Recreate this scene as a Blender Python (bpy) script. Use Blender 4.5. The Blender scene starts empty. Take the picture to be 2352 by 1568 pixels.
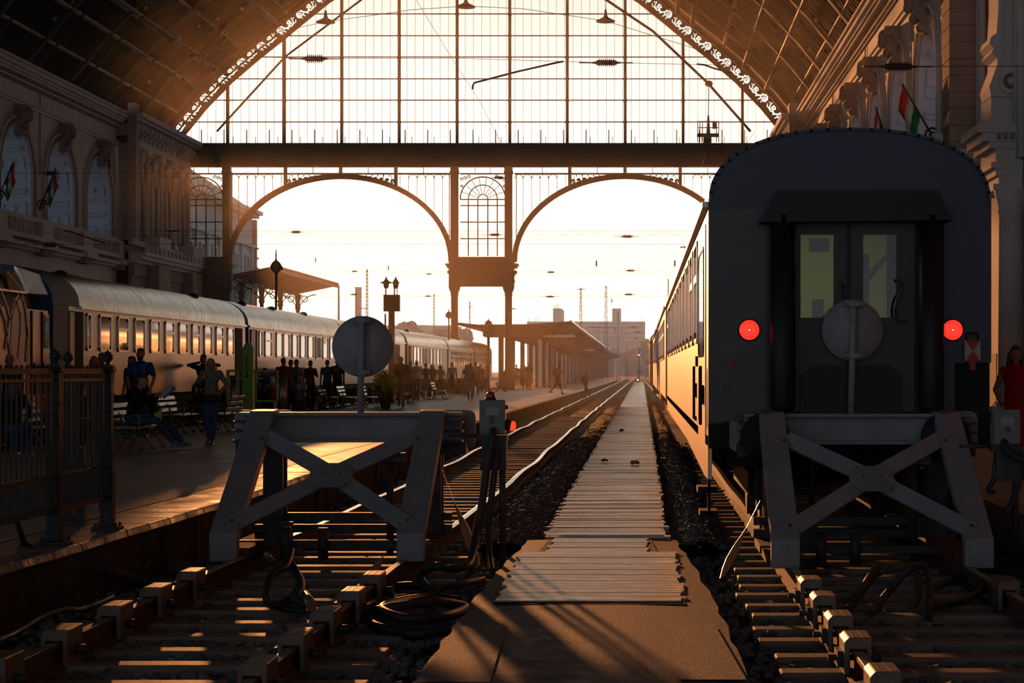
import bpy, math, random
from mathutils import Vector, Matrix, Quaternion
from math import sin, cos, pi, radians, sqrt, atan2
sc = bpy.context.scene
col = sc.collection
random.seed(7)

# ---------------------------------------------------------------- camera, sky, sun, exposure
F, VX, VY, H = 4500.0, 1474.0, 849.0, 1.71      # focal length and vanishing point in pixels, eye height above the rails
cd = bpy.data.cameras.new('camera')
cam = bpy.data.objects.new('camera', cd); col.objects.link(cam); sc.camera = cam
cam.location = (0, 0, H); cam.rotation_euler = (pi / 2, 0, 0)
cd.sensor_width = 36; cd.lens = F / 2352 * 36
cd.shift_x = -(VX - 1176) / 2352; cd.shift_y = (VY - 784) / 2352
cd.clip_start = 0.1; cd.clip_end = 6000
cd.dof.use_dof = True; cd.dof.focus_distance = 19; cd.dof.aperture_fstop = 11

SUN_AZ, SUN_EL = radians(-11.5), radians(5.6)
sun_dir = Vector((sin(SUN_AZ) * cos(SUN_EL), cos(SUN_AZ) * cos(SUN_EL), sin(SUN_EL)))
ld = bpy.data.lights.new('sun', 'SUN'); ld.energy = 5.5; ld.color = (1.0, 0.42, 0.15); ld.angle = radians(1.0)
lo = bpy.data.objects.new('sun', ld); col.objects.link(lo)
lo.rotation_euler = (-sun_dir).to_track_quat('-Z', 'Y').to_euler()

w = bpy.data.worlds.new('sky'); sc.world = w; w.use_nodes = True
nt = w.node_tree; nt.nodes.clear()
def wn(t, **k):
    n = nt.nodes.new(t)
    for a, b in k.items(): setattr(n, a, b)
    return n
tc = wn('ShaderNodeTexCoord')
dot = wn('ShaderNodeVectorMath', operation='DOT_PRODUCT'); dot.inputs[1].default_value = sun_dir
nt.links.new(tc.outputs['Generated'], dot.inputs[0])
sp = wn('ShaderNodeSeparateXYZ'); nt.links.new(tc.outputs['Generated'], sp.inputs[0])
def ramp(src, lo_, hi_, stops):
    r_ = wn('ShaderNodeValToRGB'); m_ = wn('ShaderNodeMapRange'); m_.inputs[1].default_value = lo_; m_.inputs[2].default_value = hi_
    nt.links.new(src, m_.inputs[0]); nt.links.new(m_.outputs[0], r_.inputs[0])
    el = r_.color_ramp.elements; el[0].position, el[0].color = stops[0][0], (*stops[0][1], 1); el[1].position, el[1].color = stops[-1][0], (*stops[-1][1], 1)
    for p, c in stops[1:-1]: el.new(p).color = (*c, 1)
    return r_
# eastern sky dim blue grey, western sky pale gold round the sun
az = ramp(dot.outputs['Value'], -1, 1, ((0, (.30, .32, .36)), (.5, (.14, .155, .185)), (.80, (.22, .24, .26)), (.92, (.55, .56, .56)), (1.0, (.85, .84, .80))))
# brighter low down, paler grey overhead
elv = ramp(sp.outputs['Z'], -.02, .4, ((0, (1, .98, .95)), (.25, (.62, .61, .59)), (.5, (.33, .34, .33)), (1, (.26, .28, .30))))
mxx = wn('ShaderNodeMix', data_type='RGBA', blend_type='MULTIPLY'); mxx.inputs[0].default_value = 1
nt.links.new(az.outputs[0], mxx.inputs[6]); nt.links.new(elv.outputs[0], mxx.inputs[7])
bg = wn('ShaderNodeBackground'); bg.inputs[1].default_value = 3.1
ow = wn('ShaderNodeOutputWorld')
nt.links.new(mxx.outputs[2], bg.inputs[0]); nt.links.new(bg.outputs[0], ow.inputs[0])

sc.view_settings.view_transform = 'Standard'; sc.view_settings.look = 'None'
sc.view_settings.gamma = 1.0; sc.view_settings.use_curve_mapping = False
sc.view_settings.exposure = 0.22
cy = sc.cycles
cy.max_bounces = 5; cy.diffuse_bounces = 3; cy.glossy_bounces = 3; cy.transmission_bounces = 4; cy.transparent_max_bounces = 8
cy.volume_bounces = 0; cy.caustics_reflective = False; cy.caustics_refractive = False
cy.sample_clamp_indirect = 3.0; cy.use_denoising = True
cy.use_adaptive_sampling = True; cy.adaptive_threshold = 0.03

# ---------------------------------------------------------------- helpers
def P(px, py, Y):
    return Vector(((px - VX) / F * Y, Y, H - (py - VY) / F * Y))
def G(px, py, z=0.0):
    Y = F * (H - z) / (py - VY)
    return Vector(((px - VX) / F * Y, Y, z))
def XZ(px, x):          # distance at which a thing standing at x shows at column px
    return x * F / (px - VX)

MATS = {}
def mat(name, c, rough=0.6, metal=0.0, noise=0.0, scale=8.0, bump=0.0, c2=None, spec=None, emit=None, es=1.0, trans=0.0, alpha=1.0, stretch=None, coat=0.0, bscale=None, nrough=0.0):
    if name in MATS: return MATS[name]
    if spec is None: spec = .5 if rough < .5 else (.3 if rough < .7 else .12)
    m = bpy.data.materials.new(name); m.use_nodes = True; t = m.node_tree
    b = t.nodes['Principled BSDF']
    b.inputs['Base Color'].default_value = (*c, 1); b.inputs['Roughness'].default_value = rough
    b.inputs['Metallic'].default_value = metal; b.inputs['Specular IOR Level'].default_value = spec
    if coat: b.inputs['Coat Weight'].default_value = coat
    if trans: b.inputs['Transmission Weight'].default_value = trans
    if alpha < 1: b.inputs['Alpha'].default_value = alpha
    if emit: b.inputs['Emission Color'].default_value = (*emit, 1); b.inputs['Emission Strength'].default_value = es
    if noise or bump or nrough:
        g = t.nodes.new('ShaderNodeTexCoord'); n = t.nodes.new('ShaderNodeTexNoise')
        n.inputs['Scale'].default_value = scale; n.inputs['Detail'].default_value = 6; n.inputs['Roughness'].default_value = 0.6
        src = g.outputs['Object']
        if stretch:
            mp = t.nodes.new('ShaderNodeMapping'); mp.inputs['Scale'].default_value = stretch
            t.links.new(src, mp.inputs[0]); src = mp.outputs[0]
        t.links.new(src, n.inputs['Vector'])
        if noise:
            r = t.nodes.new('ShaderNodeValToRGB')
            d = c2 if c2 else tuple(max(0, v * (1 - noise)) for v in c)
            u = c if c2 else tuple(min(1, v * (1 + noise)) for v in c)
            r.color_ramp.elements[0].position = 0.32; r.color_ramp.elements[0].color = (*d, 1)
            r.color_ramp.elements[1].position = 0.68; r.color_ramp.elements[1].color = (*u, 1)
            t.links.new(n.outputs['Fac'], r.inputs[0]); t.links.new(r.outputs[0], b.inputs['Base Color'])
        if nrough:
            q = t.nodes.new('ShaderNodeMapRange'); q.inputs[3].default_value = max(0.03, rough - nrough); q.inputs[4].default_value = min(1, rough + nrough)
            q.inputs[1].default_value = 0.3; q.inputs[2].default_value = 0.7
            t.links.new(n.outputs['Fac'], q.inputs[0]); t.links.new(q.outputs[0], b.inputs['Roughness'])
        if bump:
            bp = t.nodes.new('ShaderNodeBump'); bp.inputs['Strength'].default_value = bump; bp.inputs['Distance'].default_value = 0.02
            src2 = n.outputs['Fac']
            if bscale:
                n2 = t.nodes.new('ShaderNodeTexNoise'); n2.inputs['Scale'].default_value = bscale; n2.inputs['Detail'].default_value = 4
                t.links.new(src, n2.inputs['Vector']); src2 = n2.outputs['Fac']
            t.links.new(src2, bp.inputs['Height']); t.links.new(bp.outputs[0], b.inputs['Normal'])
    MATS[name] = m
    return m

class MB:
    """collects shapes and links them as one mesh object"""
    def __init__(s): s.v = []; s.f = []; s.mi = []; s.cur = 0; s.sm = []; s.smooth = False
    def add(s, vs, fs, smooth=None):
        o = len(s.v); s.v += [tuple(v) for v in vs]
        for f in fs:
            s.f.append([i + o for i in f]); s.mi.append(s.cur); s.sm.append(s.smooth if smooth is None else smooth)
    def hexa(s, a):   # 8 corners: bottom 4 ccw, top 4 ccw
        s.add(a, [(3, 2, 1, 0), (4, 5, 6, 7), (0, 1, 5, 4), (1, 2, 6, 5), (2, 3, 7, 6), (3, 0, 4, 7)], False)
    def box(s, x0, x1, y0, y1, z0, z1):
        s.hexa([(x0, y0, z0), (x1, y0, z0), (x1, y1, z0), (x0, y1, z0), (x0, y0, z1), (x1, y0, z1), (x1, y1, z1), (x0, y1, z1)])
    def boxc(s, c, d, rot=None):
        x, y, z = d[0] / 2, d[1] / 2, d[2] / 2
        vs = [Vector(q) for q in ((-x, -y, -z), (x, -y, -z), (x, y, -z), (-x, y, -z), (-x, -y, z), (x, -y, z), (x, y, z), (-x, y, z))]
        if rot is not None: vs = [rot @ v for v in vs]
        s.hexa([v + Vector(c) for v in vs])
    def beam(s, p0, p1, w, h, up=(0, 0, 1), ext=0.0):
        p0 = Vector(p0); p1 = Vector(p1); d = (p1 - p0)
        if d.length < 1e-6: return
        d.normalize(); p0 = p0 - d * ext; p1 = p1 + d * ext
        u = Vector(up); r = d.cross(u)
        if r.length < 1e-4: u = Vector((0, 1, 0)); r = d.cross(u)
        r.normalize(); u = r.cross(d).normalized(); r *= w / 2; u *= h / 2
        s.hexa([p0 - r - u, p0 + r - u, p1 + r - u, p1 - r - u, p0 - r + u, p0 + r + u, p1 + r + u, p1 - r + u])
    def frames(s, pts):
        pts = [Vector(p) for p in pts]; n = len(pts); out = []; prev = None
        for i in range(n):
            d = (pts[min(i + 1, n - 1)] - pts[max(i - 1, 0)])
            if d.length < 1e-9: d = Vector((0, 0, 1))
            d.normalize()
            if prev is None:
                r = d.cross(Vector((0, 0, 1)))
                if r.length < 0.05: r = d.cross(Vector((0, 1, 0)))
                r.normalize()
            else:
                r = prev - d * prev.dot(d)
                if r.length < 1e-6: r = d.cross(Vector((0, 0, 1)))
                r.normalize()
            prev = r; out.append((pts[i], r, r.cross(d).normalized()))
        return out
    def tube(s, pts, rad, n=8, cap=True, smooth=True):
        k = len(pts); rs = rad if isinstance(rad, (list, tuple)) else [rad] * k
        vs = []; fs = []
        for (p, r, u), q in zip(s.frames(pts), rs):
            qa, qb = q if isinstance(q, (list, tuple)) else (q, q)
            for j in range(n):
                a = 2 * pi * j / n
                vs.append(p + r * cos(a) * qa + u * sin(a) * qb)
        for i in range(k - 1):
            for j in range(n):
                a = i * n + j; b = i * n + (j + 1) % n
                fs.append((a, b, b + n, a + n))
        s.add(vs, fs, smooth)
        if cap:
            o = len(s.v) - len(vs)
            s.f.append([o + j for j in range(n)][::-1]); s.mi.append(s.cur); s.sm.append(False)
            s.f.append([o + (k - 1) * n + j for j in range(n)]); s.mi.append(s.cur); s.sm.append(False)
    def cyl(s, p0, p1, r0, r1=None, n=12, smooth=True):
        s.tube([p0, p1], [r0, r0 if r1 is None else r1], n, True, smooth)
    def lathe(s, prof, c=(0, 0, 0), n=16, axis='z', smooth=True, sq=False):
        vs = []; fs = []; c = Vector(c)
        for (r, h) in prof:
            for j in range(n):
                a = 2 * pi * (j + (0.5 if sq else 0)) / n
                x, y = r * cos(a), r * sin(a)
                if axis == 'z': v = Vector((x, y, h))
                elif axis == 'y': v = Vector((x, h, y))
                else: v = Vector((h, x, y))
                vs.append(c + v)
        k = len(prof)
        for i in range(k - 1):
            for j in range(n):
                a = i * n + j; b = i * n + (j + 1) % n
                fs.append((a, b, b + n, a + n))
        s.add(vs, fs, smooth)
        o = len(s.v) - len(vs)
        if prof[0][0] > 1e-4: s.f.append([o + j for j in range(n)][::-1]); s.mi.append(s.cur); s.sm.append(False)
        if prof[-1][0] > 1e-4: s.f.append([o + (k - 1) * n + j for j in range(n)]); s.mi.append(s.cur); s.sm.append(False)
    def ball(s, c, r, n=10, m=6, rot=None):
        c = Vector(c); rx, ry, rz = r if isinstance(r, (list, tuple)) else (r, r, r)
        vs = []; fs = []
        for i in range(m + 1):
            t = pi * i / m
            for j in range(n):
                a = 2 * pi * j / n
                v = Vector((rx * sin(t) * cos(a), ry * sin(t) * sin(a), -rz * cos(t)))
                if rot is not None: v = rot @ v
                vs.append(c + v)
        for i in range(m):
            for j in range(n):
                a = i * n + j; b = i * n + (j + 1) % n
                fs.append((a, b, b + n, a + n))
        s.add(vs, fs, True)
    def prism(s, poly, d0, d1, plane='xz', smooth=False):
        """closed 2-D outline extruded: plane xz along y, yz along x, xy along z"""
        def q(a, b, d):
            return (a, d, b) if plane == 'xz' else ((d, a, b) if plane == 'yz' else (a, b, d))
        n = len(poly)
        vs = [q(a, b, d0) for a, b in poly] + [q(a, b, d1) for a, b in poly]
        fs = [list(range(n))[::-1], [n + i for i in range(n)]]
        s.add(vs, fs, False)
        o = len(s.v) - 2 * n
        for i in range(n):
            j = (i + 1) % n
            s.f.append([o + i, o + j, o + n + j, o + n + i]); s.mi.append(s.cur); s.sm.append(smooth)
    def strip(s, pa, pb, thick=None):
        n = len(pa)
        s.add(list(pa) + list(pb), [(i, i + 1, n + i + 1, n + i) for i in range(n - 1)])
    def profile(s, prof, path, smooth=False):
        """2-D profile (list of points as offset vectors) swept by translation along path points"""
        k = len(prof); vs = []
        for p in path:
            for q in prof: vs.append(Vector(p) + Vector(q))
        fs = []
        for i in range(len(path) - 1):
            for j in range(k):
                a = i * k + j; b = i * k + (j + 1) % k
                fs.append((a, b, b + k, a + k))
        s.add(vs, fs, smooth)
        o = len(s.v) - len(vs)
        s.f.append([o + j for j in range(k)][::-1]); s.mi.append(s.cur); s.sm.append(False)
        s.f.append([o + (len(path) - 1) * k + j for j in range(k)]); s.mi.append(s.cur); s.sm.append(False)
    def build(s, name, m, parent=None, bevel=0.0, fix=True, remesh=0.0, loc=None, sub=0, smoothit=0):
        me = bpy.data.meshes.new(name)
        me.from_pydata(s.v, [], s.f)
        me.polygons.foreach_set('use_smooth', s.sm)
        ms = m if isinstance(m, (list, tuple)) else [m]
        for x in ms: me.materials.append(x)
        if len(ms) > 1: me.polygons.foreach_set('material_index', s.mi)
        me.update()
        if fix and len(s.f) < 60000:
            import bmesh
            b = bmesh.new(); b.from_mesh(me); bmesh.ops.recalc_face_normals(b, faces=b.faces); b.to_mesh(me); b.free()
        o = bpy.data.objects.new(name, me); col.objects.link(o)
        if parent is not None: o.parent = parent
        if loc is not None: o.location = loc
        if bevel:
            bv = o.modifiers.new('bevel', 'BEVEL'); bv.width = bevel; bv.segments = 2; bv.limit_method = 'ANGLE'; bv.angle_limit = radians(40)
        if remesh:
            r = o.modifiers.new('remesh', 'REMESH'); r.mode = 'VOXEL'; r.voxel_size = remesh; r.use_smooth_shade = True
            q = o.modifiers.new('smooth', 'SMOOTH'); q.factor = 0.5; q.iterations = smoothit or 2
        return o

def tag(o, label=None, cat=None, group=None, kind=None):
    if label: o['label'] = label
    if cat: o['category'] = cat
    if group: o['group'] = group
    if kind: o['kind'] = kind
    return o
def thing(name, label, cat, loc=(0, 0, 0), rz=0.0, group=None, kind=None):
    o = bpy.data.objects.new(name, None); col.objects.link(o); o.empty_display_size = 0.2
    o.location = loc; o.rotation_euler = (0, 0, rz)
    return tag(o, label, cat, group, kind)
def struct(name, parent=None):
    o = bpy.data.objects.new(name, None); col.objects.link(o); o['kind'] = 'structure'
    return o
def S(o):
    o['kind'] = 'structure'; return o
def dup(o, parent=None):
    c = o.copy(); col.objects.link(c)
    if parent is not None: c.parent = parent
    for ch in list(o.children): dup(ch, c)
    return c
def copy_thing(root, loc, rz=0.0, label=None, group=None):
    c = dup(root); c.location = loc; c.rotation_euler = (0, 0, rz)
    if label: c['label'] = label
    if group: c['group'] = group
    return c
def lerp(a, b, t): return a + (b - a) * t
def interp(tab, y):
    if y <= tab[0][0]: return tab[0][1]
    for (a, u), (b, v) in zip(tab, tab[1:]):
        if y <= b: return lerp(u, v, (y - a) / (b - a))
    return tab[-1][1]

# ---------------------------------------------------------------- materials
M = {}
M['ballast'] = mat('ballast_dirt', (0.045, 0.042, 0.038), 0.95, noise=0.5, scale=9, bump=0.8, bscale=45)
M['stone'] = mat('ballast_stone', (0.13, 0.135, 0.145), 0.85, noise=0.4, scale=3)
M['paving'] = mat('platform_paving', (0.27, 0.245, 0.22), 0.5, spec=0.4, noise=0.22, scale=1.3, bump=0.3, bscale=30, nrough=0.12)
M['kerb'] = mat('kerb_stone', (0.15, 0.135, 0.12), 0.5, noise=0.35, scale=2.5, bump=0.6, bscale=14, nrough=0.15)
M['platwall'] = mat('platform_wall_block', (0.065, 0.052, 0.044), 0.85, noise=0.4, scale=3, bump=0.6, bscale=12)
M['conc'] = mat('concrete_slab', (0.12, 0.118, 0.125), 0.7, noise=0.25, scale=5, bump=0.3, bscale=40, nrough=0.15)
M['plank'] = mat('weathered_plank', (0.38, 0.245, 0.115), 0.33, spec=0.5, noise=0.4, scale=5, bump=0.5, stretch=(0.4, 6, 6), nrough=0.18)
M['sleeper'] = mat('sleeper_wood', (0.19, 0.15, 0.12), 0.6, noise=0.35, scale=5, bump=0.4, stretch=(0.5, 6, 6))
M['railtop'] = mat('polished_rail', (0.55, 0.50, 0.45), 0.22, metal=1.0)
M['railside'] = mat('rusty_rail', (0.10, 0.062, 0.042), 0.75, noise=0.4, scale=12, bump=0.3)
M['railold'] = mat('dull_rail_head', (0.34, 0.29, 0.25), 0.34, metal=0.7, noise=0.3, scale=10)
M['stoppaint'] = mat('grey_stop_paint', (0.20, 0.21, 0.235), 0.55, noise=0.12, scale=4, bump=0.15, bscale=60)
M['darksteel'] = mat('dark_steel', (0.045, 0.045, 0.048), 0.55, metal=0.3, noise=0.3, scale=8)
M['rubber'] = mat('black_rubber', (0.028, 0.029, 0.032), 0.5, noise=0.2, scale=20)
M['bolt'] = mat('rusty_bolt', (0.07, 0.05, 0.04), 0.6, metal=0.5)
M['disc'] = mat('zinc_sign_back', (0.23, 0.23, 0.26), 0.6, metal=0.0, noise=0.15, scale=9)
M['fence'] = mat('fence_paint', (0.020, 0.023, 0.024), 0.65, noise=0.15, scale=10)
M['iron'] = mat('bench_cast_iron', (0.07, 0.085, 0.08), 0.5, metal=0.3, noise=0.2, scale=20)
M['slat'] = mat('bench_slat_wood', (0.25, 0.18, 0.11), 0.25, noise=0.25, scale=6, stretch=(1, 8, 8))
M['facade'] = mat('girder_paint', (0.085, 0.055, 0.036), 0.6, noise=0.15, scale=0.5)
M['facadelight'] = mat('glazing_bar_paint', (0.20, 0.12, 0.07), 0.5)
M['glass'] = None
M['wall'] = mat('hall_plaster', (0.55, 0.52, 0.50), 0.85, noise=0.10, scale=0.6)
M['wallpink'] = mat('hall_pink_stone', (0.33, 0.24, 0.20), 0.85, noise=0.15, scale=0.7)
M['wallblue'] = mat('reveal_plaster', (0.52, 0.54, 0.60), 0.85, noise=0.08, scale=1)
M['walldark'] = mat('dark_moulding_stone', (0.22, 0.19, 0.17), 0.85, noise=0.15, scale=1)  # darker stone of some bands, the keystones and the base blocks
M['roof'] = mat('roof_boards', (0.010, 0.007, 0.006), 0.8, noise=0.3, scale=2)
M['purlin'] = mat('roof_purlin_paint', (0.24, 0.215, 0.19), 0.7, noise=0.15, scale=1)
M['rib'] = mat('roof_rib_iron', (0.022, 0.023, 0.022), 0.75)
# ---------------------------------------------------------------- glass and haze
def glass_mat(name, c, a, rough=0.05, tr=0.0):
    m = bpy.data.materials.new(name); m.use_nodes = True; t = m.node_tree; t.nodes.clear()
    o = t.nodes.new('ShaderNodeOutputMaterial'); mx = t.nodes.new('ShaderNodeMixShader'); mx.inputs[0].default_value = a
    tb = t.nodes.new('ShaderNodeBsdfTransparent'); tb.inputs[0].default_value = (*c, 1)
    if tr:
        gb = t.nodes.new('ShaderNodeBsdfTranslucent'); gb.inputs[0].default_value = (*c, 1)
    else:
        gb = t.nodes.new('ShaderNodeBsdfGlossy'); gb.inputs[0].default_value = (0.8, 0.8, 0.8, 1); gb.inputs[1].default_value = rough
    t.links.new(tb.outputs[0], mx.inputs[1]); t.links.new(gb.outputs[0], mx.inputs[2]); t.links.new(mx.outputs[0], o.inputs[0])
    return m
M['pane'] = glass_mat('clear_pane', (0.97, 0.97, 0.96), 0.03)
M['frost'] = glass_mat('sunlit_open_scroll', (1.0, 0.95, 0.88), 0.55, tr=1)
M['dimpane'] = glass_mat('pale_dusty_pane', (0.75, 0.86, 0.95), 0.5, tr=1)
XC = (1111 - VX) / F * 138; YF = 138.0
def Q(px, py, y=YF): return P(px, py, y)
WL, WR = -32.5, 10.35

# ---------------------------------------------------------------- ground, platforms
g = MB()
ys = [4, 8, 12, 16, 20, 26, 34, 50, 80, 140, 300, 600, 1500]
g.add([(-60, -20, -0.235), (60, -20, -0.235), (700, 1500, -0.235), (-700, 1500, -0.235)], [(0, 1, 2, 3)])
S(g.build('ground', M['ballast']))
EDGE = [(3, -4.72), (14, -4.62), (20.5, -4.48), (35, -4.52), (70, -4.6), (123, -4.25), (283, -3.4)]
KW = 0.62
yy = [2 + i * 0.7 for i in range(50)] + [37 + i * 4 for i in range(62)]
top = MB(); kb = MB(); fw = MB(); ln = MB()
def ex(y): return interp(EDGE, y) + 0.012 * sin(y * 2.1) + 0.01 * sin(y * 0.9)
PZ = 0.29
for a, b in zip(yy, yy[1:]):
    top.add([(-11.7, a, PZ), (ex(a) - KW, a, PZ), (ex(b) - KW, b, PZ), (-11.7, b, PZ)], [(0, 1, 2, 3)])
    kb.hexa([(ex(a) - KW, a, PZ - .07), (ex(a), a, PZ - .07), (ex(b) - .0, b - .012, PZ - .07), (ex(b) - KW, b - .012, PZ - .07),
             (ex(a) - KW, a, PZ + .004), (ex(a) - .02, a, PZ + .004), (ex(b) - .02, b - .012, PZ + .004), (ex(b) - KW, b - .012, PZ + .004)])
    d = 0.09 * sin(a * 0.35) * 0.5
    ln.add([(ex(a) - KW - .22, a, PZ + .006), (ex(a) - KW - .07, a, PZ + .006), (ex(b) - KW - .07, b, PZ + .006), (ex(b) - KW - .22, b, PZ + .006)], [(0, 1, 2, 3)])
yb = [2 + i * 0.62 for i in range(455)]
for i, (a, b) in enumerate(zip(yb, yb[1:])):
    j = 0.012 * ((i * 7) % 5 - 2)
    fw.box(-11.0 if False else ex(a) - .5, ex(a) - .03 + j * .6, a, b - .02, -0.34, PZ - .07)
top.box(-11.7, -11.4, 2, 285, -0.34, PZ)
top.box(-11.7, -3.6, 284.6, 285, -0.34, PZ)
# fine dark joints of the asphalt
S(top.build('floor_platform', M['paving']))
S(kb.build('kerb_edge', M['kerb'], bevel=0.015))
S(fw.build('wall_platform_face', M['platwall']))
M['paint'] = mat('worn_pale_line', (0.30, 0.32, 0.34), 0.6, noise=0.5, scale=3, c2=(0.17, 0.165, 0.16))
S(ln.build('painted_line', M['paint']))
b = MB(); b.box(3.85, 10.2, 4, 285, -0.34, PZ); S(b.build('floor_platform_right', M['paving']))
b = MB(); b.box(3.72, 3.95, 4, 285, -0.30, PZ + .01); S(b.build('kerb_right', M['kerb']))
b = MB(); b.box(-32.0, -15.9, 20, 136, -0.34, PZ); S(b.build('floor_platform_far_left', M['paving']))

# ---------------------------------------------------------------- hall side walls
def arch_pts(cy, z0, zs, hw, n=14, rise=None):
    r = rise or hw
    return [(cy - hw, z0)] + [(cy - hw * cos(pi * i / n), zs + r * sin(pi * i / n)) for i in range(n + 1)] + [(cy + hw, z0)]
BAYS = [70.9 + 7.72 * k for k in range(-6, 7)]
def side_wall(sgn, xw, name):
    """sgn=-1 left wall (room on its +x side), +1 right wall"""
    inn = -sgn
    root = struct(name)
    pl = MB(); rev = MB(); mo = MB(); dk = MB(); gl = MB(); bars = MB(); cof = MB()
    Z0, ZS, HW, ZT, RZ = 9.8, 11.75, 2.55, 15.55, 2.55
    def X(d): return xw + inn * d         # d metres into the hall
    for cy_ in BAYS:
        if sgn > 0 and cy_ < 66: continue
        a, b_ = cy_ - 3.86, cy_ + 3.86
        ap = arch_pts(cy_, Z0, ZS, HW)
        vs = [(X(0), y, z) for y, z in ap]; n = len(ap)
        out = []
        for y, z in ap:
            t = (y - a) / (b_ - a)
            out.append((X(0), y, ZT))
        out[0] = (X(0), a, Z0); out[-1] = (X(0), b_, Z0); out[1] = (X(0), a, ZS); out[-2] = (X(0), b_, ZS)
        o2 = [(X(0), a, Z0), (X(0), a, ZS)]
        for i in range(2, n - 2):
            o2.append((X(0), lerp(a, b_, (i - 1) / (n - 3)), ZT))
        o2 += [(X(0), b_, ZS), (X(0), b_, Z0)]
        pl.add(vs + o2, [(i, i + 1, n + i + 1, n + i) for i in range(n - 1)])
        pl.add([(X(0), a, ZS), (X(0), a, ZT), o2[2]], [(0, 1, 2)]); pl.add([(X(0), b_, ZS), (X(0), b_, ZT), o2[-3]], [(0, 1, 2)])
        # reveal
        D = -1.9
        rev.add([(X(0), y, z) for y, z in ap] + [(X(D), y, z) for y, z in ap], [(i, i + 1, n + i + 1, n + i) for i in range(n - 1)])
        rev.add([(X(0), cy_ - HW, Z0), (X(0), cy_ + HW, Z0), (X(D), cy_ + HW, Z0), (X(D), cy_ - HW, Z0)], [(0, 1, 2, 3)])
        gl.add([(X(D), y, z) for y, z in ap], [list(range(n))])
        for q in (-1.2, 0, 1.2): bars.box(min(X(D), X(D + .1)), max(X(D), X(D + .1)), cy_ + q - .04, cy_ + q + .04, Z0, ZS + 2.1)
        for z in (10.9, 12.0, 13.2): bars.box(min(X(D), X(D + .1)), max(X(D), X(D + .1)), cy_ - HW + .1, cy_ + HW - .1, z - .04, z + .04)
        # coffers: on the jambs and up the soffit
        for side in (-1, 1):
            for k in range(3):
                zc = 10.25 + k * 0.98
                y = cy_ + side * (HW - .03)
                h = .62 if k % 2 == 0 else .22
                for (ux, uz, vx_, vz_) in ((-.6, -h / 2, .6, -h / 2), (-.6, h / 2, .6, h / 2), (-.6, -h / 2, -.6, h / 2), (.6, -h / 2, .6, h / 2)):
                    cof.beam((X(-.95 + ux), y, zc + uz), (X(-.95 + vx_), y, zc + vz_), .09, .16, up=(1, 0, 0), ext=.03)
                if k % 2 == 0: cof.ball((X(-.95), y, zc), (.17, .08, .17), 8, 5)
            for k in range(1, 4):
                t = pi * k / 8 * .95
                y = cy_ + side * (HW - .04) * cos(t); z = ZS + (HW - .04) * sin(t)
                tv = Vector((0, side * sin(t), -cos(t)))
                h = .6 if k % 2 else .2
                c0 = Vector((X(-.95), y, z)); ax = Vector((1, 0, 0))
                for s1 in (-1, 1):
                    cof.beam(c0 + tv * h / 2 * s1 - ax * .6, c0 + tv * h / 2 * s1 + ax * .6, .10, .16)
                    cof.beam(c0 + ax * .6 * s1 - tv * h / 2, c0 + ax * .6 * s1 + tv * h / 2, .10, .16)
                if k % 2: cof.ball(c0, .15, 8, 5)
        # archivolt mouldings
        for (off, r_, dd) in ((0.12, .08, .08), (0.34, .06, .14), (0.56, .11, .16), (.82, .05, .08)):
            ap2 = arch_pts(cy_, Z0, ZS, HW + off, 18)
            (mo if off != .34 else dk).tube([(X(dd * .4), y, z) for y, z in ap2], [(r_, r_)] * len(ap2), 6)
        # consoles between the arches low down
        # keystone: a carved scroll console with a bust
        zk = ZS + HW
        prof = [(0.0, zk + 1.15), (.62, zk + 1.15), (.70, zk + .95), (.60, zk + .62), (.66, zk + .42), (.50, zk + .18), (.34, zk - .02), (.30, zk - .25), (.16, zk - .42), (0.0, zk - .45)]
        k_ = MB()
        k_.prism([(X(d), z) for d, z in prof], cy_ - .36, cy_ + .36, 'xz')
        k_.ball((X(.62), cy_, zk + .72), (.26, .30, .34), 10, 8)
        k_.ball((X(.70), cy_, zk + .50), (.20, .22, .22), 8, 6)
        k_.ball((X(.50), cy_, zk + .10), (.20, .30, .22), 8, 6)
        k_.ball((X(.45), cy_ - .34, zk + .62), .2, 8, 6); k_.ball((X(.45), cy_ + .34, zk + .62), .2, 8, 6)
        k_.cyl((X(.30), cy_ - .42, zk - .22), (X(.30), cy_ + .42, zk - .22), .14)
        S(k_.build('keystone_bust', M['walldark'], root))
        # little balustrade and sill
        mo.box(min(X(0), X(.35)), max(X(0), X(.35)), a, b_, Z0 - .28, Z0)
        mo.box(min(X(0), X(.5)), max(X(0), X(.5)), cy_ + 2.95, cy_ + 4.75, Z0 - 1.3, Z0 - .15)
        mo.box(min(X(0), X(.75)), max(X(0), X(.75)), cy_ + 2.8, cy_ + 4.9, Z0 - 1.65, Z0 - 1.3)
        dk.box(min(X(0), X(.55)), max(X(0), X(.55)), cy_ + 2.95, cy_ + 4.75, Z0 - 1.95, Z0 - 1.65)
        for q in range(-5, 6):
            mo.box(min(X(.1), X(.3)), max(X(.1), X(.3)), cy_ + q * .45 - .08, cy_ + q * .45 + .08, Z0 - 1.0, Z0 - .28)
        mo.box(min(X(0), X(.55)), max(X(0), X(.55)), a, b_, Z0 - 1.25, Z0 - 1.0)
        # downpipe of the frieze
        if int(round((cy_ - 70.9) / 7.72)) % 2: dk.cyl((X(.06), a, ZT + 1.2), (X(.06), a, ZS + .5), .03)
    y0, y1 = (67.0 if sgn > 0 else 20.0), 121.2
    # lower stage
    pl.add([(X(0), y0, 0), (X(0), y1, 0), (X(0), y1, Z0), (X(0), y0, Z0)], [(0, 1, 2, 3)])
    # frieze and stepped cornice
    pl.add([(X(0), y0, ZT), (X(0), y1, ZT), (X(0), y1, 17.6), (X(0), y0, 17.6)], [(0, 1, 2, 3)])
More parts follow.
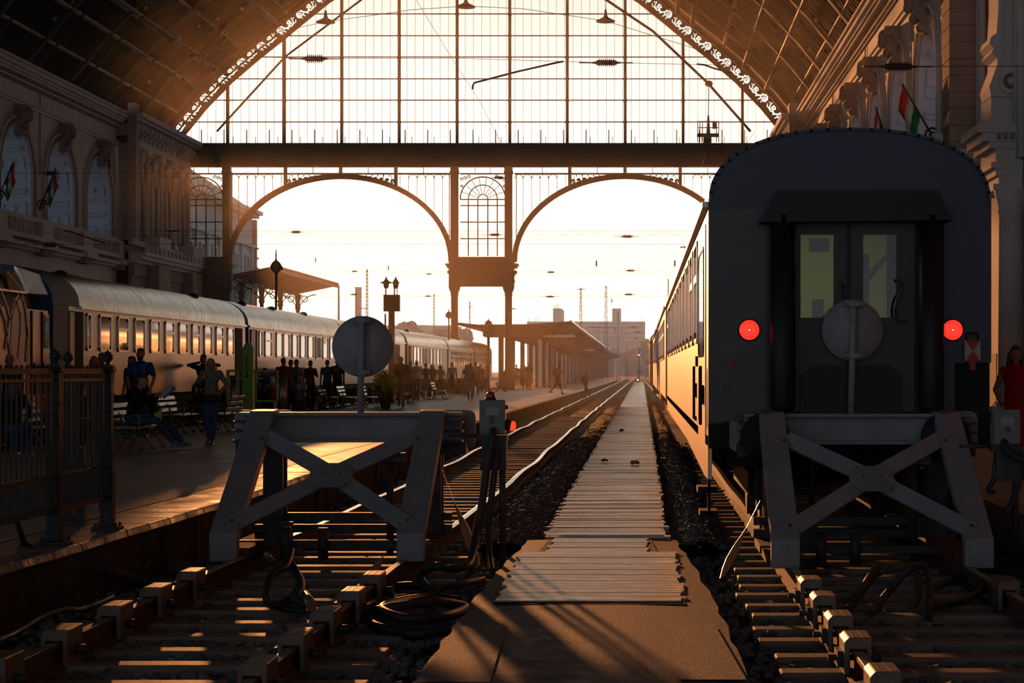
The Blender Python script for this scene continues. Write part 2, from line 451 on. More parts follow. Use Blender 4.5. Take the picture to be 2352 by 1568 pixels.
    def band(mb, d, za, zb, ya, yb_, dd=0):
        mb.box(min(X(dd), X(d)), max(X(dd), X(d)), ya, yb_, za, zb)
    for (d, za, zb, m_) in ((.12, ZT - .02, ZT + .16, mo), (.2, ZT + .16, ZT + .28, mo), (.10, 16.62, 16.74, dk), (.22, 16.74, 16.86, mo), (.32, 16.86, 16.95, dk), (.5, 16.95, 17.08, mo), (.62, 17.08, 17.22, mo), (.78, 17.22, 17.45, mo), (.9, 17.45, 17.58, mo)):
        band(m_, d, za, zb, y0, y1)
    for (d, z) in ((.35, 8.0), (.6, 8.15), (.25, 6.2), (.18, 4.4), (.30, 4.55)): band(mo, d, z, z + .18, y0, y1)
    # end pavilion by the great window
    pv = MB(); xa = .75
    ya, yb_ = 121.2, 137.6
    band(pv, xa, 0, 17.3, ya, yb_, -1)
    for yp in (121.9, 125.3, 128.9, 132.5, 136.4):
        band(pv, xa + .22, 9.9, 15.6, yp - .42, yp + .42, xa)
        band(mo, xa + .32, 15.3, 15.7, yp - .52, yp + .52, xa); band(mo, xa + .3, 9.7, 10.1, yp - .5, yp + .5, xa)
    for yp in (123.6, 127.1, 130.7, 134.4):
        ap2 = arch_pts(yp, 10.2, 13.9, 1.0, 12)
        mo.tube([(X(xa + .02), y, z) for y, z in ap2], .09, 6)
        dk.add([(X(xa + .03), y, z) for y, z in arch_pts(yp, 10.2, 13.9, .86, 12)], [list(range(15))])
        mo.cyl((X(xa + .2), yp - .75, 10.2), (X(xa + .2), yp - .75, 13.6), .12); mo.cyl((X(xa + .2), yp + .75, 10.2), (X(xa + .2), yp + .75, 13.6), .12)
        mo.ball((X(xa + .2), yp, 15.0), (.25, .4, .4), 8, 6)
    for (d, za, zb) in ((xa + .1, 15.75, 16.2), (xa + .35, 16.95, 17.12), (xa + .75, 17.12, 17.3), (xa + .95, 17.3, 17.6), (xa + .3, 9.45, 9.75), (xa + .55, 8.35, 8.55), (xa + .9, 8.55, 8.8), (xa + 1.1, 8.8, 9.0)): band(mo, d, za, zb, ya, yb_)
    for (d, za, zb) in ((xa + .35, 7.6, 8.35), (xa + .2, 6.4, 7.6)): band(dk, d, za, zb, ya, yb_)
    for i in range(15):
        y = ya + .6 + i * 1.08
        mo.prism([(X(xa), 16.95), (X(xa + .55), 16.95), (X(xa + .5), 16.7), (X(xa + .2), 16.45), (X(xa + .16), 16.2), (X(xa), 16.2)], y - .18, y + .18, 'xz')
        mo.box(min(X(xa + .9), X(xa + 1.1)), max(X(xa + .9), X(xa + 1.1)), y, y + .25, 9.0, 9.45)
    for (ys_, hh) in ((126.5, 9.45), (136.0, 9.45)):
        mo.box(min(X(xa), X(xa + 1.0)), max(X(xa), X(xa + 1.0)), ys_ - 1.5, ys_ + 1.5, 9.0, 10.2)
        pv.box(min(X(xa), X(xa + .95)), max(X(xa), X(xa + .95)), ys_ - 1.5, ys_ + 1.5, 5, 8.4)
    pv.box(min(X(xa), X(xa + .5)), max(X(xa), X(xa + .5)), 121.0, 121.9, 9.9, 18.2)
    S(pl.build('plaster_wall', M['wall'], root, fix=False)); S(rev.build('arch_reveals', M['wallblue'], root, fix=False))
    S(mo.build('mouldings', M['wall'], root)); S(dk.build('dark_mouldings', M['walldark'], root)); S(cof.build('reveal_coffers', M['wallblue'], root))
    S(pv.build('pavilion_wall', M['wallpink'], root)); S(gl.build('window_glass', M['dimpane'], root)); S(bars.build('window_bars', M['rib'], root))
    return root
side_wall(-1, WL, 'wall_left')
side_wall(1, WR, 'wall_right')

# near corner block of the right wall: rusticated pier, recessed arch, herm pilaster, entablature and column
r = struct('wall_right_pavilion')
p = MB(); mo = MB(); dk = MB(); cap = MB()
for k in range(36):
    z = -0.2 + k * 0.56
    p.box(10.3, 11.25, 65.6, 67.4, z + .03, z + .56)
p.box(10.36, 11.2, 65.66, 67.3, -0.2, 20)
p.box(11.35, 13.0, 57.5, 66.5, -.2, 22)                      # recessed wall
for d, rr in ((0, .12), (.35, .09), (.6, .13)):
    ap = arch_pts(61.5, 8, 13.6, 3.6 - d, 16)
    mo.tube([(11.22, y, z) for y, z in ap], rr, 6)
for k in range(6): dk.box(11.15, 11.3, 59.0, 61.4, 8.4 + k * .95, 9.0 + k * .95)
# second pier with herm, entablature and columns
p.box(10.78, 13, 59.0, 60.8, 8.6, 22)
mo.box(10.5, 12.6, 58.9, 60.6, 8.7, 9.9)
prof = [(10.78, 9.9), (10.48, 9.9), (10.42, 10.2), (10.55, 10.55), (10.66, 10.85), (10.66, 11.05), (10.48, 11.2), (10.55, 11.35), (10.42, 11.5), (10.48, 11.7), (10.64, 11.8), (10.72, 12.9), (10.55, 18.5), (10.95, 18.5)]
mo.prism(prof, 58.75, 60.4, 'xz'); mo.box(10.7, 12.4, 58.8, 60.4, 9.9, 18.5)
mo.cyl((11.05, 58.74, 10.35), (11.05, 58.62, 10.35), .38, .38, 16); dk.cyl((11.05, 58.62, 10.35), (11.05, 58.55, 10.35), .24, .18, 14); mo.ball((11.05, 58.54, 10.35), .11)
for (d, z0_, z1_) in ((1.0, 8.75, 9.0), (.82, 8.5, 8.75), (.62, 8.3, 8.5), (.4, 7.9, 8.3), (.55, 7.72, 7.9), (.4, 7.5, 7.72), (.3, 7.25, 7.5), (.48, 7.05, 7.25)):
    mo.box(10.95 - d, 13.4, 58.6 - d * .5, 60.8 + d * .3, z0_, z1_)
for i in range(12): dk.box(10.55 + i * .2, 10.65 + i * .2, 58.1, 58.25, 8.55, 8.72)
col_prof = [(.55, .25), (.55, .5), (.47, .58), (.50, .70), (.42, .8), (.41, 2.0), (.37, 6.3), (.41, 6.35), (.39, 6.5), (.46, 6.8), (.52, 7.05)]
cap.lathe(col_prof, (10.98, 58.2, 0), 24); cap.lathe(col_prof, (12.2, 58.2, 0), 24)
dk.box(10.45, 13.3, 57.6, 60.8, -.2, .3); dk.box(10.6, 13.0, 58.6, 60.8, .3, 2.2)
mo.box(11.3, 13, 58.9, 60.8, 2.2, 7.1); mo.box(10.85, 13, 59.2, 60.8, 2.2, 7.1)
mo.box(10.0, 11.3, 64.9, 67.6, 8.6, 8.85); mo.box(10.1, 11.3, 65.1, 67.5, 8.3, 8.6); mo.box(9.85, 11.4, 64.7, 67.8, 8.85, 9.0)
S(p.build('stone_piers', M['wallpink'], r, bevel=.02)); S(mo.build('carved_mouldings', M['wall'], r)); S(dk.build('base_blocks', M['walldark'], r)); S(cap.build('columns', M['wall'], r))
b = MB(); b.box(11.4, 14, -20, 57.5, -.2, 22); S(b.build('wall_right_near', M['wallpink']))

# ---------------------------------------------------------------- vaulted roof
RIM = [(21.9, 17.55), (21.4, 18.0), (19.6, 20.2), (17.8, 22.05), (15.75, 23.8), (14.1, 25.1), (12.6, 26.35), (10.9, 27.7), (8.6, 29.1), (6, 30.2), (3, 31.0), (0, 31.3)]
def rimx(off=0.0):
    pts = []
    full = [(-a, b_) for a, b_ in RIM] + [(a, b_) for a, b_ in RIM[::-1][1:]]
    for i, (a, b_) in enumerate(full):
        p0 = full[max(i - 1, 0)]; p1 = full[min(i + 1, len(full) - 1)]
        tx, tz = p1[0] - p0[0], p1[1] - p0[1]; L = sqrt(tx * tx + tz * tz)
        pts.append((XC + a - tz / L * off, b_ + tx / L * off))
    return pts
root = struct('ceiling')
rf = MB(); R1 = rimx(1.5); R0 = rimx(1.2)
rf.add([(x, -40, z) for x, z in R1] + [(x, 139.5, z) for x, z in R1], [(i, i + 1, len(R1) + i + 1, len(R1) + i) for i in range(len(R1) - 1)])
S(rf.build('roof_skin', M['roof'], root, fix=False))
la = MB(); RL = rimx(1.30)
y = 40.0; k = 0
while y < 137:
    if k % 7 != 3:
        for (xa, za), (xb, zb) in zip(RL, RL[1:]):
            if za < 31: la.beam((xa, y, za), (xb, y, zb), .09, .10, up=(0, 1, 0))
    y += .62; k += 1
S(la.build('roof_laths', mat('lath_boards', (0.018, 0.011, 0.008), 0.8, noise=.4, scale=3), root, fix=False))
rb = MB(); RR = rimx(.85)
for y in [44.5 + 7.72 * i for i in range(13)]:
    for (xa, za), (xb, zb) in zip(RR, RR[1:]):
        rb.beam((xa, y, za), (xb, y, zb), .16, .5, up=(0, 1, 0), ext=.03)
    for (xa, za), (xb, zb) in zip(rimx(.2)[:5], rimx(.2)[1:6]): rb.beam((xa, y, za), (xb, y, zb), .1, .1)
S(rb.build('arched_ribs', M['rib'], root, fix=False))
pu = MB()
RP = rimx(.95); RN = len(RP)
def arc(t, off):
    R = rimx(off); L = [0]
    for a, b_ in zip(R, R[1:]): L.append(L[-1] + sqrt((a[0] - b_[0]) ** 2 + (a[1] - b_[1]) ** 2))
    s = t * L[-1]
    for i in range(len(R) - 1):
        if s <= L[i + 1]:
            u = (s - L[i]) / (L[i + 1] - L[i]); return lerp(R[i][0], R[i + 1][0], u), lerp(R[i][1], R[i + 1][1], u)
    return R[-1]
for t, wd, hh, off in ((.035, .2, .1, .95), (.075, .28, .14, .9), (.108, .55, .14, .9), (.15, .18, .12, .95), (.205, .42, .16, .8), (.222, .42, .16, .85), (.262, .18, .1, .95), (.31, .3, .12, .95), (.36, .2, .1, .95),
                    (.965, .2, .1, .95), (.925, .28, .14, .9), (.885, .30, .14, .9), (.85, .22, .12, .95), (.80, .3, .16, .8), (.775, .3, .16, .85), (.738, .18, .1, .95), (.69, .3, .12, .95), (.64, .2, .1, .95)):
    x, z = arc(t, off)
    y = 30.0
    while y < 136:
        y2 = min(y + 7.6, 136.5); pu.beam((x, y, z), (x, y2, z), wd, hh); y += 7.72
S(pu.build('purlins', M['purlin'], root))
sk = MB()
random.seed(3)
for i in range(90):
    t = random.choice((random.uniform(.04, .35), random.uniform(.65, .96))); x, z = arc(t, 1.15); y = random.uniform(60, 130)
    tx, tz = arc(t + .004, 1.15); d = Vector((tx - x, 0, tz - z))
    sk.beam((x, y, z), (tx, y, tz), .16, .05, up=(0, 1, 0))
S(sk.build('roof_glints', M['purlin'], root))  # short pale pieces strewn at random, imitating glints of light under the roof

# ---------------------------------------------------------------- great window at the end of the hall
root = struct('window_1')
zt, zb = Q(0, 330).z, Q(0, 383).z
for px in (523, 653, 785, 917, 1050, 1171, 1303, 1436, 1569, 1705):
    m_ = MB(); x = Q(px, 0).x
    zz = [b_ for a, b_ in [(XC + q[0], q[1]) for q in [(-a, b_) for a, b_ in RIM] + [(a, b_) for a, b_ in RIM[::-1]]]]
    full = rimx(0); zmax = 31
    for (xa, za), (xb, zb2) in zip(full, full[1:]):
        if xa <= x <= xb: zmax = lerp(za, zb2, (x - xa) / (xb - xa))
    m_.box(x - .10, x + .10, YF - .12, YF + .12, zt, zmax)
    for z in [zt + 1.52 * i for i in range(1, 9)]:
        if z < zmax: m_.box(x - .14, x + .14, YF - .15, YF + .15, z - .06, z + .06)
    S(m_.build('mullion', M['facade'], root))
full = rimx(0)
def span_at(z):
    xs = []
    for (xa, za), (xb, zb2) in zip(full, full[1:]):
        if (za - z) * (zb2 - z) <= 0 and za != zb2: xs.append(lerp(xa, xb, (z - za) / (zb2 - za)))
    return min(xs), max(xs)
for py in (280, 230, 181, 131, 82, 32, -17, -66):
    z = Q(0, py).z
    if z > 31: continue
    a, b_ = span_at(z); m_ = MB(); m_.box(a, b_, YF - .05, YF + .05, z - .035, z + .035)
    S(m_.build('glazing_bar', M['facadelight'], root))
th = MB(); x = XC - 21.2
while x < XC + 21.2:
    zmax = zt
    for (xa, za), (xb, zb2) in zip(full, full[1:]):
        if xa <= x <= xb: zmax = lerp(za, zb2, (x - xa) / (xb - xa))
    th.box(x - .012, x + .012, YF - .02, YF + .02, zt, zmax)
    for py in (280, 230, 181, 131, 82, 32):
        z = Q(0, py).z
        if z < zmax: th.ball((x, YF, z), .055, 6, 4)
    x += .585
o = th.build('thin_glazing_bars', M['facadelight'], root); S(o)
rm = MB()
for (xa, za), (xb, zb2) in zip(full, full[1:]): rm.beam((xa, YF, za), (xb, YF, zb2), .30, .22, up=(0, 1, 0), ext=.03)
o2 = rimx(1.15)
for (xa, za), (xb, zb2) in zip(o2, o2[1:]): rm.beam((xa, YF + .5, za), (xb, YF + .5, zb2), .36, .8, up=(0, 1, 0), ext=.05)
S(rm.build('arched_rim', M['facade'], root))
# openwork board along the rim: a dark plate with scroll-shaped openings
def scroll(mb, c, t, n_, size, flip=1, rad=.05):
    pts = []
    for i in range(15):
        a = i / 14 * 1.75 * 2 * pi; rr = size * (1 - i / 16)
        pts.append(c + t * (rr * cos(a) * flip) + n_ * (rr * sin(a)))
    mb.tube(pts, [rad * (1 - .35 * i / 14) for i in range(15)], 5)
segs = []; dots = [(.62, .70, .05), (.30, .20, .05), (1.02, .62, .055), (1.38, .30, .05), (1.62, .62, .045), (.86, .24, .045)]
def pl2(pts, r0, r1):
    for i in range(len(pts) - 1): segs.append((pts[i], pts[i + 1], lerp(r0, r1, i / len(pts))))
pl2([(.30 + (.20 * (1 - i / 17)) * cos(i * .75 + 2.6), .50 + (.20 * (1 - i / 17)) * sin(i * .75 + 2.6)) for i in range(14)][::-1], .028, .045)
pl2([(.13, .60), (.22, .74), (.40, .78), (.55, .66), (.66, .48), (.80, .36), (.98, .36), (1.12, .46)], .05, .05)
pl2([(1.12 + (.15 * (1 - i / 12)) * cos(-1.9 + i * .8), .60 + (.15 * (1 - i / 12)) * sin(-1.9 + i * .8)) for i in range(10)], .042, .028)
pl2([(1.0, .36), (1.18, .26), (1.36, .34), (1.48, .52), (1.50, .74)], .045, .02); pl2([(1.36, .34), (1.56, .30), (1.66, .42)], .035, .02); pl2([(.62, .50), (.52, .34), (.58, .20)], .04, .02)
pl2([(1.22, .30), (1.30, .52), (1.27, .72)], .03, .018)
def inhole(u, v):
    for x, y, r_ in dots:
        if (u - x) ** 2 + (v - y) ** 2 < r_ * r_: return True
    for (a, b_, r_) in segs:
        dx, dy = b_[0] - a[0], b_[1] - a[1]; t = ((u - a[0]) * dx + (v - a[1]) * dy) / (dx * dx + dy * dy + 1e-9); t = max(0, min(1, t))
        if (u - a[0] - dx * t) ** 2 + (v - a[1] - dy * t) ** 2 < r_ * r_: return True
    return False
CS = .036; PER = 1.78; nu = int(PER / CS); NV = 27
mask = [[inhole((i + .5) * PER / nu, (j + .5) * CS - .06) for j in range(NV)] for i in range(nu)]
cell = MB(); Rr = rimx(0); cum = [0]
for a, b_ in zip(Rr, Rr[1:]): cum.append(cum[-1] + sqrt((a[0] - b_[0]) ** 2 + (a[1] - b_[1]) ** 2))
def at_s(s):
    for i in range(len(Rr) - 1):
        if cum[i] <= s <= cum[i + 1] + 1e-6:
            u = (s - cum[i]) / (cum[i + 1] - cum[i]); return lerp(Rr[i][0], Rr[i + 1][0], u), lerp(Rr[i][1], Rr[i + 1][1], u)
    return Rr[-1]
RO = rimx(.98); cumo = [0]
def at_o(s):
    for i in range(len(Rr) - 1):
        if cum[i] <= s <= cum[i + 1] + 1e-6:
            u = (s - cum[i]) / (cum[i + 1] - cum[i]); return lerp(RO[i][0], RO[i + 1][0], u), lerp(RO[i][1], RO[i + 1][1], u)
    return RO[-1]
ns = int(cum[-1] / (PER / nu)); vs = []; gx = [cum[-1] * i / ns for i in range(ns + 1)]
for s in gx:
    (xa, za), (xb, zb2) = at_s(s), at_o(s)
    for j in range(NV + 1): vs.append((lerp(xa, xb, j / NV), YF + .3, lerp(za, zb2, j / NV)))
fs = []
for i in range(ns):
    if .40 < i / ns < .60: continue
    ii = i if i < ns / 2 else ns - 1 - i
    for j in range(NV):
        if not mask[ii % nu][j]: fs.append((i * (NV + 1) + j, (i + 1) * (NV + 1) + j, (i + 1) * (NV + 1) + j + 1, i * (NV + 1) + j + 1))
cell.add(vs, fs, False)
S(cell.build('scroll_lace', M['facade'], root, fix=False))
gl = MB(); gl.add([(x, YF + .04, z) for x, z in full], [list(range(len(full)))]); S(gl.build('pane', M['pane'], root))
# handrail posts standing on the girder
hp = MB()
for i in range(26):
    x = XC - 20 + i * 1.6
    if True:
        hp.box(x - .035, x + .035, YF + .5, YF + .55, zt - .1, zt + 1.05); hp.box(x + .22, x + .26, YF + 2.5, YF + 2.55, zt - .1, zt + .8)
S(hp.build('handrail_posts', M['facade'], root))

gd = MB(); gx0, gx1 = XC - 21.5, XC + 21.5
gd.box(gx0, gx1, YF - .25, YF + .25, zb + .12, zt - .12)
gd.box(gx0, gx1, YF - .5, YF + .5, zt - .12, zt); gd.box(gx0, gx1, YF - .5, YF + .5, zb, zb + .12)
for i in range(44):
    x = gx0 + .5 + i; gd.box(x - .04, x + .04, YF - .34, YF - .24, zb + .12, zt - .12)
S(gd.build('trim_girder', M['facade']))
# lower screen: columns, arches, side windows
def arch_window(px0, px1, ytop, ybot, yspr, name='window'):
    x0, x1 = Q(px0, 0).x, Q(px1, 0).x; cx = (x0 + x1) / 2; hw = (x1 - x0) / 2; z0 = Q(0, ybot).z; zs = Q(0, yspr).z
    b_ = MB()
    for fr, r_ in ((1.0, .05), (.64, .045), (.22, .04)):
        b_.tube([(cx - hw * fr * cos(pi * i / 20), YF, zs + hw * fr * sin(pi * i / 20)) for i in range(21)], r_, 6)
    for i in range(1, 9):
        a = pi * i / 9
        b_.cyl((cx - hw * .22 * cos(a), YF, zs + hw * .22 * sin(a)), (cx - hw * (.64 if i % 2 and False else .98) * cos(a), YF, zs + hw * .98 * sin(a)), .025, n=5)
    for fr in (-.64, -.22, .22, .64): b_.box(cx + hw * fr - .04, cx + hw * fr + .04, YF - .05, YF + .05, z0, zs)
    for py in (yspr, yspr + 14, yspr + 52, yspr + 90): 
        z = Q(0, py).z; b_.box(x0, x1, YF - .05, YF + .05, z - .04, z + .04)
    return b_
def side_window(px0, px1, n):
    r_ = struct('window_%d' % n)
    b_ = arch_window(px0, px1, 405, 588, 458)
    z0 = Q(0, 588).z; x0, x1 = Q(px0, 0).x, Q(px1, 0).x; zt_ = zb
    b_.box(x0, x1, YF - .06, YF + .06, Q(0, 399).z - .05, Q(0, 399).z + .05)
    for i in range(1, 3): b_.box(lerp(x0, x1, i / 3) - .02, lerp(x0, x1, i / 3) + .02, YF - .03, YF + .03, Q(0, 399).z, zt_)
    S(b_.build('window_bars', M['facade'], r_))
    l = MB(); hw = (x1 - x0) / 2
    for sx in (-1, 1):
        cx = (x0 + x1) / 2
        for q in range(3):
            scroll(l, Vector((cx + sx * hw * (.93 - q * .16), YF, Q(0, 412 + q * -3).z)), Vector((sx, 0, 0)), Vector((0, 0, 1)), .14, 1, .03)
        scroll(l, Vector((cx + sx * hw * .93, YF, Q(0, 428).z)), Vector((sx, 0, 0)), Vector((0, 0, 1)), .11, 1, .03)
    S(l.build('corner_scrolls', M['facade'], r_))
    g_ = MB(); g_.add([(x0, YF + .05, z0), (x1, YF + .05, z0), (x1, YF + .05, zt_), (x0, YF + .05, zt_)], [(0, 1, 2, 3)]); S(g_.build('pane', glass_mat('tinted_pane_%d' % n, (0.97, 0.98, 0.98), .04), r_))
side_window(411, 513, 2); side_window(1057, 1161, 3)
def pillar(px, wpx, base_py, name='pillar'):
    c = MB(); x = Q(px, 0).x; wv = wpx / 32.6
    z0 = PZ
    c.box(x - wv / 2, x + wv / 2, YF - .3, YF + .3, Q(0, 600).z, zb)
    for z_, ww in ((zb - .25, .12), (zb - .5, .2)): c.box(x - wv / 2 - ww / 2 * (zb - z_), x + wv / 2 + ww / 2 * (zb - z_), YF - .35, YF + .35, z_, z_ + .2)
    zc = Q(0, 660).z
    c.lathe([(.42, z0), (.42, z0 + .9), (.34, z0 + 1.0), (.36, z0 + 1.25), (.30, z0 + 1.35), (.26, z0 + 1.5), (.25, zc - .6), (.30, zc - .5), (.26, zc - .4), (.36, zc - .2), (.42, zc), (.42, Q(0, 600).z)], (x, YF, 0), 14)
    S(c.build(name, M['facade']))
for px in (521, 1044, 1168, 1692): pillar(px, 17, 893)
# cross frames with cornices between paired columns
for (pa, pb_) in ((405, 530), (1035, 1181), (1683, 1800)):
    c = MB(); xa, xb = Q(pa, 0).x, Q(pb_, 0).x
    c.box(xa + .1, xb - .1, YF - .3, YF + .3, Q(0, 658).z if pa > 1000 else Q(0, 690).z, Q(0, 590).z)
    for (py0, py1, e_) in ((597, 603, .12), (606, 611, .5), (611, 616, .35), (622, 628, .3), (628, 634, .12), (644, 648, .1)):
        c.box(xa - e_ * .6, xb + e_ * .6, YF - .3 - e_, YF + .3 + e_, Q(0, py1).z, Q(0, py0).z)
    for i in range(9):
        x = lerp(xa + .2, xb - .2, i / 8); c.box(x - .05, x + .05, YF - .42, YF - .3, Q(0, 643).z, Q(0, 630).z)
    S(c.build('trim_cornice', M['facade']))
def big_arch(px0, px1, spr, topy, n):
    r_ = struct('trim_arch_%d' % n)
    x0, x1 = Q(px0, 0).x, Q(px1, 0).x; cx = (x0 + x1) / 2; hw = (x1 - x0) / 2; zs = Q(0, spr).z; zr = Q(0, topy).z - zs
    a_ = MB(); pts = [(cx - hw * cos(pi * i / 40), YF, zs + zr * sin(pi * i / 40)) for i in range(41)]
    for p0, p1 in zip(pts, pts[1:]): a_.beam(p0, p1, .6, .34, up=(0, 1, 0), ext=.03) if False else a_.beam(p0, p1, .34, .6, up=(0, 1, 0), ext=.03)
    S(a_.build('arch_rib', M['facade'], r_))
    t_ = MB(); z399 = Q(0, 399).z; t_.box(x0, x1, YF - .06, YF + .06, z399 - .06, z399 + .06)
    nb = 16
    for i in range(1, nb):
        x = lerp(x0, x1, i / nb)
        if i % 2 == 0: t_.box(x - .025, x + .025, YF - .04, YF + .04, z399, zb)
        if i in (4, 8, 12): t_.box(x - .12, x + .12, YF - .1, YF + .1, z399 - (1.0 if i != 8 else .3), zb)
    nv = 26; step = (x1 - x0) / nv
    for i in range(nv + 1):
        x = lerp(x0, x1, i / nv); u = (x - cx) / hw
        za = zs + zr * sqrt(max(0, 1 - u * u))
        if z399 - za > .5:
            if 0 < i < nv: t_.box(x - .018, x + .018, YF - .03, YF + .03, za, z399)
            if i < nv and abs(x + step / 2 - cx) / hw > .62 or i < 4:
                t_.tube([(x + step / 2 - step / 2 * cos(pi * q / 6), YF, z399 - .35 + .3 * sin(pi * q / 6)) for q in range(7)], .02, 4)
    for sx in (-1, 1):
        t_.box(cx + sx * hw * .985 - .03, cx + sx * hw * .985 + .03, YF - .04, YF + .04, zs, z399)
    S(t_.build('spandrel_bars', M['facadelight'], r_))
    l = MB()
    for sx in (-1, 1):
        for q in range(5):
            u = .30 + q * .045
            scroll(l, Vector((cx + sx * hw * (.47 - q * .052), YF, z399 - .2 - .62 * (1 - q / 5) * .55)), Vector((sx, 0, 0)), Vector((0, 0, 1)), .17 - .02 * q, 1, .05)
            l.ball((cx + sx * hw * (.44 - q * .052), YF, z399 - .14), .06, 6, 4)
    S(l.build('spandrel_scrolls', M['facade'], r_))
big_arch(529, 1036, 600, 405, 1); big_arch(1182, 1689, 600, 405, 2)
# hall roof truss ties seen against the window
def rod(name, pts, r_, m_='facade', lab=None, cat=None, grp=None):
    b_ = MB(); b_.tube(pts, r_, 6)
    o = b_.build(name, M[m_])
    if lab: tag(o, lab, cat, grp)
    else: S(o)
    return o
Yt = 125.0
rod('trim_tie_left', [P(498, 302, Yt), P(655, 130, Yt), P(832, -2, Yt), P(950, -80, Yt)], .07)
rod('trim_tie_right', [P(1724, 302, Yt), P(1625, 190, Yt), P(1500, 72, Yt), P(1393, 0, Yt), P(1280, -60, Yt)], .09)
# ---------------------------------------------------------------- rails, sleepers, ballast
R_RIGHT = [(6, -2.17), (17, -2.16), (20.6, -2.09), (30, -2.0), (70, -2.02), (150, -1.9), (334, -1.62), (700, -1.2)]
def xr8(y, s):     # s = 0 left rail, 1 right rail of the track beside the platform
    return interp(R_RIGHT, y) - (0 if s else 1.52) + 0.018 * sin(y * .55) * (1 if y > 19 else 0)
RP_ = [(-.075, -.17), (.075, -.17), (.075, -.155), (.012, -.13), (.010, -.04), (.036, -.03), (.036, -.004), (.030, 0), (-.030, 0), (-.036, -.004), (-.036, -.03), (-.010, -.04), (-.012, -.13), (-.075, -.155)]
def rail(fx, y0, y1, ydull, label, wob=0.012, step=1.0):
    b_ = MB(); ys_ = []; y = y0
    while y < y1: ys_.append(y); y += step if y < 100 else 6
    ys_.append(y1); n = len(RP_); vs = []
    for y in ys_:
        dz = wob * sin(y * .8) * (1 if y > 20 else 0)
        for a, c in RP_: vs.append((fx(y) + a, y, c + dz))
    b_.v = vs
    for i in range(len(ys_) - 1):
        for j in range(n):
            a = i * n + j; c = i * n + (j + 1) % n
            b_.f.append([a, c, c + n, a + n]); b_.sm.append(False)
            headface = j in (6, 7, 8)
            b_.mi.append((2 if ys_[i] < ydull else 1) if headface else 0)
    o = b_.build('rail', [M['railside'], M['railtop'], M['railold']])
    return tag(o, label, 'rail')
rail(lambda y: xr8(y, 0), 7, 420, 17.5, 'left rail of the empty track under the first buffer stop, next to the platform')
rail(lambda y: xr8(y, 1), 7, 420, 17.5, 'right rail of the empty track under the first buffer stop, next to the boardwalk')
T9 = 2.08
def x9(s): return (lambda y: T9 + (-.76 if s == 0 else .76) + (0.0 if y < 60 else (60 - y) * .0035))
rail(x9(0), 6, 300, 16.5, 'rail with iron clamps left of the right-hand buffer stop')
rail(x9(1), 6, 300, 16.5, 'rail leaving the frame at the lower right corner')
for k, xo in enumerate((-12.9, -14.4)):
    rail(lambda y, xo=xo: xo, 36, 160, 0, ('near rail' if k == 0 else 'far rail') + ' beneath the parked silver coaches on the left', step=6)
sl = MB(); sl.box(-1.25, 1.25, -.10, .10, -.16, 0)
mesh0 = sl.build('sleeper', M['sleeper'], bevel=0.012)
n = 0; y = 8.9
first = True
while y < 78:
    o = mesh0 if first else dup(mesh0)
    o.location = (interp(R_RIGHT, y) - .76 + random.uniform(-.04, .04), y, -.148 + random.uniform(-.012, .006)); o.rotation_euler = (0, 0, random.uniform(-.012, .012))
    tag(o, 'weathered wooden sleeper of the empty track beside the platform', 'sleeper', 'sleepers of the platform track')
    first = False; y += .70
y = 8.6
while y < 36:
    o = dup(mesh0); o.location = (T9 + random.uniform(-.05, .05), y, -.148 + random.uniform(-.012, .006)); o.rotation_euler = (0, 0, random.uniform(-.015, .015))
    tag(o, 'weathered wooden sleeper of the track under the blue coach', 'sleeper', 'sleepers of the coach track'); y += .70
# scrap sleeper ends lying beside the track
for i in range(9):
    o = dup(mesh0); o.scale = (.34, .8, .8); y = 21.5 + i * .62
    o.location = (-1.30 + .02 * i, y, -.13 + .012 * (i % 3)); o.rotation_euler = (0, random.uniform(-.03, .03), random.uniform(-.06, .06))
    tag(o, 'short sleeper end sticking out of the ballast beside the boardwalk', 'sleeper end', 'sleeper ends by the boardwalk')

def deck_x(y):
    if y > 19.9: return (-1.0 - .004 * sin(y), .26)
    z = 0
    L = [(1215, 1236), (1190, 1262), (1120, 1335), (1060, 1412), (1000, 1490), (950, 1568), (880, 1700)]
    Rr_ = [(1548, 1235), (1590, 1290), (1640, 1380), (1690, 1480), (1722, 1568), (1760, 1700)]
    l = sorted([(G(a, b_, 0).y, G(a, b_, 0).x) for a, b_ in L]); r_ = sorted([(G(a, b_, 0).y, G(a, b_, 0).x) for a, b_ in Rr_])
    return interp(l, y), interp(r_, y)
random.seed(11)
st = MB()
def rock(c, s):
    q = Matrix.Rotation(random.uniform(0, 6.28), 3, 'Z') @ Matrix.Rotation(random.uniform(-.6, .6), 3, 'X')
    vs = []
    for sx, sy, sz in ((-1, -1, -.6), (1, -1, -.6), (1, 1, -.6), (-1, 1, -.6), (-.7, -.6, .6), (.6, -.8, .55), (.75, .6, .65), (-.6, .75, .5)):
        v = q @ Vector((sx * s * random.uniform(.6, 1.1), sy * s * random.uniform(.6, 1.1), sz * s * random.uniform(.6, 1.1)))
        vs.append(v + c)
    st.add(vs, [(3, 2, 1, 0), (4, 5, 6, 7), (0, 1, 5, 4), (1, 2, 6, 5), (2, 3, 7, 6), (3, 0, 4, 7)], False)
cnt = 0
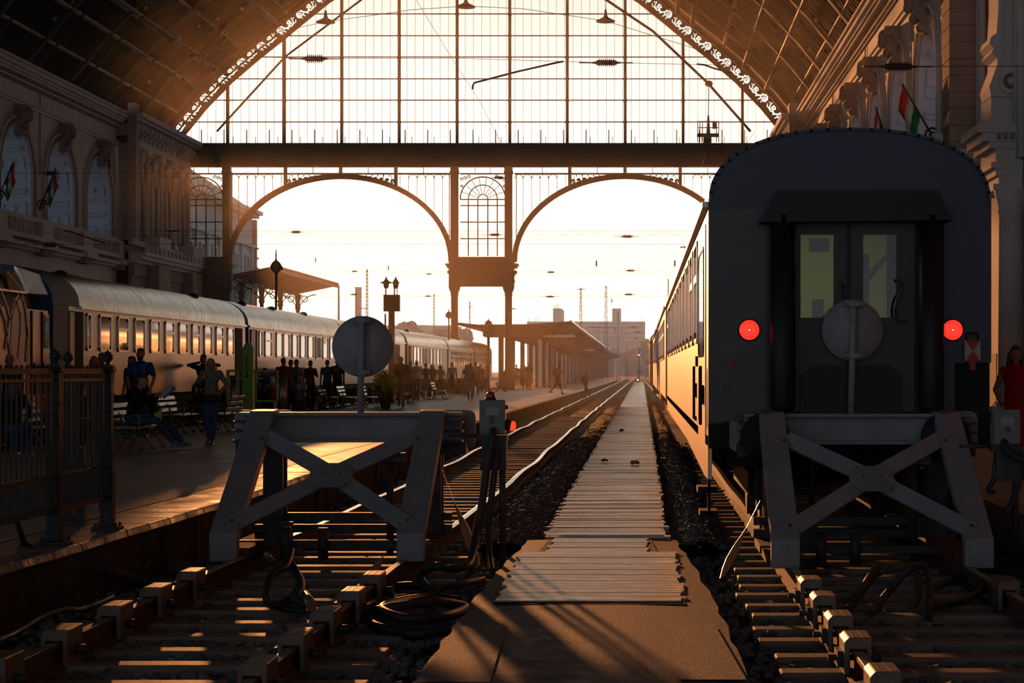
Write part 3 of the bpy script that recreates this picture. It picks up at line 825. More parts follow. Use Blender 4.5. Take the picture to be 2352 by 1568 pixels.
while cnt < 17000:
    y = 8.5 + 42 * random.random() ** 2.0
    x = random.uniform(-4.55, 4.2)
    l, r_ = deck_x(y)
    if l - .02 < x < r_ + .02 or x < ex(y) + .05: continue
    if y > 22 and x > 1.2 and random.random() < .8: continue
    if y > 20 and random.random() < .6: x = random.uniform(-1.9, -1.0) if random.random() < .5 else random.uniform(.3, .95)
    s = random.uniform(.018, .042)
    if random.random() < .05: s *= 1.6
    zb_ = -.205 + ((.17 * sin(pi * (x + 1.95) / .97) if -1.95 < x < -.98 else (.17 * sin(pi * (x - .25) / .7) if .25 < x < .95 else 0)) if y > 20 else 0)
    rock(Vector((x, y, zb_ + s * .3)), s); cnt += 1
o = st.build('ballast_stones', M['stone'], fix=False); tag(o, 'loose grey crushed stones lying between and beside the rails', 'ballast', kind='stuff')
# ballast shoulders beside the boardwalk
sh = MB()
for (xa, xb, y0, y1) in ((-1.95, -.98, 20, 285), (.25, .95, 20, 285)):
    yy_ = [y0 + i * .25 for i in range(160)] + [60 + i * 2.5 for i in range(91)]
    nx = 9
    vs = []
    for y in yy_:
        for i in range(nx + 1):
            x = lerp(xa, xb, i / nx); vs.append((x, y, -.27 + .17 * sin(pi * i / nx) + random.uniform(-.022, .022)))
    sh.add(vs, [(a * (nx + 1) + i, a * (nx + 1) + i + 1, (a + 1) * (nx + 1) + i + 1, (a + 1) * (nx + 1) + i) for a in range(len(yy_) - 1) for i in range(nx)])
S(sh.build('ground_shoulder', mat('dark_ballast', (.030, .029, .027), .95, noise=.5, scale=14, bump=1.0, bscale=30), fix=False))

# ---------------------------------------------------------------- boardwalk and concrete ramp
b_ = MB(); random.seed(5); y = 20.05
while y < 283:
    wd = random.choice((.16, .2, .22, .26)) if y < 90 else .8
    j = random.uniform(-.003, .004)
    l, r_ = deck_x(y)
    xl, xr_ = l + random.uniform(-.05, .03), r_ + random.uniform(-.03, .04)
    t1 = random.uniform(-.003, .003)
    b_.hexa([(xl, y, -.06), (xr_, y, -.06), (xr_, y + wd - .006, -.06), (xl, y + wd - .006, -.06), (xl, y, .0 + j), (xr_, y, .0 + j + t1), (xr_, y + wd - .006, j + t1 * .5), (xl, y + wd - .006, j - .004)])
    y += wd
o = b_.build('boardwalk', M['plank'], fix=False)
tag(o, 'long wooden boardwalk of cross planks between the two tracks, glowing in low sun', 'boardwalk')
cb = MB(); yy_ = [6.5 + i * .35 for i in range(39)]
vs = []
random.seed(8)
for y in yy_:
    l, r_ = deck_x(min(y, 19.8)); l += random.uniform(-.02, .02); r_ += random.uniform(-.02, .02)
    vs += [(l - .06, y, -.3), (l, y, -.01), (lerp(l, r_, .33), y, .0), (lerp(l, r_, .66), y, .0), (r_, y, -.01), (r_ + .06, y, -.3)]
cb.add(vs, [(a * 6 + i, a * 6 + i + 1, (a + 1) * 6 + i + 1, (a + 1) * 6 + i) for a in range(len(yy_) - 1) for i in range(5)])
e0 = len(vs) - 6
cb.add([vs[e0 + i] for i in range(6)], [(0, 1, 2, 3, 4, 5)])
root = thing('concrete_ramp', 'grey concrete and asphalt slab in the foreground with plank inset, widening towards the viewer', 'ramp')
o = cb.build('slab', M['conc'], root, fix=False)
pl = MB(); random.seed(6); y = 14.42
while y < 19.75:
    t = (y - 14.42) / 5.3
    xl = (G(1135, 1385).x if t < .1 else (G(1190, 1290).x if t < .72 else G(1270, 1240).x)); xr_ = G(1570, 1385).x if t < .15 else (G(1555, 1300).x if t < .72 else G(1490, 1240).x)
    if .1 <= t < .72: xl = lerp(G(1140, 1380).x, G(1195, 1275).x, (t - .1) / .62); xr_ = lerp(G(1572, 1380).x, G(1552, 1275).x, (t - .1) / .62)
    wd = random.choice((.13, .17, .2)); j = random.uniform(0, .012)
    xl += random.uniform(-.03, .03); xr_ += random.uniform(-.03, .03)
    pl.box(xl, xr_, y, y + wd - .007, -.02, .008 + j * .4); y += wd
pl.build('plank_inset', M['plank'], root)
dk = MB(); dk.add([(G(1130, 1392).x, 14.3, .003), (G(1576, 1392).x, 14.3, .003), (G(1495, 1238).x, 19.75, .003), (G(1262, 1238).x, 19.75, .003)], [(0, 1, 2, 3)])
dk.build('dark_joint', M['ballast'], root)
pp = MB(); a = [(955, 1566), (1125, 1566), (1165, 1430), (1045, 1440)]
pp.add([G(x, y, .006) for x, y in a] , [(0, 1, 2, 3)]); a = [(1545, 1440), (1640, 1432), (1715, 1560), (1555, 1560)]
pp.add([G(x, y, .006) for x, y in a], [(0, 1, 2, 3)]); pp.build('patch', mat('concrete_patch', (0.14, .135, .137), .7, noise=.25, scale=7, bump=.25, bscale=40), root, fix=False)
gr = MB(); gr.box(G(1285, 1228).x, G(1525, 1228).x, 20.0, 20.12, -.01, .03)
for i in range(22): gr.box(lerp(G(1290, 1228).x, G(1370, 1228).x, i / 21), lerp(G(1290, 1228).x, G(1370, 1228).x, i / 21) + .008, 20.12, 20.2, 0, .03)
tag(gr.build('metal_grating', M['railold']), 'narrow metal strip across the near end of the boardwalk', 'grating')

# ---------------------------------------------------------------- buffer stops
def stop_plane(cx, px, py, Y0, slope=1.777, z0=.235, off=0.0):
    k = (py - VY) / F; Yc = (Y0 + slope * (H - z0)) / (1 + slope * k) + off
    return Vector(((px - VX) / F * Yc, Yc, H - k * Yc))
def buffer_stop(cx, Y0, label, discr, discz, polex, tilt):
    root = thing('buffer_stop', label, 'buffer stop', (cx, Y0, 0)); m_ = M['stoppaint']
    D, ZT, Z1 = 1.88, 1.30, .235; LX = .845
    for s in (-1, 1):
        b_ = MB(); x = s * LX
        p = [(0.0, -.02), (0.0, Z1), (D - .05, ZT), (D + .22, ZT + .015), (D + .22, ZT - .05), (D + .02, ZT - .1), (.14, Z1 - .06), (.14, -.02)]
        b_.prism(p, x - .125, x + .125, 'yz')
        b_.prism([(.14, Z1 - .06), (D, ZT - .12), (D, ZT - .3), (.14, -.02)], x - s * .0 - .012, x + .012, 'yz')
        lg = b_.build('leg', m_, root, bevel=.012)
        q = MB()
        q.box(x - .14, x + .14, .5, 2.3, -.02, .06)
        q.build('foot_beam', M['railside'], root)
        c = MB(); xx = s * .80
        c.box(xx - .10, xx + .10, D + .28, D + .33, .05, ZT - .05); c.box(xx - .10, xx + .10, D + .50, D + .55, .05, ZT - .05); c.box(xx - .02, xx + .02, D + .33, D + .5, .05, ZT - .05)
        c.build('rear_post', M['darksteel'], root)
    b_ = MB(); y0 = D - .02
    b_.box(-1.1, 1.12, y0 + .05, y0 + .35, 1.25, 1.285); b_.box(-1.1, 1.12, y0 + .05, y0 + .35, .985, 1.02); b_.box(-1.1, 1.12, y0 + .18, y0 + .23, 1.0, 1.27)
    b_.build('cross_beam', m_, root, bevel=.008)
    for s in (-1, 1):
        c = MB(); cx_ = s * .93; yb_ = y0 + .5
        a = .30; h = .20; zc = 1.10; pts = []
        for (ux, uz, a0) in ((1, 1, 0), (-1, 1, 90), (-1, -1, 180), (1, -1, 270)):
            for t in range(0, 91, 30):
                an = radians(a0 + t); pts.append((cx_ + ux * (a - .07) + .07 * cos(an), zc + uz * (h - .07) + .07 * sin(an)))
        c.prism(pts, yb_, yb_ + .06, 'xz')
        c.build('buffer_plate', M['stoppaint'], root)
        c = MB()
        for z in (1.0, 1.1, 1.19): c.box(min(s * .96, s * 1.14), max(s * .96, s * 1.14), y0 - .02, yb_, z - .012, z + .012)
        c.box(min(s * .7, s * 1.16), max(s * .7, s * 1.16), y0 + .22, yb_, .86, .98)
        c.build('buffer_bracket', M['darksteel'], root)
    def pl_(x, z): return Vector((x, (z - Z1) / (ZT - Z1) * D - .01, z))
    up = Vector((0, -(ZT - Z1), D)).normalized(); nrm = Vector((0, -1, 0))
    gc = pl_(0, .72)
    for (xa, za, xb, zb_) in ((-.74, 1.06, 0, .72), (.74, 1.06, 0, .72), (-.80, .30, 0, .72), (.80, .30, 0, .72)):
        c = MB(); p0 = pl_(xa, za) + Vector((0, .03, 0)); p1 = pl_(xb, zb_) + Vector((0, .03, 0))
        pn = (Vector((0, -(ZT - Z1), 0)) + Vector((0, 0, D))).normalized()
        c.beam(p0, p1, .16, .035, up=Vector((0, -1, .56))); c.beam(p0 + Vector((0, .07, -.05)), p1 + Vector((0, .07, -.05)), .02, .10, up=Vector((0, -1, .56)))
        c.build('brace', m_, root, bevel=.006)
    c = MB(); w2, h2, k = .215, .105, .10
    oc = [(-w2 + k, -h2), (w2 - k * .9, -h2), (w2, -h2 * .35), (w2 - .02, h2 * .45), (w2 - k, h2), (-w2 + k * .9, h2), (-w2 + .02, h2 * .5), (-w2 - .0, -h2 * .4)]
    vs = [gc + Vector((a, (b2 / (ZT - Z1)) * D - .02, b2)) for a, b2 in oc]; vs2 = [v + Vector((0, -.03, .0)) for v in vs]
    n_ = len(vs); c.add(vs + vs2, [list(range(n_)), [n_ + i for i in range(n_)]] + [(i, (i + 1) % n_, n_ + (i + 1) % n_, n_ + i) for i in range(n_)], False)
    c.build('gusset_plate', m_, root, bevel=.006)
    for (x, z) in ((-.80, .34), (.80, .34), (-.76, 1.04), (.76, 1.04), (-.08, .73), (.08, .73)):
        c = MB(); p = pl_(x, z) + Vector((0, -.035, 0)); c.cyl(p + Vector((0, .03, 0)), p, .022, .02, 6); c.cyl(p, p + Vector((0, -.015, 0)), .012, .012, 6); c.build('bolt', M['bolt'], root)
    c = MB()
    for z in (.10, .22): c.box(-1.0, 1.0, D + .35, D + .45, z - .04, z + .04)
    c.box(-1.0, 1.0, 1.2, 1.28, .0, .07)
    c.build('lower_crossbar', M['darksteel'], root)
    c = MB(); c.cyl((.47, 1.5, -.1), (.47, 1.5, .95), .035, .035, 8); c.box(.38, .62, 1.4, 1.6, .82, .9); c.build('inner_strut', M['darksteel'], root)
    c = MB(); c.cyl((-.45, .95, -.1), (-.45, .95, .22), .05); c.build('short_post', M['darksteel'], root)
    c = MB(); c.cyl((-.12, 1.1, -.1), (-.12, 1.1, .2), .05); c.build('short_post', M['darksteel'], root)
    c = MB(); c.box(-.7, -.45, 1.3, 1.36, .0, .24); c.build('short_plate', M['darksteel'], root)
    # round sign seen from behind
    yp = y0 + .26; top_ = Vector((polex + tilt * .6, yp, discz + discr * .96)); bot = Vector((polex, yp, 1.285))
    c = MB(); c.cyl(bot, top_, .034, .032, 14); pole = c.build('sign_pole', M['disc'], root)
    ax = (top_ - bot).normalized(); dc = Vector((polex + tilt * .5, yp, discz))
    c = MB(); c.lathe([(.0, .075), (discr * .99, .075), (discr * 1.0, .07), (discr * 1.0, .055), (0, .05)], dc, 48, 'y'); c.build('sign_disc', M['disc'], root, fix=True)
    c = MB()
    for zz in (discz + discr * .84, discz - discr * .84):
        c.box(dc.x - .09, dc.x + .09, yp - .045, yp + .06, zz - .018, zz + .018); c.box(dc.x - .045, dc.x + .045, yp - .06, yp - .03, zz - .025, zz + .025)
        for s in (-.075, .075): c.cyl((dc.x + s, yp - .045, zz), (dc.x + s, yp - .065, zz), .014, .014, 6)
    c.box(dc.x + .055, dc.x + .065, yp + .03, yp + .055, discz - discr * .8, discz + discr * .8)
    c.build('sign_bracket', M['stoppaint'], root)
    return root
buffer_stop(-2.93, 17.65, 'grey steel buffer stop with X brace and round sign, before the empty track', .31, 1.945, .09, .03)
buffer_stop(2.10, 17.06, 'grey steel buffer stop with X brace and round sign, standing before the blue coach', .30, 2.10, -.05, .04)

# rail clamps
def clamp():
    root = thing('rail_clamp', 'x', 'rail clamp')
    b_ = MB()
    b_.prism([(-.085, -.16), (-.085, .045), (-.055, .075), (.085, .075), (.085, .05), (.085, -.16), (.05, -.16), (.05, .0), (-.05, .0), (-.05, -.16)], -.17, .17, 'xz')
    b_.build('housing', M['clamp'], root, bevel=.008)
    t_ = MB()
    for q in (-.028, .028): t_.box(q - .002, q + .002, -.17, .17, .073, .0765)
    t_.build('top_groove', M['rubber'], root)
    c = MB(); c.box(-.12, -.085, -.09, .12, -.12, -.02); c.cyl((-.17, .0, -.07), (.16, .0, -.07), .02, .02, 8); c.cyl((.085, .0, -.07), (.15, .0, -.07), .035, .035, 6)
    c.build('clamping_bolt', M['darksteel'], root)
    return root
M['clamp'] = mat('clamp_iron', (.15, .115, .095), .5, metal=.3, noise=.2, scale=12, bump=.15)
c0 = clamp(); used = False
ordn = ('nearest the buffer stop', 'second from the buffer stop', 'third from the buffer stop', 'fourth from the buffer stop', 'fifth, nearest the viewer')
for (fx, ys_, txt) in ((lambda y: xr8(y, 0), (16.0, 14.85, 13.7, 12.45, 11.25), 'left rail of the empty track'), (lambda y: xr8(y, 1), (15.75, 14.6, 13.4, 12.25, 11.05), 'right rail of the empty track'),
                       (x9(0), (15.4, 14.3, 13.15, 12.1, 10.75), 'left rail before the blue coach'), (x9(1), (15.3, 14.0), 'right rail before the blue coach')):
    for i, y in enumerate(ys_):
        o = c0 if not used else copy_thing(c0, (0, 0, 0)); used = True
        o.location = (fx(y), y, .006)
        o['label'] = 'iron clamp on the %s, %s' % (txt, ordn[i])
        o['group'] = 'clamp blocks on the rails'

# ---------------------------------------------------------------- signal boxes by the stops
from_font = None
def text(body, size, loc, m_, parent, rot=(pi / 2, 0, 0), name='number', ext=.001):
    cu = bpy.data.curves.new(name, 'FONT'); cu.body = body; cu.size = size; cu.align_x = 'CENTER'; cu.align_y = 'CENTER'; cu.extrude = ext; cu.resolution_u = 4
    t_ = bpy.data.objects.new(name, cu); col.objects.link(t_)
    bpy.context.view_layer.update()
    me = bpy.data.meshes.new_from_object(t_.evaluated_get(bpy.context.evaluated_depsgraph_get()))
    bpy.data.objects.remove(t_)
    me.materials.clear(); me.materials.append(m_)
    o = bpy.data.objects.new(name, me); col.objects.link(o); o.location = loc; o.rotation_euler = rot
    if parent is not None: o.parent = parent
    return o
M['red'] = mat('red_lamp_glass', (.6, .03, .015), .2, emit=(1, .05, .015), es=1.2)
M['reddull'] = mat('unlit_red_lamp_glass', (.35, .03, .02), .2)
M['box'] = mat('signal_box_grey', (.15, .16, .165), .5, noise=.15, scale=14)
def signal_box(num, c, label, lamp):
    root = thing('signal_box', label, 'signal box', (c[0], c[1], -.18)); z = c[2] + .18
    b_ = MB(); b_.box(-.12, .12, -.09, .09, z - .16, z + .16); b_.build('housing', M['box'], root, bevel=.01)
    text(num, .10, (.0, -.092, z - .035), M['rubber'], root)
    p = MB(); p.box(-.06, .06, -.094, -.09, z + .02, z + .09); p.build('type_plate', mat('plate_grey', (.2, .21, .22), .4), root)
    if lamp:
        l = MB(); l.lathe([(.055, 0), (.05, .015), (.044, .02)], (-.02, 0, z + .16), 16); l.build('lamp_socket', M['rubber'], root)
        l = MB(); l.lathe([(.042, 0), (.045, .01), (.040, .045), (.03, .055), (0, .06)], (-.02, 0, z + .178), 16); l.build('top_lamp', M['red'] if False else M['reddull'], root)
        l = MB(); l.cyl((.12, 0, z - .07), (.17, 0, z - .08), .055, .05, 12); l.build('side_lamp_shade', M['rubber'], root)
        l = MB(); l.lathe([(.045, 0), (.048, .01), (.04, .045), (0, .055)], (.165, 0, z - .085), 14, 'x'); l.build('side_lamp', M['red'], root)
        l = MB(); l.cyl((.12, 0, z + .09), (.145, 0, z + .09), .02, .02, 8); l.build('knob', M['reddull'], root)
    b_ = MB(); b_.box(-.14, .14, -.08, .08, z - .22, z - .17); b_.cyl((-.42, .05, z - .18), (-.1, .05, z - .18), .014, .014, 8)
    b_.box(-.10, .13, -.05, .06, z - .5, z - .22); b_.cyl((-.07, .0, z - .5), (-.07, .0, z - .42), .05); b_.cyl((.09, .0, .0), (.09, .0, z - .2), .03, .03, 8)
    b_.build('stand', M['darksteel'], root)
    return root
bx = P(1132, 957, 18.4)
signal_box('8', bx, 'grey signal box marked 8 with red lamp beside the left buffer stop', True)
bx9 = P(2310, 980, 18.0)
signal_box('9', bx9, 'grey signal box marked 9 on a stand by the right buffer stop', False)
def spline(pts, k=7):
    pts = [Vector(p) for p in pts]; out = []
    for i in range(len(pts) - 1):
        p0, p1, p2, p3 = pts[max(i - 1, 0)], pts[i], pts[i + 1], pts[min(i + 2, len(pts) - 1)]
        for j in range(k):
            t = j / k
            out.append(.5 * ((2 * p1) + (p2 - p0) * t + (2 * p0 - 5 * p1 + 4 * p2 - p3) * t * t + (3 * p1 - p0 - 3 * p2 + p3) * t ** 3))
    return out + [pts[-1]]
def cable(name, pts, r_, label, cat='cable', m_='rubber', smooth=True, grp=None):
    b_ = MB(); b_.tube(spline(pts) if smooth else pts, r_, 10 if r_ > .01 else 5)
    return tag(b_.build(name, M[m_], fix=False), label, cat, grp)
z0 = -.12
cable('hose', [P(1133, 985, 18.25), P(1131, 1010, 18.2), P(1120, 1060, 18.2), P(1108, 1150, 18.1), P(1095, 1220, 18.0), P(1085, 1275, 17.6), P(1070, 1300, 17.2), P(1030, 1305, 17), P(1000, 1300, 16.9), G(965, 1325, z0), G(990, 1370, z0), G(910, 1380, z0), G(905, 1350, -.1), G(960, 1345, -.05), G(1000, 1360, -.08), G(960, 1370, z0), G(850, 1385, z0), G(838, 1410, z0), G(880, 1432, z0), G(960, 1443, z0), G(1040, 1440, z0), G(1075, 1420, z0)], .036, 'thick black hose running from the signal box marked 8 into a coil', 'hose')
cable('hose', [P(1145, 1030, 18.3), P(1138, 1070, 18.25), P(1128, 1150, 18.2), P(1122, 1220, 18.1), P(1125, 1280, 17.9), P(1130, 1310, 17.6)], .030, 'black hose hanging straight down behind the signal box marked 8', 'hose')
cable('hose', [G(1055, 1378, z0), G(980, 1372, -.1), G(900, 1385, -.06), G(880, 1400, -.05), G(930, 1420, -.06), G(1020, 1415, -.08), G(1070, 1395, z0), G(1000, 1382, -.03), G(900, 1395, -.03), G(845, 1410, -.12), G(870, 1440, -.12), G(960, 1455, -.13), G(1050, 1445, -.13)], .036, 'coiled black hose lying beside the concrete ramp', 'hose')
cable('hose', [G(1110, 1330, -.1), G(1060, 1340, -.08), G(1000, 1355, -.1), G(960, 1370, -.13)], .028, 'short black hose end emerging from under the ramp', 'hose')
cable('brake_hose', [G(600, 1255, -.1), P(625, 1290, 16.6), P(660, 1300, 16.3), P(690, 1330, 15.6), P(685, 1365, 15.1), P(650, 1385, 14.9), P(622, 1388, 14.8), P(612, 1365, 14.8), P(625, 1320, 15), P(655, 1300, 15.2), P(668, 1262, 15.6)], .032, 'looped black brake hose standing up between the rails of the empty track', 'hose')
cable('brake_hose', [P(668, 1290, 15.4), P(690, 1340, 15.0), P(672, 1370, 14.9), P(700, 1390, 14.9), G(640, 1395, -.1), G(700, 1403, -.12)], .028, 'short black hose with metal coupling lying on the sleepers of the empty track', 'hose')
b_ = MB(); b_.cyl(P(700, 1365, 14.9), P(716, 1392, 14.7), .035, .045, 10); b_.cyl(P(680, 1345, 15), P(702, 1368, 14.9), .028, .028, 10)
tag(b_.build('hose_coupling', M['railold']), 'dark metal hose coupling lying beside the looped brake hose', 'coupling')
b_ = MB(); b_.lathe([(.07, -.19), (.07, -.05), (.05, -.02), (.03, .02)], G(478, 1390, -.12), 10)
tag(b_.build('rail_screw', M['bolt']), 'dark round bolt head standing among the stones left of the brake hose', 'bolt')
cable('pipe', [P(186, 1296, 16.35), P(240, 1311, 16.5), P(290, 1326, 16.7), P(352, 1346, 16.9)], .055, 'thick black drain pipe coming out of the platform wall', 'pipe')
cable('pipe', [G(-20, 1478, -.1), G(40, 1450, -.1), G(100, 1415, -.08), G(150, 1398, -.06), G(190, 1398, -.1), G(260, 1370, -.14)], .018, 'thin pale pipe lying along the foot of the platform wall', 'pipe', 'kerb')
cable('hose', [G(1940, 1400, -.1), G(1965, 1380, -.1), P(2010, 1320, 16.0), P(2060, 1305, 16), P(2095, 1300, 15.8), P(2110, 1340, 15.5), P(2105, 1375, 15.2), P(2090, 1395, 15.1)], .03, 'brown hose arching up between the rails before the blue coach', 'hose', 'railside')
cable('hose', [G(2000, 1410, -.1), P(2040, 1360, 15.3), P(2085, 1310, 15.3), P(2120, 1300, 15.4), P(2135, 1340, 15.2), P(2132, 1420, 14.7)], .03, 'dark hose bent over beside the brown hose before the blue coach', 'hose')
cable('pipe', [G(1945, 1393, -.12), P(1985, 1345, 15.4), P(2012, 1300, 16)], .03, 'slanting pipe leaning between the rails before the blue coach', 'pipe', 'darksteel')
cable('hose', [G(2140, 1392, -.1), G(2220, 1375, -.1), G(2290, 1340, -.08), G(2352, 1342, -.06), G(2420, 1330, -.08)], .035, 'black hose crossing the right rail towards the frame edge', 'hose')
cable('hose', [G(2150, 1350, -.1), G(2230, 1310, -.1), G(2290, 1310, -.1), G(2380, 1320, -.1)], .03, 'black hose lying behind the one crossing the right rail', 'hose')
cable('hose', [P(2300, 1000, 18), P(2320, 1040, 17.8), P(2370, 1060, 17.6)], .04, 'thick black hose plugged into the signal box marked 9', 'hose')
cable('hose', [P(2335, 1010, 18), P(2345, 1060, 18), P(2338, 1110, 18), P(2322, 1160, 17.9), P(2310, 1175, 17.9)], .03, 'black hose hanging down to the right-hand platform edge', 'hose')
cable('hose', [P(2285, 1060, 18), P(2282, 1100, 18), P(2270, 1125, 18), P(2285, 1130, 18)], .022, 'thin black hose hanging left of the signal box marked 9', 'hose')
def paddle(pa, pb, w_, label):
    """flat leaf-shaped wooden board leaning over"""
    pa, pb = Vector(pa), Vector(pb); d = pb - pa; L = d.length; d.normalize(); r_ = d.cross(Vector((0, 1, 0))).normalized(); n_ = r_.cross(d)
    prof = [(0, .006), (.35, .012), (.48, .35), (.62, .8), (.78, 1), (.9, .7), (1, .2)]
    b_ = MB(); vs = []
    for t, w2 in prof:
        c = pa + d * L * t
        for s, q in ((-1, -1), (1, -1), (1, 1), (-1, 1)): vs.append(c + r_ * s * w_ * w2 + n_ * q * .008)
    fs = []
    for i in range(len(prof) - 1):
        for j in range(4): fs.append((i * 4 + j, i * 4 + (j + 1) % 4, (i + 1) * 4 + (j + 1) % 4, (i + 1) * 4 + j))
    fs += [(0, 1, 2, 3), tuple(len(vs) - 4 + j for j in range(4))]
    b_.add(vs, fs, False)
    return tag(b_.build('wooden_paddle', M['paddle']), label, 'paddle')
M['paddle'] = mat('varnished_wood', (.42, .22, .11), .4, noise=.15, scale=6)
paddle(P(1014, 1075, 19.2), P(1100, 1298, 17.6), .045, 'long leaf-shaped wooden board leaning against the left buffer stop')
paddle(P(1745, 1150, 17.4), P(1655, 1328, 16.1), .035, 'narrow wooden paddle resting on the sleepers left of the right-hand buffer stop')
paddle(P(900, 1245, 16.9), P(845, 1335, 16.0), .04, 'small wooden board lying across the sleepers under the left buffer stop')
# ---------------------------------------------------------------- coaches
M['blue'] = mat('dark_blue_coach_paint', (.005, .012, .042), .45, noise=.1, scale=1.5)
M['grey_end'] = mat('grey_coach_end_paint', (.030, .030, .036), .45, noise=.08, scale=1.5)
M['cream'] = mat('cream_coach_paint', (.55, .40, .26), .38, metal=.25, noise=.06, scale=2)
M['roofside'] = mat('coach_roof_paint', (.40, .40, .38), .38, metal=.3, noise=.12, scale=1.5, stretch=(6, .8, 6))
M['silver'] = mat('silver_coach_side', (.20, .16, .14), .30, metal=.45, noise=.10, scale=1.2, stretch=(3, 1, .5))
M['silverroof'] = mat('silver_coach_roof', (.52, .54, .50), .30, metal=.8, noise=.16, scale=1.3, stretch=(.8, 5, .8), nrough=.08)
M['darkpane'] = mat('dark_window_pane', (.03, .028, .028), .06, spec=1.0, coat=.3)
M['frame'] = mat('window_frame_alu', (.45, .43, .40), .3, metal=.8)
M['under'] = mat('underframe_black', (.022, .02, .02), .7)
M['tread'] = mat('rubber_gangway', (.007, .007, .008), .5, spec=.3)
def coach_profile(hw, zb, zg, zt, ex=2.3, n=16):
    lo_ = [(-hw, zb), (hw, zb), (hw, zg)]; arc_ = []
    for i in range(n + 1):
        a = pi * i / n; c, s = cos(a), sin(a)
        arc_.append(((abs(c) ** (2 / ex)) * hw * (1 if c > 0 else -1), zg + (abs(s) ** (2 / ex)) * (zt - zg)))
    return arc_
def ring(b_, y0, y1, z0, z1, x, nx, r_=.08, w_=.05, th=.03):
    """rounded window frame on a side plane x, facing nx"""
    pts = []
    for (cy_, cz_, a0) in ((y1 - r_, z1 - r_, 0), (y0 + r_, z1 - r_, 90), (y0 + r_, z0 + r_, 180), (y1 - r_, z0 + r_, 270)):
        for t in (0, 45, 90):
            an = radians(a0 + t); pts.append((cy_ + r_ * cos(an), cz_ + r_ * sin(an)))
    inn = []
    cy_, cz_ = (y0 + y1) / 2, (z0 + z1) / 2
    fy, fz = 1 - 2 * w_ / (y1 - y0), 1 - 2 * w_ / (z1 - z0)
    inn = [(cy_ + (a - cy_) * fy, cz_ + (c - cz_) * fz) for a, c in pts]; n = len(pts)
    X0, X1 = x, x + nx * th
    vs = [(X1, a, c) for a, c in pts] + [(X1, a, c) for a, c in inn] + [(X0, a, c) for a, c in pts] + [(X0 , a, c) for a, c in inn]
    fs = []
    for i in range(n):
        j = (i + 1) % n
        fs += [(i, j, n + j, n + i), (i, j, 2 * n + j, 2 * n + i), (n + i, n + j, 3 * n + j, 3 * n + i)]
    b_.add(vs, fs, False)
    return inn
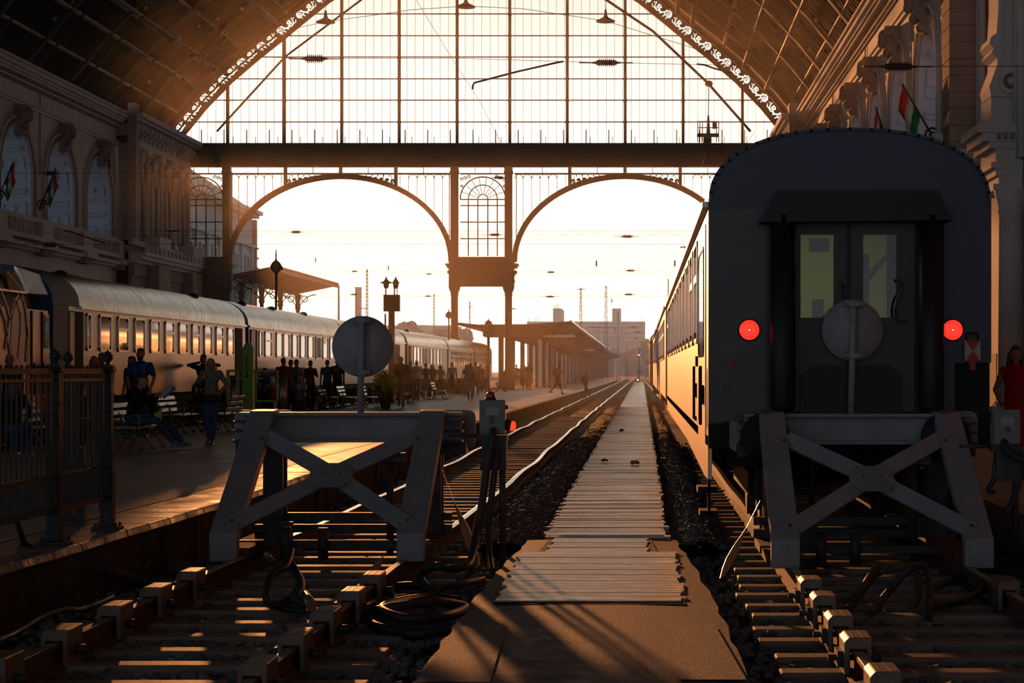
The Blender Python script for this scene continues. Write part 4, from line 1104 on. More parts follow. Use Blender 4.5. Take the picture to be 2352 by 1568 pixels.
def coach(cx, Y0, Y1, hw, label, side_m, roof_m, wins, winz, zb=1.15, zg=3.05, zt=3.95, face=1, doors=(), vents=(), ex=2.3, splits=(), end_m=None, grp=None, near_blue=0, simple=False):
    """coach lying along the track; wins = list of (y0, y1, kind)"""
    root = thing('railway_coach', label, 'railway coach', (cx, Y0, 0), group=grp); L = Y1 - Y0
    nx = face; xs = nx * hw
    b_ = MB()
    b_.box(-hw, hw, .02, L - .02, zb, zg)
    b_.build('body', side_m, root, bevel=.0)
    arc_ = coach_profile(hw, zb, zg, zt, ex)
    r_ = MB(); ys_ = [0.0, L]; n = len(arc_)
    r_.smooth = True
    yseg = [0.0 + (near_blue if near_blue else 0)] + [L]
    r_.add([(a, yseg[0], c) for a, c in arc_] + [(a, L, c) for a, c in arc_], [(i, i + 1, n + i + 1, n + i) for i in range(n - 1)], True)
    r_.add([(a, yseg[0], c) for a, c in arc_], [list(range(n))], False); r_.add([(a, L, c) for a, c in arc_], [list(range(n))], False)
    r_.box(min(xs, xs + nx * .06), max(xs, xs + nx * .06), near_blue, L, zg - .04, zg + .02)
    if not simple:
        y = near_blue + .6
        while y < L:
            for p0, p1 in zip(arc_, arc_[1:]): r_.beam((p0[0], y, p0[1] + .004), (p1[0], y, p1[1] + .004), .03, .012, up=(0, 1, 0)) if False else None
            y += 1.2
    r_.build('roof', roof_m, root, fix=False)
    if near_blue:
        q = MB(); q.smooth = True
        q.add([(a * 1.004, 0, c + .01) for a, c in arc_] + [(a * 1.004, near_blue, c + .01) for a, c in arc_], [(i, i + 1, n + i + 1, n + i) for i in range(n - 1)], True)
        q.add([(a * 1.004, 0, c + .01) for a, c in arc_], [list(range(n))], False)
        q.box(-hw * 1.004, hw * 1.004, -.02, .04, zb, zg)
        q.box(-hw * 1.01, hw * 1.01, -.01, near_blue * .57, zb - .1, zg)
        q.build('blue_end', M['bluecoach'], root, fix=False)
    for i, (y0, y1, kd) in enumerate(wins):
        y0 -= Y0; y1 -= Y0; z0_, z1_ = winz
        if kd == 'door':
            d = MB(); d.box(min(xs - nx * .02, xs + nx * .015), max(xs - nx * .02, xs + nx * .015), y0, y1, zb - .12, zg - .1); dr = d.build('door_recess', M['under'], root)
            continue
        f_ = MB(); inn = ring(f_, y0, y1, z0_, z1_, xs, nx, r_=min(.09, (y1 - y0) * .35), w_=.045)
        if kd == 'split': f_.box(min(xs, xs + nx * .03), max(xs, xs + nx * .03), y0 + .04, y1 - .04, lerp(z0_, z1_, .60), lerp(z0_, z1_, .67))
        w_ = f_.build('window', M['frame'], root)
        g_ = MB(); g_.add([(xs + nx * .008, a, c) for a, c in inn], [list(range(len(inn)))], False); g_.build('pane', M['darkpane'], w_)
    for y in vents:
        v = MB(); a = .62; x_ = nx * hw * .55; zz = zg + (zt - zg) * (1 - .55 ** ex) ** (1 / ex)
        v.ball((x_, y - Y0, zz + .0), (.14, .34, .10), 10, 6); v.box(x_ - .12, x_ + .12, y - Y0 - .3, y - Y0 + .1, zz - .05, zz + .05); v.build('roof_vent', M['rib'] if True else None, root)
    # underframe and bogies
    u = MB(); u.box(-hw + .2, hw - .2, .3, L - .3, zb - .22, zb)
    for q in range(3): u.box(-hw + .25, hw - .25, L * (.36 + q * .12), L * (.36 + q * .12) + L * .07, zb - .6, zb - .2)
    u.build('underframe', M['under'], root)
    for yb_ in (2.6, L - 2.6):
        bg_ = MB(); bg_.box(-.95, -.8, yb_ - 1.6, yb_ + 1.6, .4, .65); bg_.box(.8, .95, yb_ - 1.6, yb_ + 1.6, .4, .65); bg_.box(-.9, .9, yb_ - .2, yb_ + .2, .4, .8)
        bo = bg_.build('bogie', M['under'], root)
        for yw in (yb_ - 1.25, yb_ + 1.25):
            wh = MB()
            for s in (-.75, .75): wh.lathe([(0, -.06), (.46, -.06), (.46, .02), (.49, .03), (.49, .06), (0, .06)], (s, yw, .46), 24, 'x')
            wh.cyl((-.75, yw, .46), (.75, yw, .46), .08); wh.build('wheelset', M['railside'], bo)
    return root
# --- right-hand train: the blue coach facing us and the ones beyond it
CX = 2.06; YR = 19.45; HW = 1.40
def yside(px, x=CX - HW): return XZ(px, x)
edges = [1601.9, 1591.7, 1582.8, 1574.5, 1566.8, 1560.4, 1554.7, 1549.6, 1544.5, 1540.7, 1536.0]
X0 = CX - HW
wins = []
base = [yside(p) for p in edges]
for i, p in enumerate(edges):
    y = yside(p); w_ = .62 * (yside(edges[i + 1]) - y if i + 1 < len(edges) else 2.2)
    wins.append((y - w_ / 2, y + w_ / 2, 'split' if i in (0, 1, 10) else 'plain'))
c = coach(CX, YR, 50.8, HW, 'dark blue and cream coach with red tail lamps standing at the right-hand buffer stop', M['cream'], M['roofside'], wins, (2.03, 3.2), zb=.95, zg=3.36, zt=4.10, face=-1, ex=2.35)
# tapered door section by the near end: door with tall window
d = MB(); y0, y1 = yside(1622) - YR, yside(1606) - YR
d.box(-HW - .012, -HW, y0, y1, .95, 3.2); dd = d.build('door', M['cream'], c)
f_ = MB(); inn = ring(f_, y0 + .28, y1 - .25, 1.85, 3.0, -HW - .012, -1, r_=.14, w_=.03, th=.012); wn_ = f_.build('door_window', M['darkpane'], dd)
g_ = MB(); g_.add([(-HW - .016, a, q) for a, q in inn], [list(range(len(inn)))], False); g_.build('pane', M['darkpane'], wn_)
h = MB()
for yq in (y0 - .12, y0 + .05, y1 - .05, y1 + .1): h.cyl((-HW - .06, yq, 1.15), (-HW - .06, yq, 1.75), .014, .014, 6)
h.box(-HW - .05, -HW, y0 + .32, y0 + .5, 1.35, 1.55); h.build('grab_rail', M['under'], c)
for (ya_, yb_, za_, zb2_) in ((.5, .7, 1.75, 1.87), (1.0, 1.35, 1.38, 1.55), (1.1, 1.3, 1.1, 1.15)): h = MB(); h.box(-HW - .03, -HW, y1 + ya_, y1 + yb_, za_, zb2_); h.build('socket_plate', M['under'], c)
sk = MB(); sk.prism([(.10, .95), (31.2, .95), (30.5, .7), (9, .70), (5.0, .95 - .3), (1.2, .60), (.10, .62)], -HW - .0, -HW + .04, 'yz')
sk.build('side_skirt', M['cream'], c)
st_ = MB(); st_.box(-HW - .10, -HW + .1, .15, .55, .48, .54); st_.box(-HW - .08, -HW + .1, .15, .55, .25, .30); st_.box(-HW + .0, -HW + .03, .15, .18, .25, .7); st_.build('step', M['under'], c)
# end face (local coordinates, y = 0 plane)
def E(px, py, dy=0): 
    v = P(px, py, YR + dy); return (v.x - CX, v.z)
arc_ = coach_profile(HW, 1.3, 3.36, 4.10, 2.35, 28)
sh = MB(); poly = [E(1632, 972), E(1632, 500)] ; 
pts = [(-HW, 1.18), (-HW + .16, 1.18), (-HW + .16, 1.28), (HW - .32, 1.28), (HW - .32, 1.42), (HW, 1.42)] + arc_
sh.prism(pts, -.05, .0, 'xz'); sh.build('end_face', M['blue'], c)
ge = MB(); ge.box(-HW + .0, -.93, -.058, -.05, 1.19, 3.3); 
eb = MB()
for i in range(28):
    (xa, za), (xb, zb_) = arc_[i], arc_[i + 1]; eb.beam((xa * .985, -.06, za - .012), (xb * .985, -.06, zb_ - .012), .03, .05, up=(0, 1, 0), ext=.01)
eb.build('end_rim', M['blue'], c)
# gangway: hood, rubber tubes, doors
hd = MB(); hd.prism([E(1780, 445), E(2140, 445), E(2152, 470), E(2175, 512), E(1740, 517), E(1768, 470)], -.42, -.05, 'xz'); hd.build('gangway_hood', M['tread'], c)
for (pa, pb_) in ((1765, 1822), (2100, 2158)):
    t_ = MB(); xa, xb = E(pa, 0)[0], E(pb_, 0)[0]; cxq = (xa + xb) / 2; rr = (xb - xa) / 2
    t_.tube([(cxq, -.30, E(0, 945)[1]), (cxq, -.30, E(0, 930)[1]), (cxq, -.30, E(0, 500)[1])], [rr * .8, rr, rr], 18); t_.build('gangway_tube', M['tread'], c)
wl = MB()
xa, xb = E(1820, 0)[0], E(2104, 0)[0]; zb_, zt_ = E(0, 950)[1], E(0, 500)[1]
# recess frame around the doors
zw0, zw1 = E(0, 730)[1], E(0, 540)[1]
def panel(px0, px1, py0, py1, dy=-.06, m_=None, name='panel', th=.03, parent=c):
    q = MB(); a0, a1 = E(px0, 0)[0], E(px1, 0)[0]; q.box(a0, a1, dy - th, dy, E(0, py1)[1], E(0, py0)[1]); return q.build(name, m_, parent, bevel=.004)
dm = M['doorgrey'] = mat('gangway_door_grey', (.048, .049, .047), .5, noise=.08, scale=3)
for (pa, pb_, wa, wb) in ((1824, 1942, 1837, 1913), (1950, 2098, 1980, 2056)):
    q = MB(); X_ = lambda p: E(p, 0)[0]; Z_ = lambda p: E(0, p)[1]
    q.box(X_(pa), X_(wa), -.10, -.06, Z_(945), Z_(512)); q.box(X_(wb), X_(pb_), -.10, -.06, Z_(945), Z_(512)); q.box(X_(wa), X_(wb), -.10, -.06, Z_(945), Z_(730)); q.box(X_(wa), X_(wb), -.10, -.06, Z_(540), Z_(512))
    dr = q.build('gangway_door', dm, c)
    g_ = MB(); g_.add([(X_(wa), -.08, Z_(730)), (X_(wb), -.08, Z_(730)), (X_(wb), -.08, Z_(540)), (X_(wa), -.08, Z_(540))], [(0, 1, 2, 3)]); g_.build('pane', glass_mat('gangway_pane', (.75, .8, .7), .04), dr)
panel(1941, 1951, 512, 840, -.05, M['tread'], 'door_seam', .06)
q = MB(); q.prism([E(1835, 955), E(1835, 865), E(1868, 838), E(2040, 838), E(2064, 865), E(2064, 955)], -.16, -.10, 'xz'); q.build('folding_plate', M['tread'], c)
q = MB(); q.cyl((E(1933, 0)[0], -.13, E(0, 685)[1]), (E(1933, 0)[0], -.13, E(0, 652)[1]), .014, .014, 8); q.box(E(1924, 0)[0], E(1931, 0)[0], -.12, -.10, E(0, 700)[1], E(0, 640)[1]); q.build('handle', M['darksteel'], c)
q = MB(); q.box(E(1925, 0)[0], E(1933, 0)[0], -.12, -.10, E(0, 572)[1], E(0, 550)[1]); q.build('latch', M['darksteel'], c)
for sx, pxl in ((0, 1720), (1, 2185)):
    x_, z_ = E(pxl, 758)
    hsg = MB(); hsg.lathe([(.112, 0), (.112, -.03), (.100, -.04)], (x_, -.05, z_), 28, 'y'); hh = hsg.build('lamp_housing', M['blue'], c)
    l = MB(); l.lathe([(0, -.055), (.02, -.056), (.03, -.048), (.04, -.054), (.06, -.05), (.098, -.045), (.1, -.035)], (x_, -.05, z_), 28, 'y')
    l.build('tail_lamp', M['lampA'] if 'lampA' in M else mat('lit_tail_lamp', (.8, .03, .02), .25, emit=(1, .022, .012), es=1.6), c)
    k = MB(); k.ball((x_, -.108, z_), .008, 6, 4); k.build('lamp_filament', mat('warm_filament', (1, .5, .2), .3, emit=(1, .45, .12), es=2.5), c)
panel(1671, 1684, 832, 844, -.05, mat('red_plate', (.35, .012, .012), .5), 'red_plate', .03)
panel(1650, 1698, 803, 810, -.055, mat('number_plate_grey', (.10, .10, .115), .5), 'number_plate', .01)
lb = MB(); a0, a1, z0_, z1_ = E(1657, 0)[0], E(1689, 0)[0], E(0, 913)[1], E(0, 853)[1]
for i in range(7): x_ = lerp(a0, a1, i / 6); lb.box(x_ - .005, x_ + .005, -.062, -.055, z0_, z1_)
for i in range(13): z_ = lerp(z0_, z1_, i / 12); lb.box(a0, a1, -.062, -.055, z_ - .005, z_ + .005)
lb.build('data_table', mat('faded_white_lettering', (.14, .145, .16), .6), c)
cable('gangway_cable', [P(2062, 640, YR - .2), P(2075, 660, YR - .25), P(2062, 690, YR - .25), P(2056, 720, YR - .2), P(2068, 740, YR - .2), P(2085, 735, YR - .2)], .012, 'thin black cable looping beside the gangway door of the blue coach', 'cable')
cb_ = bpy.data.objects['gangway_cable']
for k_ in ('label', 'category'): del cb_[k_]
cb_.parent = c; cb_.location = (-CX, -YR, 0)
# lit vestibule behind the door windows
v = MB(); v.box(E(1825, 0)[0], E(2100, 0)[0], 2.2, 2.25, 1.3, 3.3); v.build('vestibule_wall', mat('vestibule_yellow', (.45, .40, .09), .7), c)
body = [o for o in c.children if o.name.startswith('body')][0]
# open the body front: rebuild as a shell
bpy.data.objects.remove(body)
s_ = MB(); zb_ = .95
s_.box(-HW, -HW + .06, .02, 31.3, zb_, 3.36); s_.box(HW - .06, HW, .02, 31.3, zb_, 3.36); s_.box(-HW, HW, .02, 31.3, zb_, zb_ + .1); s_.box(-HW, HW, 31.2, 31.3, zb_, 3.36)
s_.build('body_shell', M['cream'], c)
ef = [o for o in c.children if o.name.startswith('end_face')][0]
bpy.data.objects.remove(ef)
sh = MB(); wa, wb, wc, wd_ = E(1824, 0)[0], E(2098, 0)[0], E(0, 512)[1], E(0, 955)[1]
sh.prism([(-HW, 1.18), (-HW + .16, 1.18), (-HW + .16, 1.28), (wa, 1.28), (wa, 3.36), (-HW, 3.36)], -.05, 0, 'xz')
sh.prism([(wb, 1.28), (HW - .36, 1.28), (HW - .36, 1.78), (HW, 1.78), (HW, 3.36), (wb, 3.36)], -.05, 0, 'xz')
sh.prism(arc_, -.05, 0, 'xz'); sh.box(wa, wb, -.05, 0, wc, 3.36)
sh.build('end_face', [M['blue']], c)
gq = MB(); gq.box(-HW + .005, E(1762, 0)[0], -.056, -.05, 1.2, 3.3); gq.build('grey_end_panel', M['grey_end'], c)
for s in (-1, 1):
    q = MB(); q.box(min(s * 1.0, s * 1.02), max(s * 1.0, s * 1.02), 0, 2.2, 1.3, 3.3); q.build('vestibule_side', MATS['vestibule_yellow'], c)
q = MB(); q.box(-1, 1, 0, 2.2, 3.3, 3.34); q.build('vestibule_ceiling', MATS['vestibule_yellow'], c)
q = MB(); q.box(-.45, -.16, .8, 1.1, 3.24, 3.29); q.build('vestibule_lamp', mat('vestibule_lamp_glow', (.9, .95, .6), .5, emit=(.85, .95, .45), es=9.0), c)
q = MB(); q.box(E(1862, 0)[0], E(1908, 0)[0], .15, .2, E(0, 575)[1], E(0, 545)[1]); q.box(E(1990, 0)[0], E(2012, 0)[0], .6, 1.2, 1.6, 2.9); q.prism([E(1990, 640), E(2050, 575), E(2050, 592), E(1990, 665)], .5, .6, 'xz'); q.box(E(1885, 0)[0], E(1912, 0)[0], .9, 1.0, 1.4, E(0, 680)[1]); q.build('vestibule_cabinet', mat('vestibule_brown', (.10, .085, .045), .6), c)
q = MB(); q.box(HW - .36, HW - .01, .0, .05, 1.1, 1.8); q.build('corner_step', M['under'], c)
# buffers and coupling under the end
for s in (-1, 1):
    q = MB(); q.cyl((s * .87, -.55, 1.06), (s * .87, .1, 1.06), .09, .11, 12); q.lathe([(.0, -.60), (.24, -.58), (.24, -.54), (.1, -.5)], (s * .87, 0, 1.06), 20, 'y'); q.build('buffer', M['under'], c)
q = MB(); q.box(-1.1, 1.1, -.02, .25, .95, 1.25); q.box(-HW + .0, HW - .0, -.01, .04, .93, 1.3); q.cyl((-.35, -.1, 1.0), (-.4, -.25, .4), .03); q.cyl((.3, -.1, 1.0), (.42, -.25, .45), .03); q.box(-.1, .1, -.3, 0, .98, 1.12); q.box(-.9, -.6, .3, .5, .3, .95); q.build('headstock', M['under'], c)
# tail lantern board hooked on the coach end
ln_ = thing('tail_sign', 'red and white tail lantern hooked on the right side of the blue coach end', 'lantern', (0, 0, 0))
x0, x1, z0_, z1_ = P(2215, 0, YR - .12).x, P(2251, 0, YR - .12).x, P(0, 830, YR - .12).z, P(0, 781, YR - .12).z
q = MB(); q.box(x0, x1, YR - .16, YR - .07, z0_, z1_); q.build('lantern_case', mat('lantern_white', (.30, .29, .25), .5), ln_, bevel=.005)
q = MB(); ye = YR - .163; cxm, czm = (x0 + x1) / 2, (z0_ + z1_) / 2
q.add([(x0, ye, z1_), (x1, ye, z1_), (cxm, ye, czm)], [(0, 1, 2)]); q.add([(x0, ye, z0_), (x1, ye, z0_), (cxm, ye, czm)], [(0, 1, 2)]); q.build('red_triangles', mat('lantern_red', (.30, .02, .02), .5), ln_, fix=False)
q = MB(); q.tube([(x0 + .02, YR - .12, z1_), (x0 + .02, YR - .12, z1_ + .07), (x1 - .02, YR - .12, z1_ + .07), (x1 - .02, YR - .12, z1_)], .01, 6); q.build('handle', M['under'], ln_)
q = MB(); q.box(cxm - .03, cxm + .03, YR - .15, YR - .05, z0_ - .085, z0_); q.build('hook_foot', MATS['lantern_red'], ln_)
# coaches further along
w2 = [(yside(1530) + 1.6 * i + .2, yside(1530) + 1.6 * i + 1.25, 'split') for i in range(14)]
coach(CX - .03, 51.6, 76.5, HW, 'second coach of the right-hand train, a row of dark split windows along its side', M['cream'], M['roofside'], [(a, b2, 'split') for a, b2, k in [(54.5 + 1.45 * i, 54.5 + 1.45 * i + 1.1, 0) for i in range(14)]], (2.0, 3.1), zb=.95, zg=3.36, zt=4.05, face=-1)
coach(CX - .06, 77.3, 103, HW, 'third coach of the right-hand train, partly hidden beyond the split-window coach', M['cream'], M['roofside'], [(80 + 1.6 * i, 80 + 1.6 * i + 1.1, 'plain') for i in range(13)], (2.0, 3.0), zb=.95, zg=3.3, zt=4.0, face=-1)
coach(CX - .22, 103.8, 121, HW + .02, 'furthest dark-ended coach of the right-hand train at the end of the rake', M['cream'], M['roofside'], [(106 + 1.9 * i, 106 + 1.9 * i + 1.1, 'plain') for i in range(7)], (2.0, 3.0), zb=.95, zg=3.2, zt=3.9, face=-1)
# --- left-hand train
M['bluecoach'] = mat('blue_coach_roof', (.025, .075, .16), .55, spec=.2, noise=.1, scale=2)
XL = -12.3; HL = 1.41; CL = XL - HL
def ysl(px): return XZ(px, XL)
W1 = [(203, 10, 'plain'), (241, 27, 'plain'), (281.6, 24, 'split'), (320, 23, 'plain'), (355, 21, 'plain'), (388.5, 20, 'split'), (420, 19, 'plain'), (449, 17, 'split'), (477, 17, 'plain'), (503.5, 16, 'split'), (529, 14, 'plain')]
wl_ = [(ysl(p - w_ / 2), ysl(p + w_ / 2), k) for p, w_, k in W1] + [(ysl(160), ysl(190), 'door'), (ysl(540), ysl(556), 'door')]
c1 = coach(CL, ysl(121), ysl(563.5), HL, 'silver coach with blue near end and orange window reflections on the left', M['silver'], M['silverroof'], wl_, (2.13, 2.97), zb=1.12, zg=3.08, zt=3.93, face=1, vents=(ysl(205), ysl(495)), near_blue=ysl(182) - ysl(121))
q = MB(); q.box(HL - .02, HL + .03, ysl(158) - ysl(121), ysl(168) - ysl(121), 1.1, 2.95); q.build('open_door', mat('door_yellow', (.30, .26, .10), .4), c1)
vv = MB()
for px in (215, 320, 420): vv.tube([(-.35, ysl(px) - ysl(121), 3.96), (-.35, ysl(px) - ysl(121) + 1.0, 3.96)], .09, 8)
vv.build('roof_pipe', M['rib'], c1)
W2 = [(598, 7, 'plain'), (615.4, 15, 'split'), (641, 14, 'plain'), (657, 13, 'plain'), (676.6, 12, 'plain'), (695.3, 12, 'plain'), (713, 12, 'plain'), (730, 11, 'plain'), (746.5, 11, 'plain'), (762, 10, 'plain')]
c2 = coach(CL, ysl(571), ysl(787), HL, 'silver coach behind the green lift, second of the left-hand train', M['silver'], M['silverroof'], [(ysl(p - w_ / 2), ysl(p + w_ / 2), k) for p, w_, k in W2] + [(ysl(574), ysl(590), 'door')], (2.13, 2.97), zb=1.12, zg=3.08, zt=3.93, face=1, vents=(ysl(600), ysl(665), ysl(735)))
dz = ysl(571)
q = MB(); q.box(HL - .02, HL + .035, ysl(575) - dz, ysl(584) - dz, 1.2, 2.95); q.build('red_door', mat('coach_red_door', (.25, .03, .015), .4), c2)
W3 = [(ysl(805 + i * 11.5), ysl(805 + i * 11.5) + 1.0, 'plain') for i in range(9)] + [(ysl(906), ysl(918), 'door')]
coach(CL, ysl(790), ysl(930), HL, 'third coach of the left-hand train, glimpsed right of the round sign', M['silver'], M['silverroof'], W3, (2.13, 2.97), zb=1.12, zg=3.08, zt=3.93, face=1)
M['tealcoach'] = mat('teal_coach_side', (.10, .12, .13), .35, metal=.3)
coach(CL, ysl(936), ysl(1027), HL, 'dark teal coach with bright roof behind the walking passengers', M['tealcoach'], M['silverroof'], [(ysl(950 + i * 7.6), ysl(950 + i * 7.6) + 1.3, 'plain') for i in range(9)] + [(ysl(938), ysl(944), 'door')], (2.0, 2.97), zb=1.12, zg=3.08, zt=3.93, face=1, vents=(ysl(960),))
coach(CL, ysl(1030), ysl(1088), HL, 'dark coach seen between the iron pillars, fifth of the left-hand train', M['tealcoach'], M['silverroof'], [(ysl(1036 + i * 5.6), ysl(1036 + i * 5.6) + 1.4, 'split') for i in range(9)], (2.0, 2.97), zb=1.12, zg=3.08, zt=3.93, face=1, vents=(ysl(1072),))
coach(CL, ysl(1091), ysl(1130), HL, 'last dark coach of the left-hand train, by the signboard post', M['tealcoach'], M['silverroof'], [(ysl(1095 + i * 3.8), ysl(1095 + i * 3.8) + 1.4, 'split') for i in range(8)], (2.0, 2.97), zb=1.12, zg=3.08, zt=3.93, face=1)
# locomotive at the left edge, painted side, slanting cab roof panel
lo_ = thing('locomotive', 'locomotive with painted figure on its side and slanting cab window at the left edge', 'locomotive', (0, 0, 0))
M['locopaint'] = mat('loco_copper_paint', (.36, .17, .12), .32, metal=.25, noise=.45, scale=.8, c2=(.25, .17, .10))
ya, yb_ = 30.0, ysl(118)
q = MB(); q.prism([(ya, .7), (yb_, .7), (ysl(116), 1.9), (ysl(110), 2.93), (ya, 2.93)], CL - HL + .05, XL, 'yz'); q.build('body', M['locopaint'], lo_)
q = MB(); q.prism([(ya, 2.93), (ysl(108), 2.93), (ysl(85), 3.62), (ya, 3.62)], CL - 1.15, XL - .3, 'yz'); q.build('roof_hood', mat('loco_roof_grey', (.10, .10, .10), .5), lo_)
def LP(px, py, x=XL): 
    Y = XZ(px, x); return Vector((x, Y, H - (py - VY) / F * Y))
def LQ(px, py, z):      # tilted roof plane: choose Y so the height is z
    Y = (H - z) * F / (py - VY); return Vector(((px - VX) / F * Y, Y, z))
q = MB(); a = [LP(62, 673, XL + .02), LP(110, 676, XL + .02), LP(90, 630, XL - .25), LP(36, 612, XL - .30)]
q.add(a + [v + Vector((-.05, 0, -.03)) for v in a], [(0, 1, 2, 3), (4, 5, 6, 7), (0, 1, 5, 4), (1, 2, 6, 5), (2, 3, 7, 6), (3, 0, 4, 7)], False); q.build('roof_panel', mat('bright_roof_panel', (.62, .62, .54), .35, metal=.3), lo_)
q = MB(); a = [LP(-8, 663, XL + .02), LP(58, 671, XL + .02), LP(34, 622, XL - .25), LP(-8, 618, XL - .25)]; q.add(a, [(0, 1, 2, 3)], False)
gq = q.build('side_grille', M['darkpane'], lo_, fix=False)
q = MB(); q.beam(LP(-8, 664, XL + .03), LP(60, 672, XL + .03), .04, .04); q.beam(LP(7, 616, XL - .2), LP(20, 668, XL + .04), .03, .04); q.beam(LP(34, 612, XL - .2), LP(62, 673, XL + .04), .04, .04); q.build('grille_frame', M['frame'], lo_)
q = MB(); y0, y1 = ysl(101), ysl(111); q.box(XL, XL + .02, y0, y1, 2.15, 2.85); q.build('cab_window', M['darkpane'], lo_)
q = MB(); 
for px in (72, 96): q.box(XL, XL + .02, ysl(px) - .03, ysl(px) + .03, 1.1, 2.9)
q.cyl((XL + .05, ysl(94), 1.2), (XL + .05, ysl(94), 1.85), .02); q.cyl((XL + .05, ysl(73), 1.2), (XL + .05, ysl(73), 1.85), .02); q.build('cab_door_edges', M['under'], lo_)
# painted figure: plain flowing strokes
pt = MB()
def stroke(pts, w_):
    vv_ = [LP(a, b2, XL + .012) for a, b2 in pts]
    for p0, p1 in zip(vv_, vv_[1:]): pt.beam(p0, p1, w_, .012, up=(1, 0, 0), ext=w_ * .3) if False else pt.beam(p0, p1, .012, w_, up=(0, 0, 1), ext=.01)
for pts in ([(0, 700), (12, 735), (20, 790), (30, 850)], [(45, 675), (34, 690), (25, 720), (18, 760), (12, 800)], [(45, 675), (55, 690), (60, 720), (64, 770), (60, 830)], [(40, 695), (48, 720), (48, 760), (42, 820)], [(0, 660), (15, 700), (24, 735)]): stroke(pts, .07)
pt.build('painted_strokes', mat('graffiti_dark_lines', (.06, .035, .03), .4), lo_)
pt = MB(); pt.add([LP(a, b2, XL + .008) for a, b2 in ((38, 692), (46, 684), (54, 700), (58, 740), (56, 800), (44, 850), (30, 845), (24, 790), (28, 730))], [list(range(9))], False); pt.build('painted_figure', mat('graffiti_pink_figure', (.36, .16, .13), .4), lo_, fix=False)
pt = MB()
for pts in ([(44, 675), (54, 682), (60, 705), (65, 740)], [(34, 684), (28, 705)], [(62, 750), (66, 790), (64, 830)]): stroke(pts, .05)
pt.build('painted_highlights', mat('graffiti_grey', (.30, .30, .32), .4), lo_)
q = MB(); q.box(CL - 1.2, XL - .15, ya, yb_ - .5, .25, .7); q.build('bogie_block', M['under'], lo_)
# ---------------------------------------------------------------- fence on the near platform
def fence_post(root, x, y, h=1.42, r_=.042):
    b_ = MB(); z = PZ
    b_.box(x - .12, x + .12, y - .10, y + .10, z, z + .03)
    for a in (-.09, .09):
        for c in (-.07, .07): b_.cyl((x + a, y + c, z + .03), (x + a, y + c, z + .06), .014, .014, 6)
    b_.box(x - r_ * 1.35, x + r_ * 1.35, y - r_ * 1.35, y + r_ * 1.35, z + .03, z + .55)
    b_.box(x - r_, x + r_, y - r_, y + r_, z + .55, z + h - .02)
    b_.box(x - r_ * 1.15, x + r_ * 1.15, y - r_ * 1.15, y + r_ * 1.15, z + h - .28, z + h - .26)
    b_.box(x - r_ * 1.5, x + r_ * 1.5, y - r_ * 1.5, y + r_ * 1.5, z + h - .02, z + h + .02)
    b_.box(x - r_ * 1.25, x + r_ * 1.25, y - r_ * 1.25, y + r_ * 1.25, z + h + .02, z + h + .045)
    p = b_.build('post', M['fence'], root, bevel=.006)
    f_ = MB(); zt_ = z + h + .045
    f_.lathe([(.022, zt_), (.015, zt_ + .015), (.030, zt_ + .03), (.044, zt_ + .055), (.040, zt_ + .08), (.022, zt_ + .105), (.006, zt_ + .13), (0, zt_ + .14)], (x, y, 0), 14)
    for k in range(3):
        for j in range(10):
            a = 2 * pi * (j + .5 * k) / 10; rr = (.043, .040, .026)[k]; zz = zt_ + (.05, .075, .098)[k]
            f_.lathe([(.009, 0), (0, .018)], (x + rr * cos(a), y + rr * sin(a), zz), 4)
    f_.build('finial', M['fence'], p)
    return p
def fence_panel(root, p0, p1, zt_=1.71, zb_=.556):
    p0, p1 = Vector((*p0, 0)), Vector((*p1, 0)); d = (p1 - p0); L = d.length; d.normalize()
    b_ = MB()
    for z, hh in ((zt_ - .012, .045), (zt_ - .085, .025), (zb_ + .02, .05), (.845, .03)): b_.beam(p0 + Vector((0, 0, z)), p1 + Vector((0, 0, z)), .035, hh)
    for z in (1.34, 1.27):
        for a, c in ((0, .16), (L - .16, L)): b_.beam(p0 + d * a + Vector((0, 0, z)), p0 + d * c + Vector((0, 0, z)), .03, .022)
    n = int(L / .062); 
    for i in range(1, n):
        q = p0 + d * (L * i / n)
        top_ = zt_ if i % 2 == 0 else .845
        if i % 2 == 0 or True: b_.beam(q + Vector((0, 0, zb_)), q + Vector((0, 0, top_)), .013, .013, up=(0, 1, 0))
        if i % 2 == 0: b_.ball(q + Vector((0, 0, zt_ + .022)), .016, 6, 4)
    for a in (.09, L - .12): b_.beam(p0 + d * a + Vector((0, 0, zb_)), p0 + d * a + Vector((0, 0, zt_)), .04, .04, up=(0, 1, 0))
    b_.build('panel', M['fence'], root)
fn = thing('platform_fence', 'dark iron railing with bud finials on the near left platform', 'railing')
FX = -4.77; FP = [(FX, 12.9), (FX, 15.93), (FX + .01, 17.46), (-5.33, 18.2)]
for x, y in FP: fence_post(fn, x, y)
fence_panel(fn, (FX, 12.95), (FX, 15.88)); fence_panel(fn, (FX, 15.98), (FX, 17.41)); fence_panel(fn, (FX - .04, 17.50), (-5.29, 18.15), 1.69)
b_ = MB(); a, c = P(38, 1195, 15.2), G(58, 1256, .30); b_.cyl(a, c, .022, .024, 8); b_.lathe([(.07, 0), (.06, .02), (.02, .05)], (c.x, c.y, PZ), 10); b_.build('prop', M['fence'], fn)
b_ = MB(); b_.tube(spline([P(232, 1150, 17.4), P(228, 1165, 17.4), P(240, 1172, 17.4), P(252, 1160, 17.4), P(254, 1148, 17.4)]), .006, 6); b_.build('wire_loop', M['rubber'], fn)
b_ = MB(); b_.box(-5.2, -5.12, 18.0, 18.08, PZ, 1.0); b_.ball((-5.16, 17.98, 1.05), .035, 8, 6); b_.build('gate_stop', M['fence'], fn)

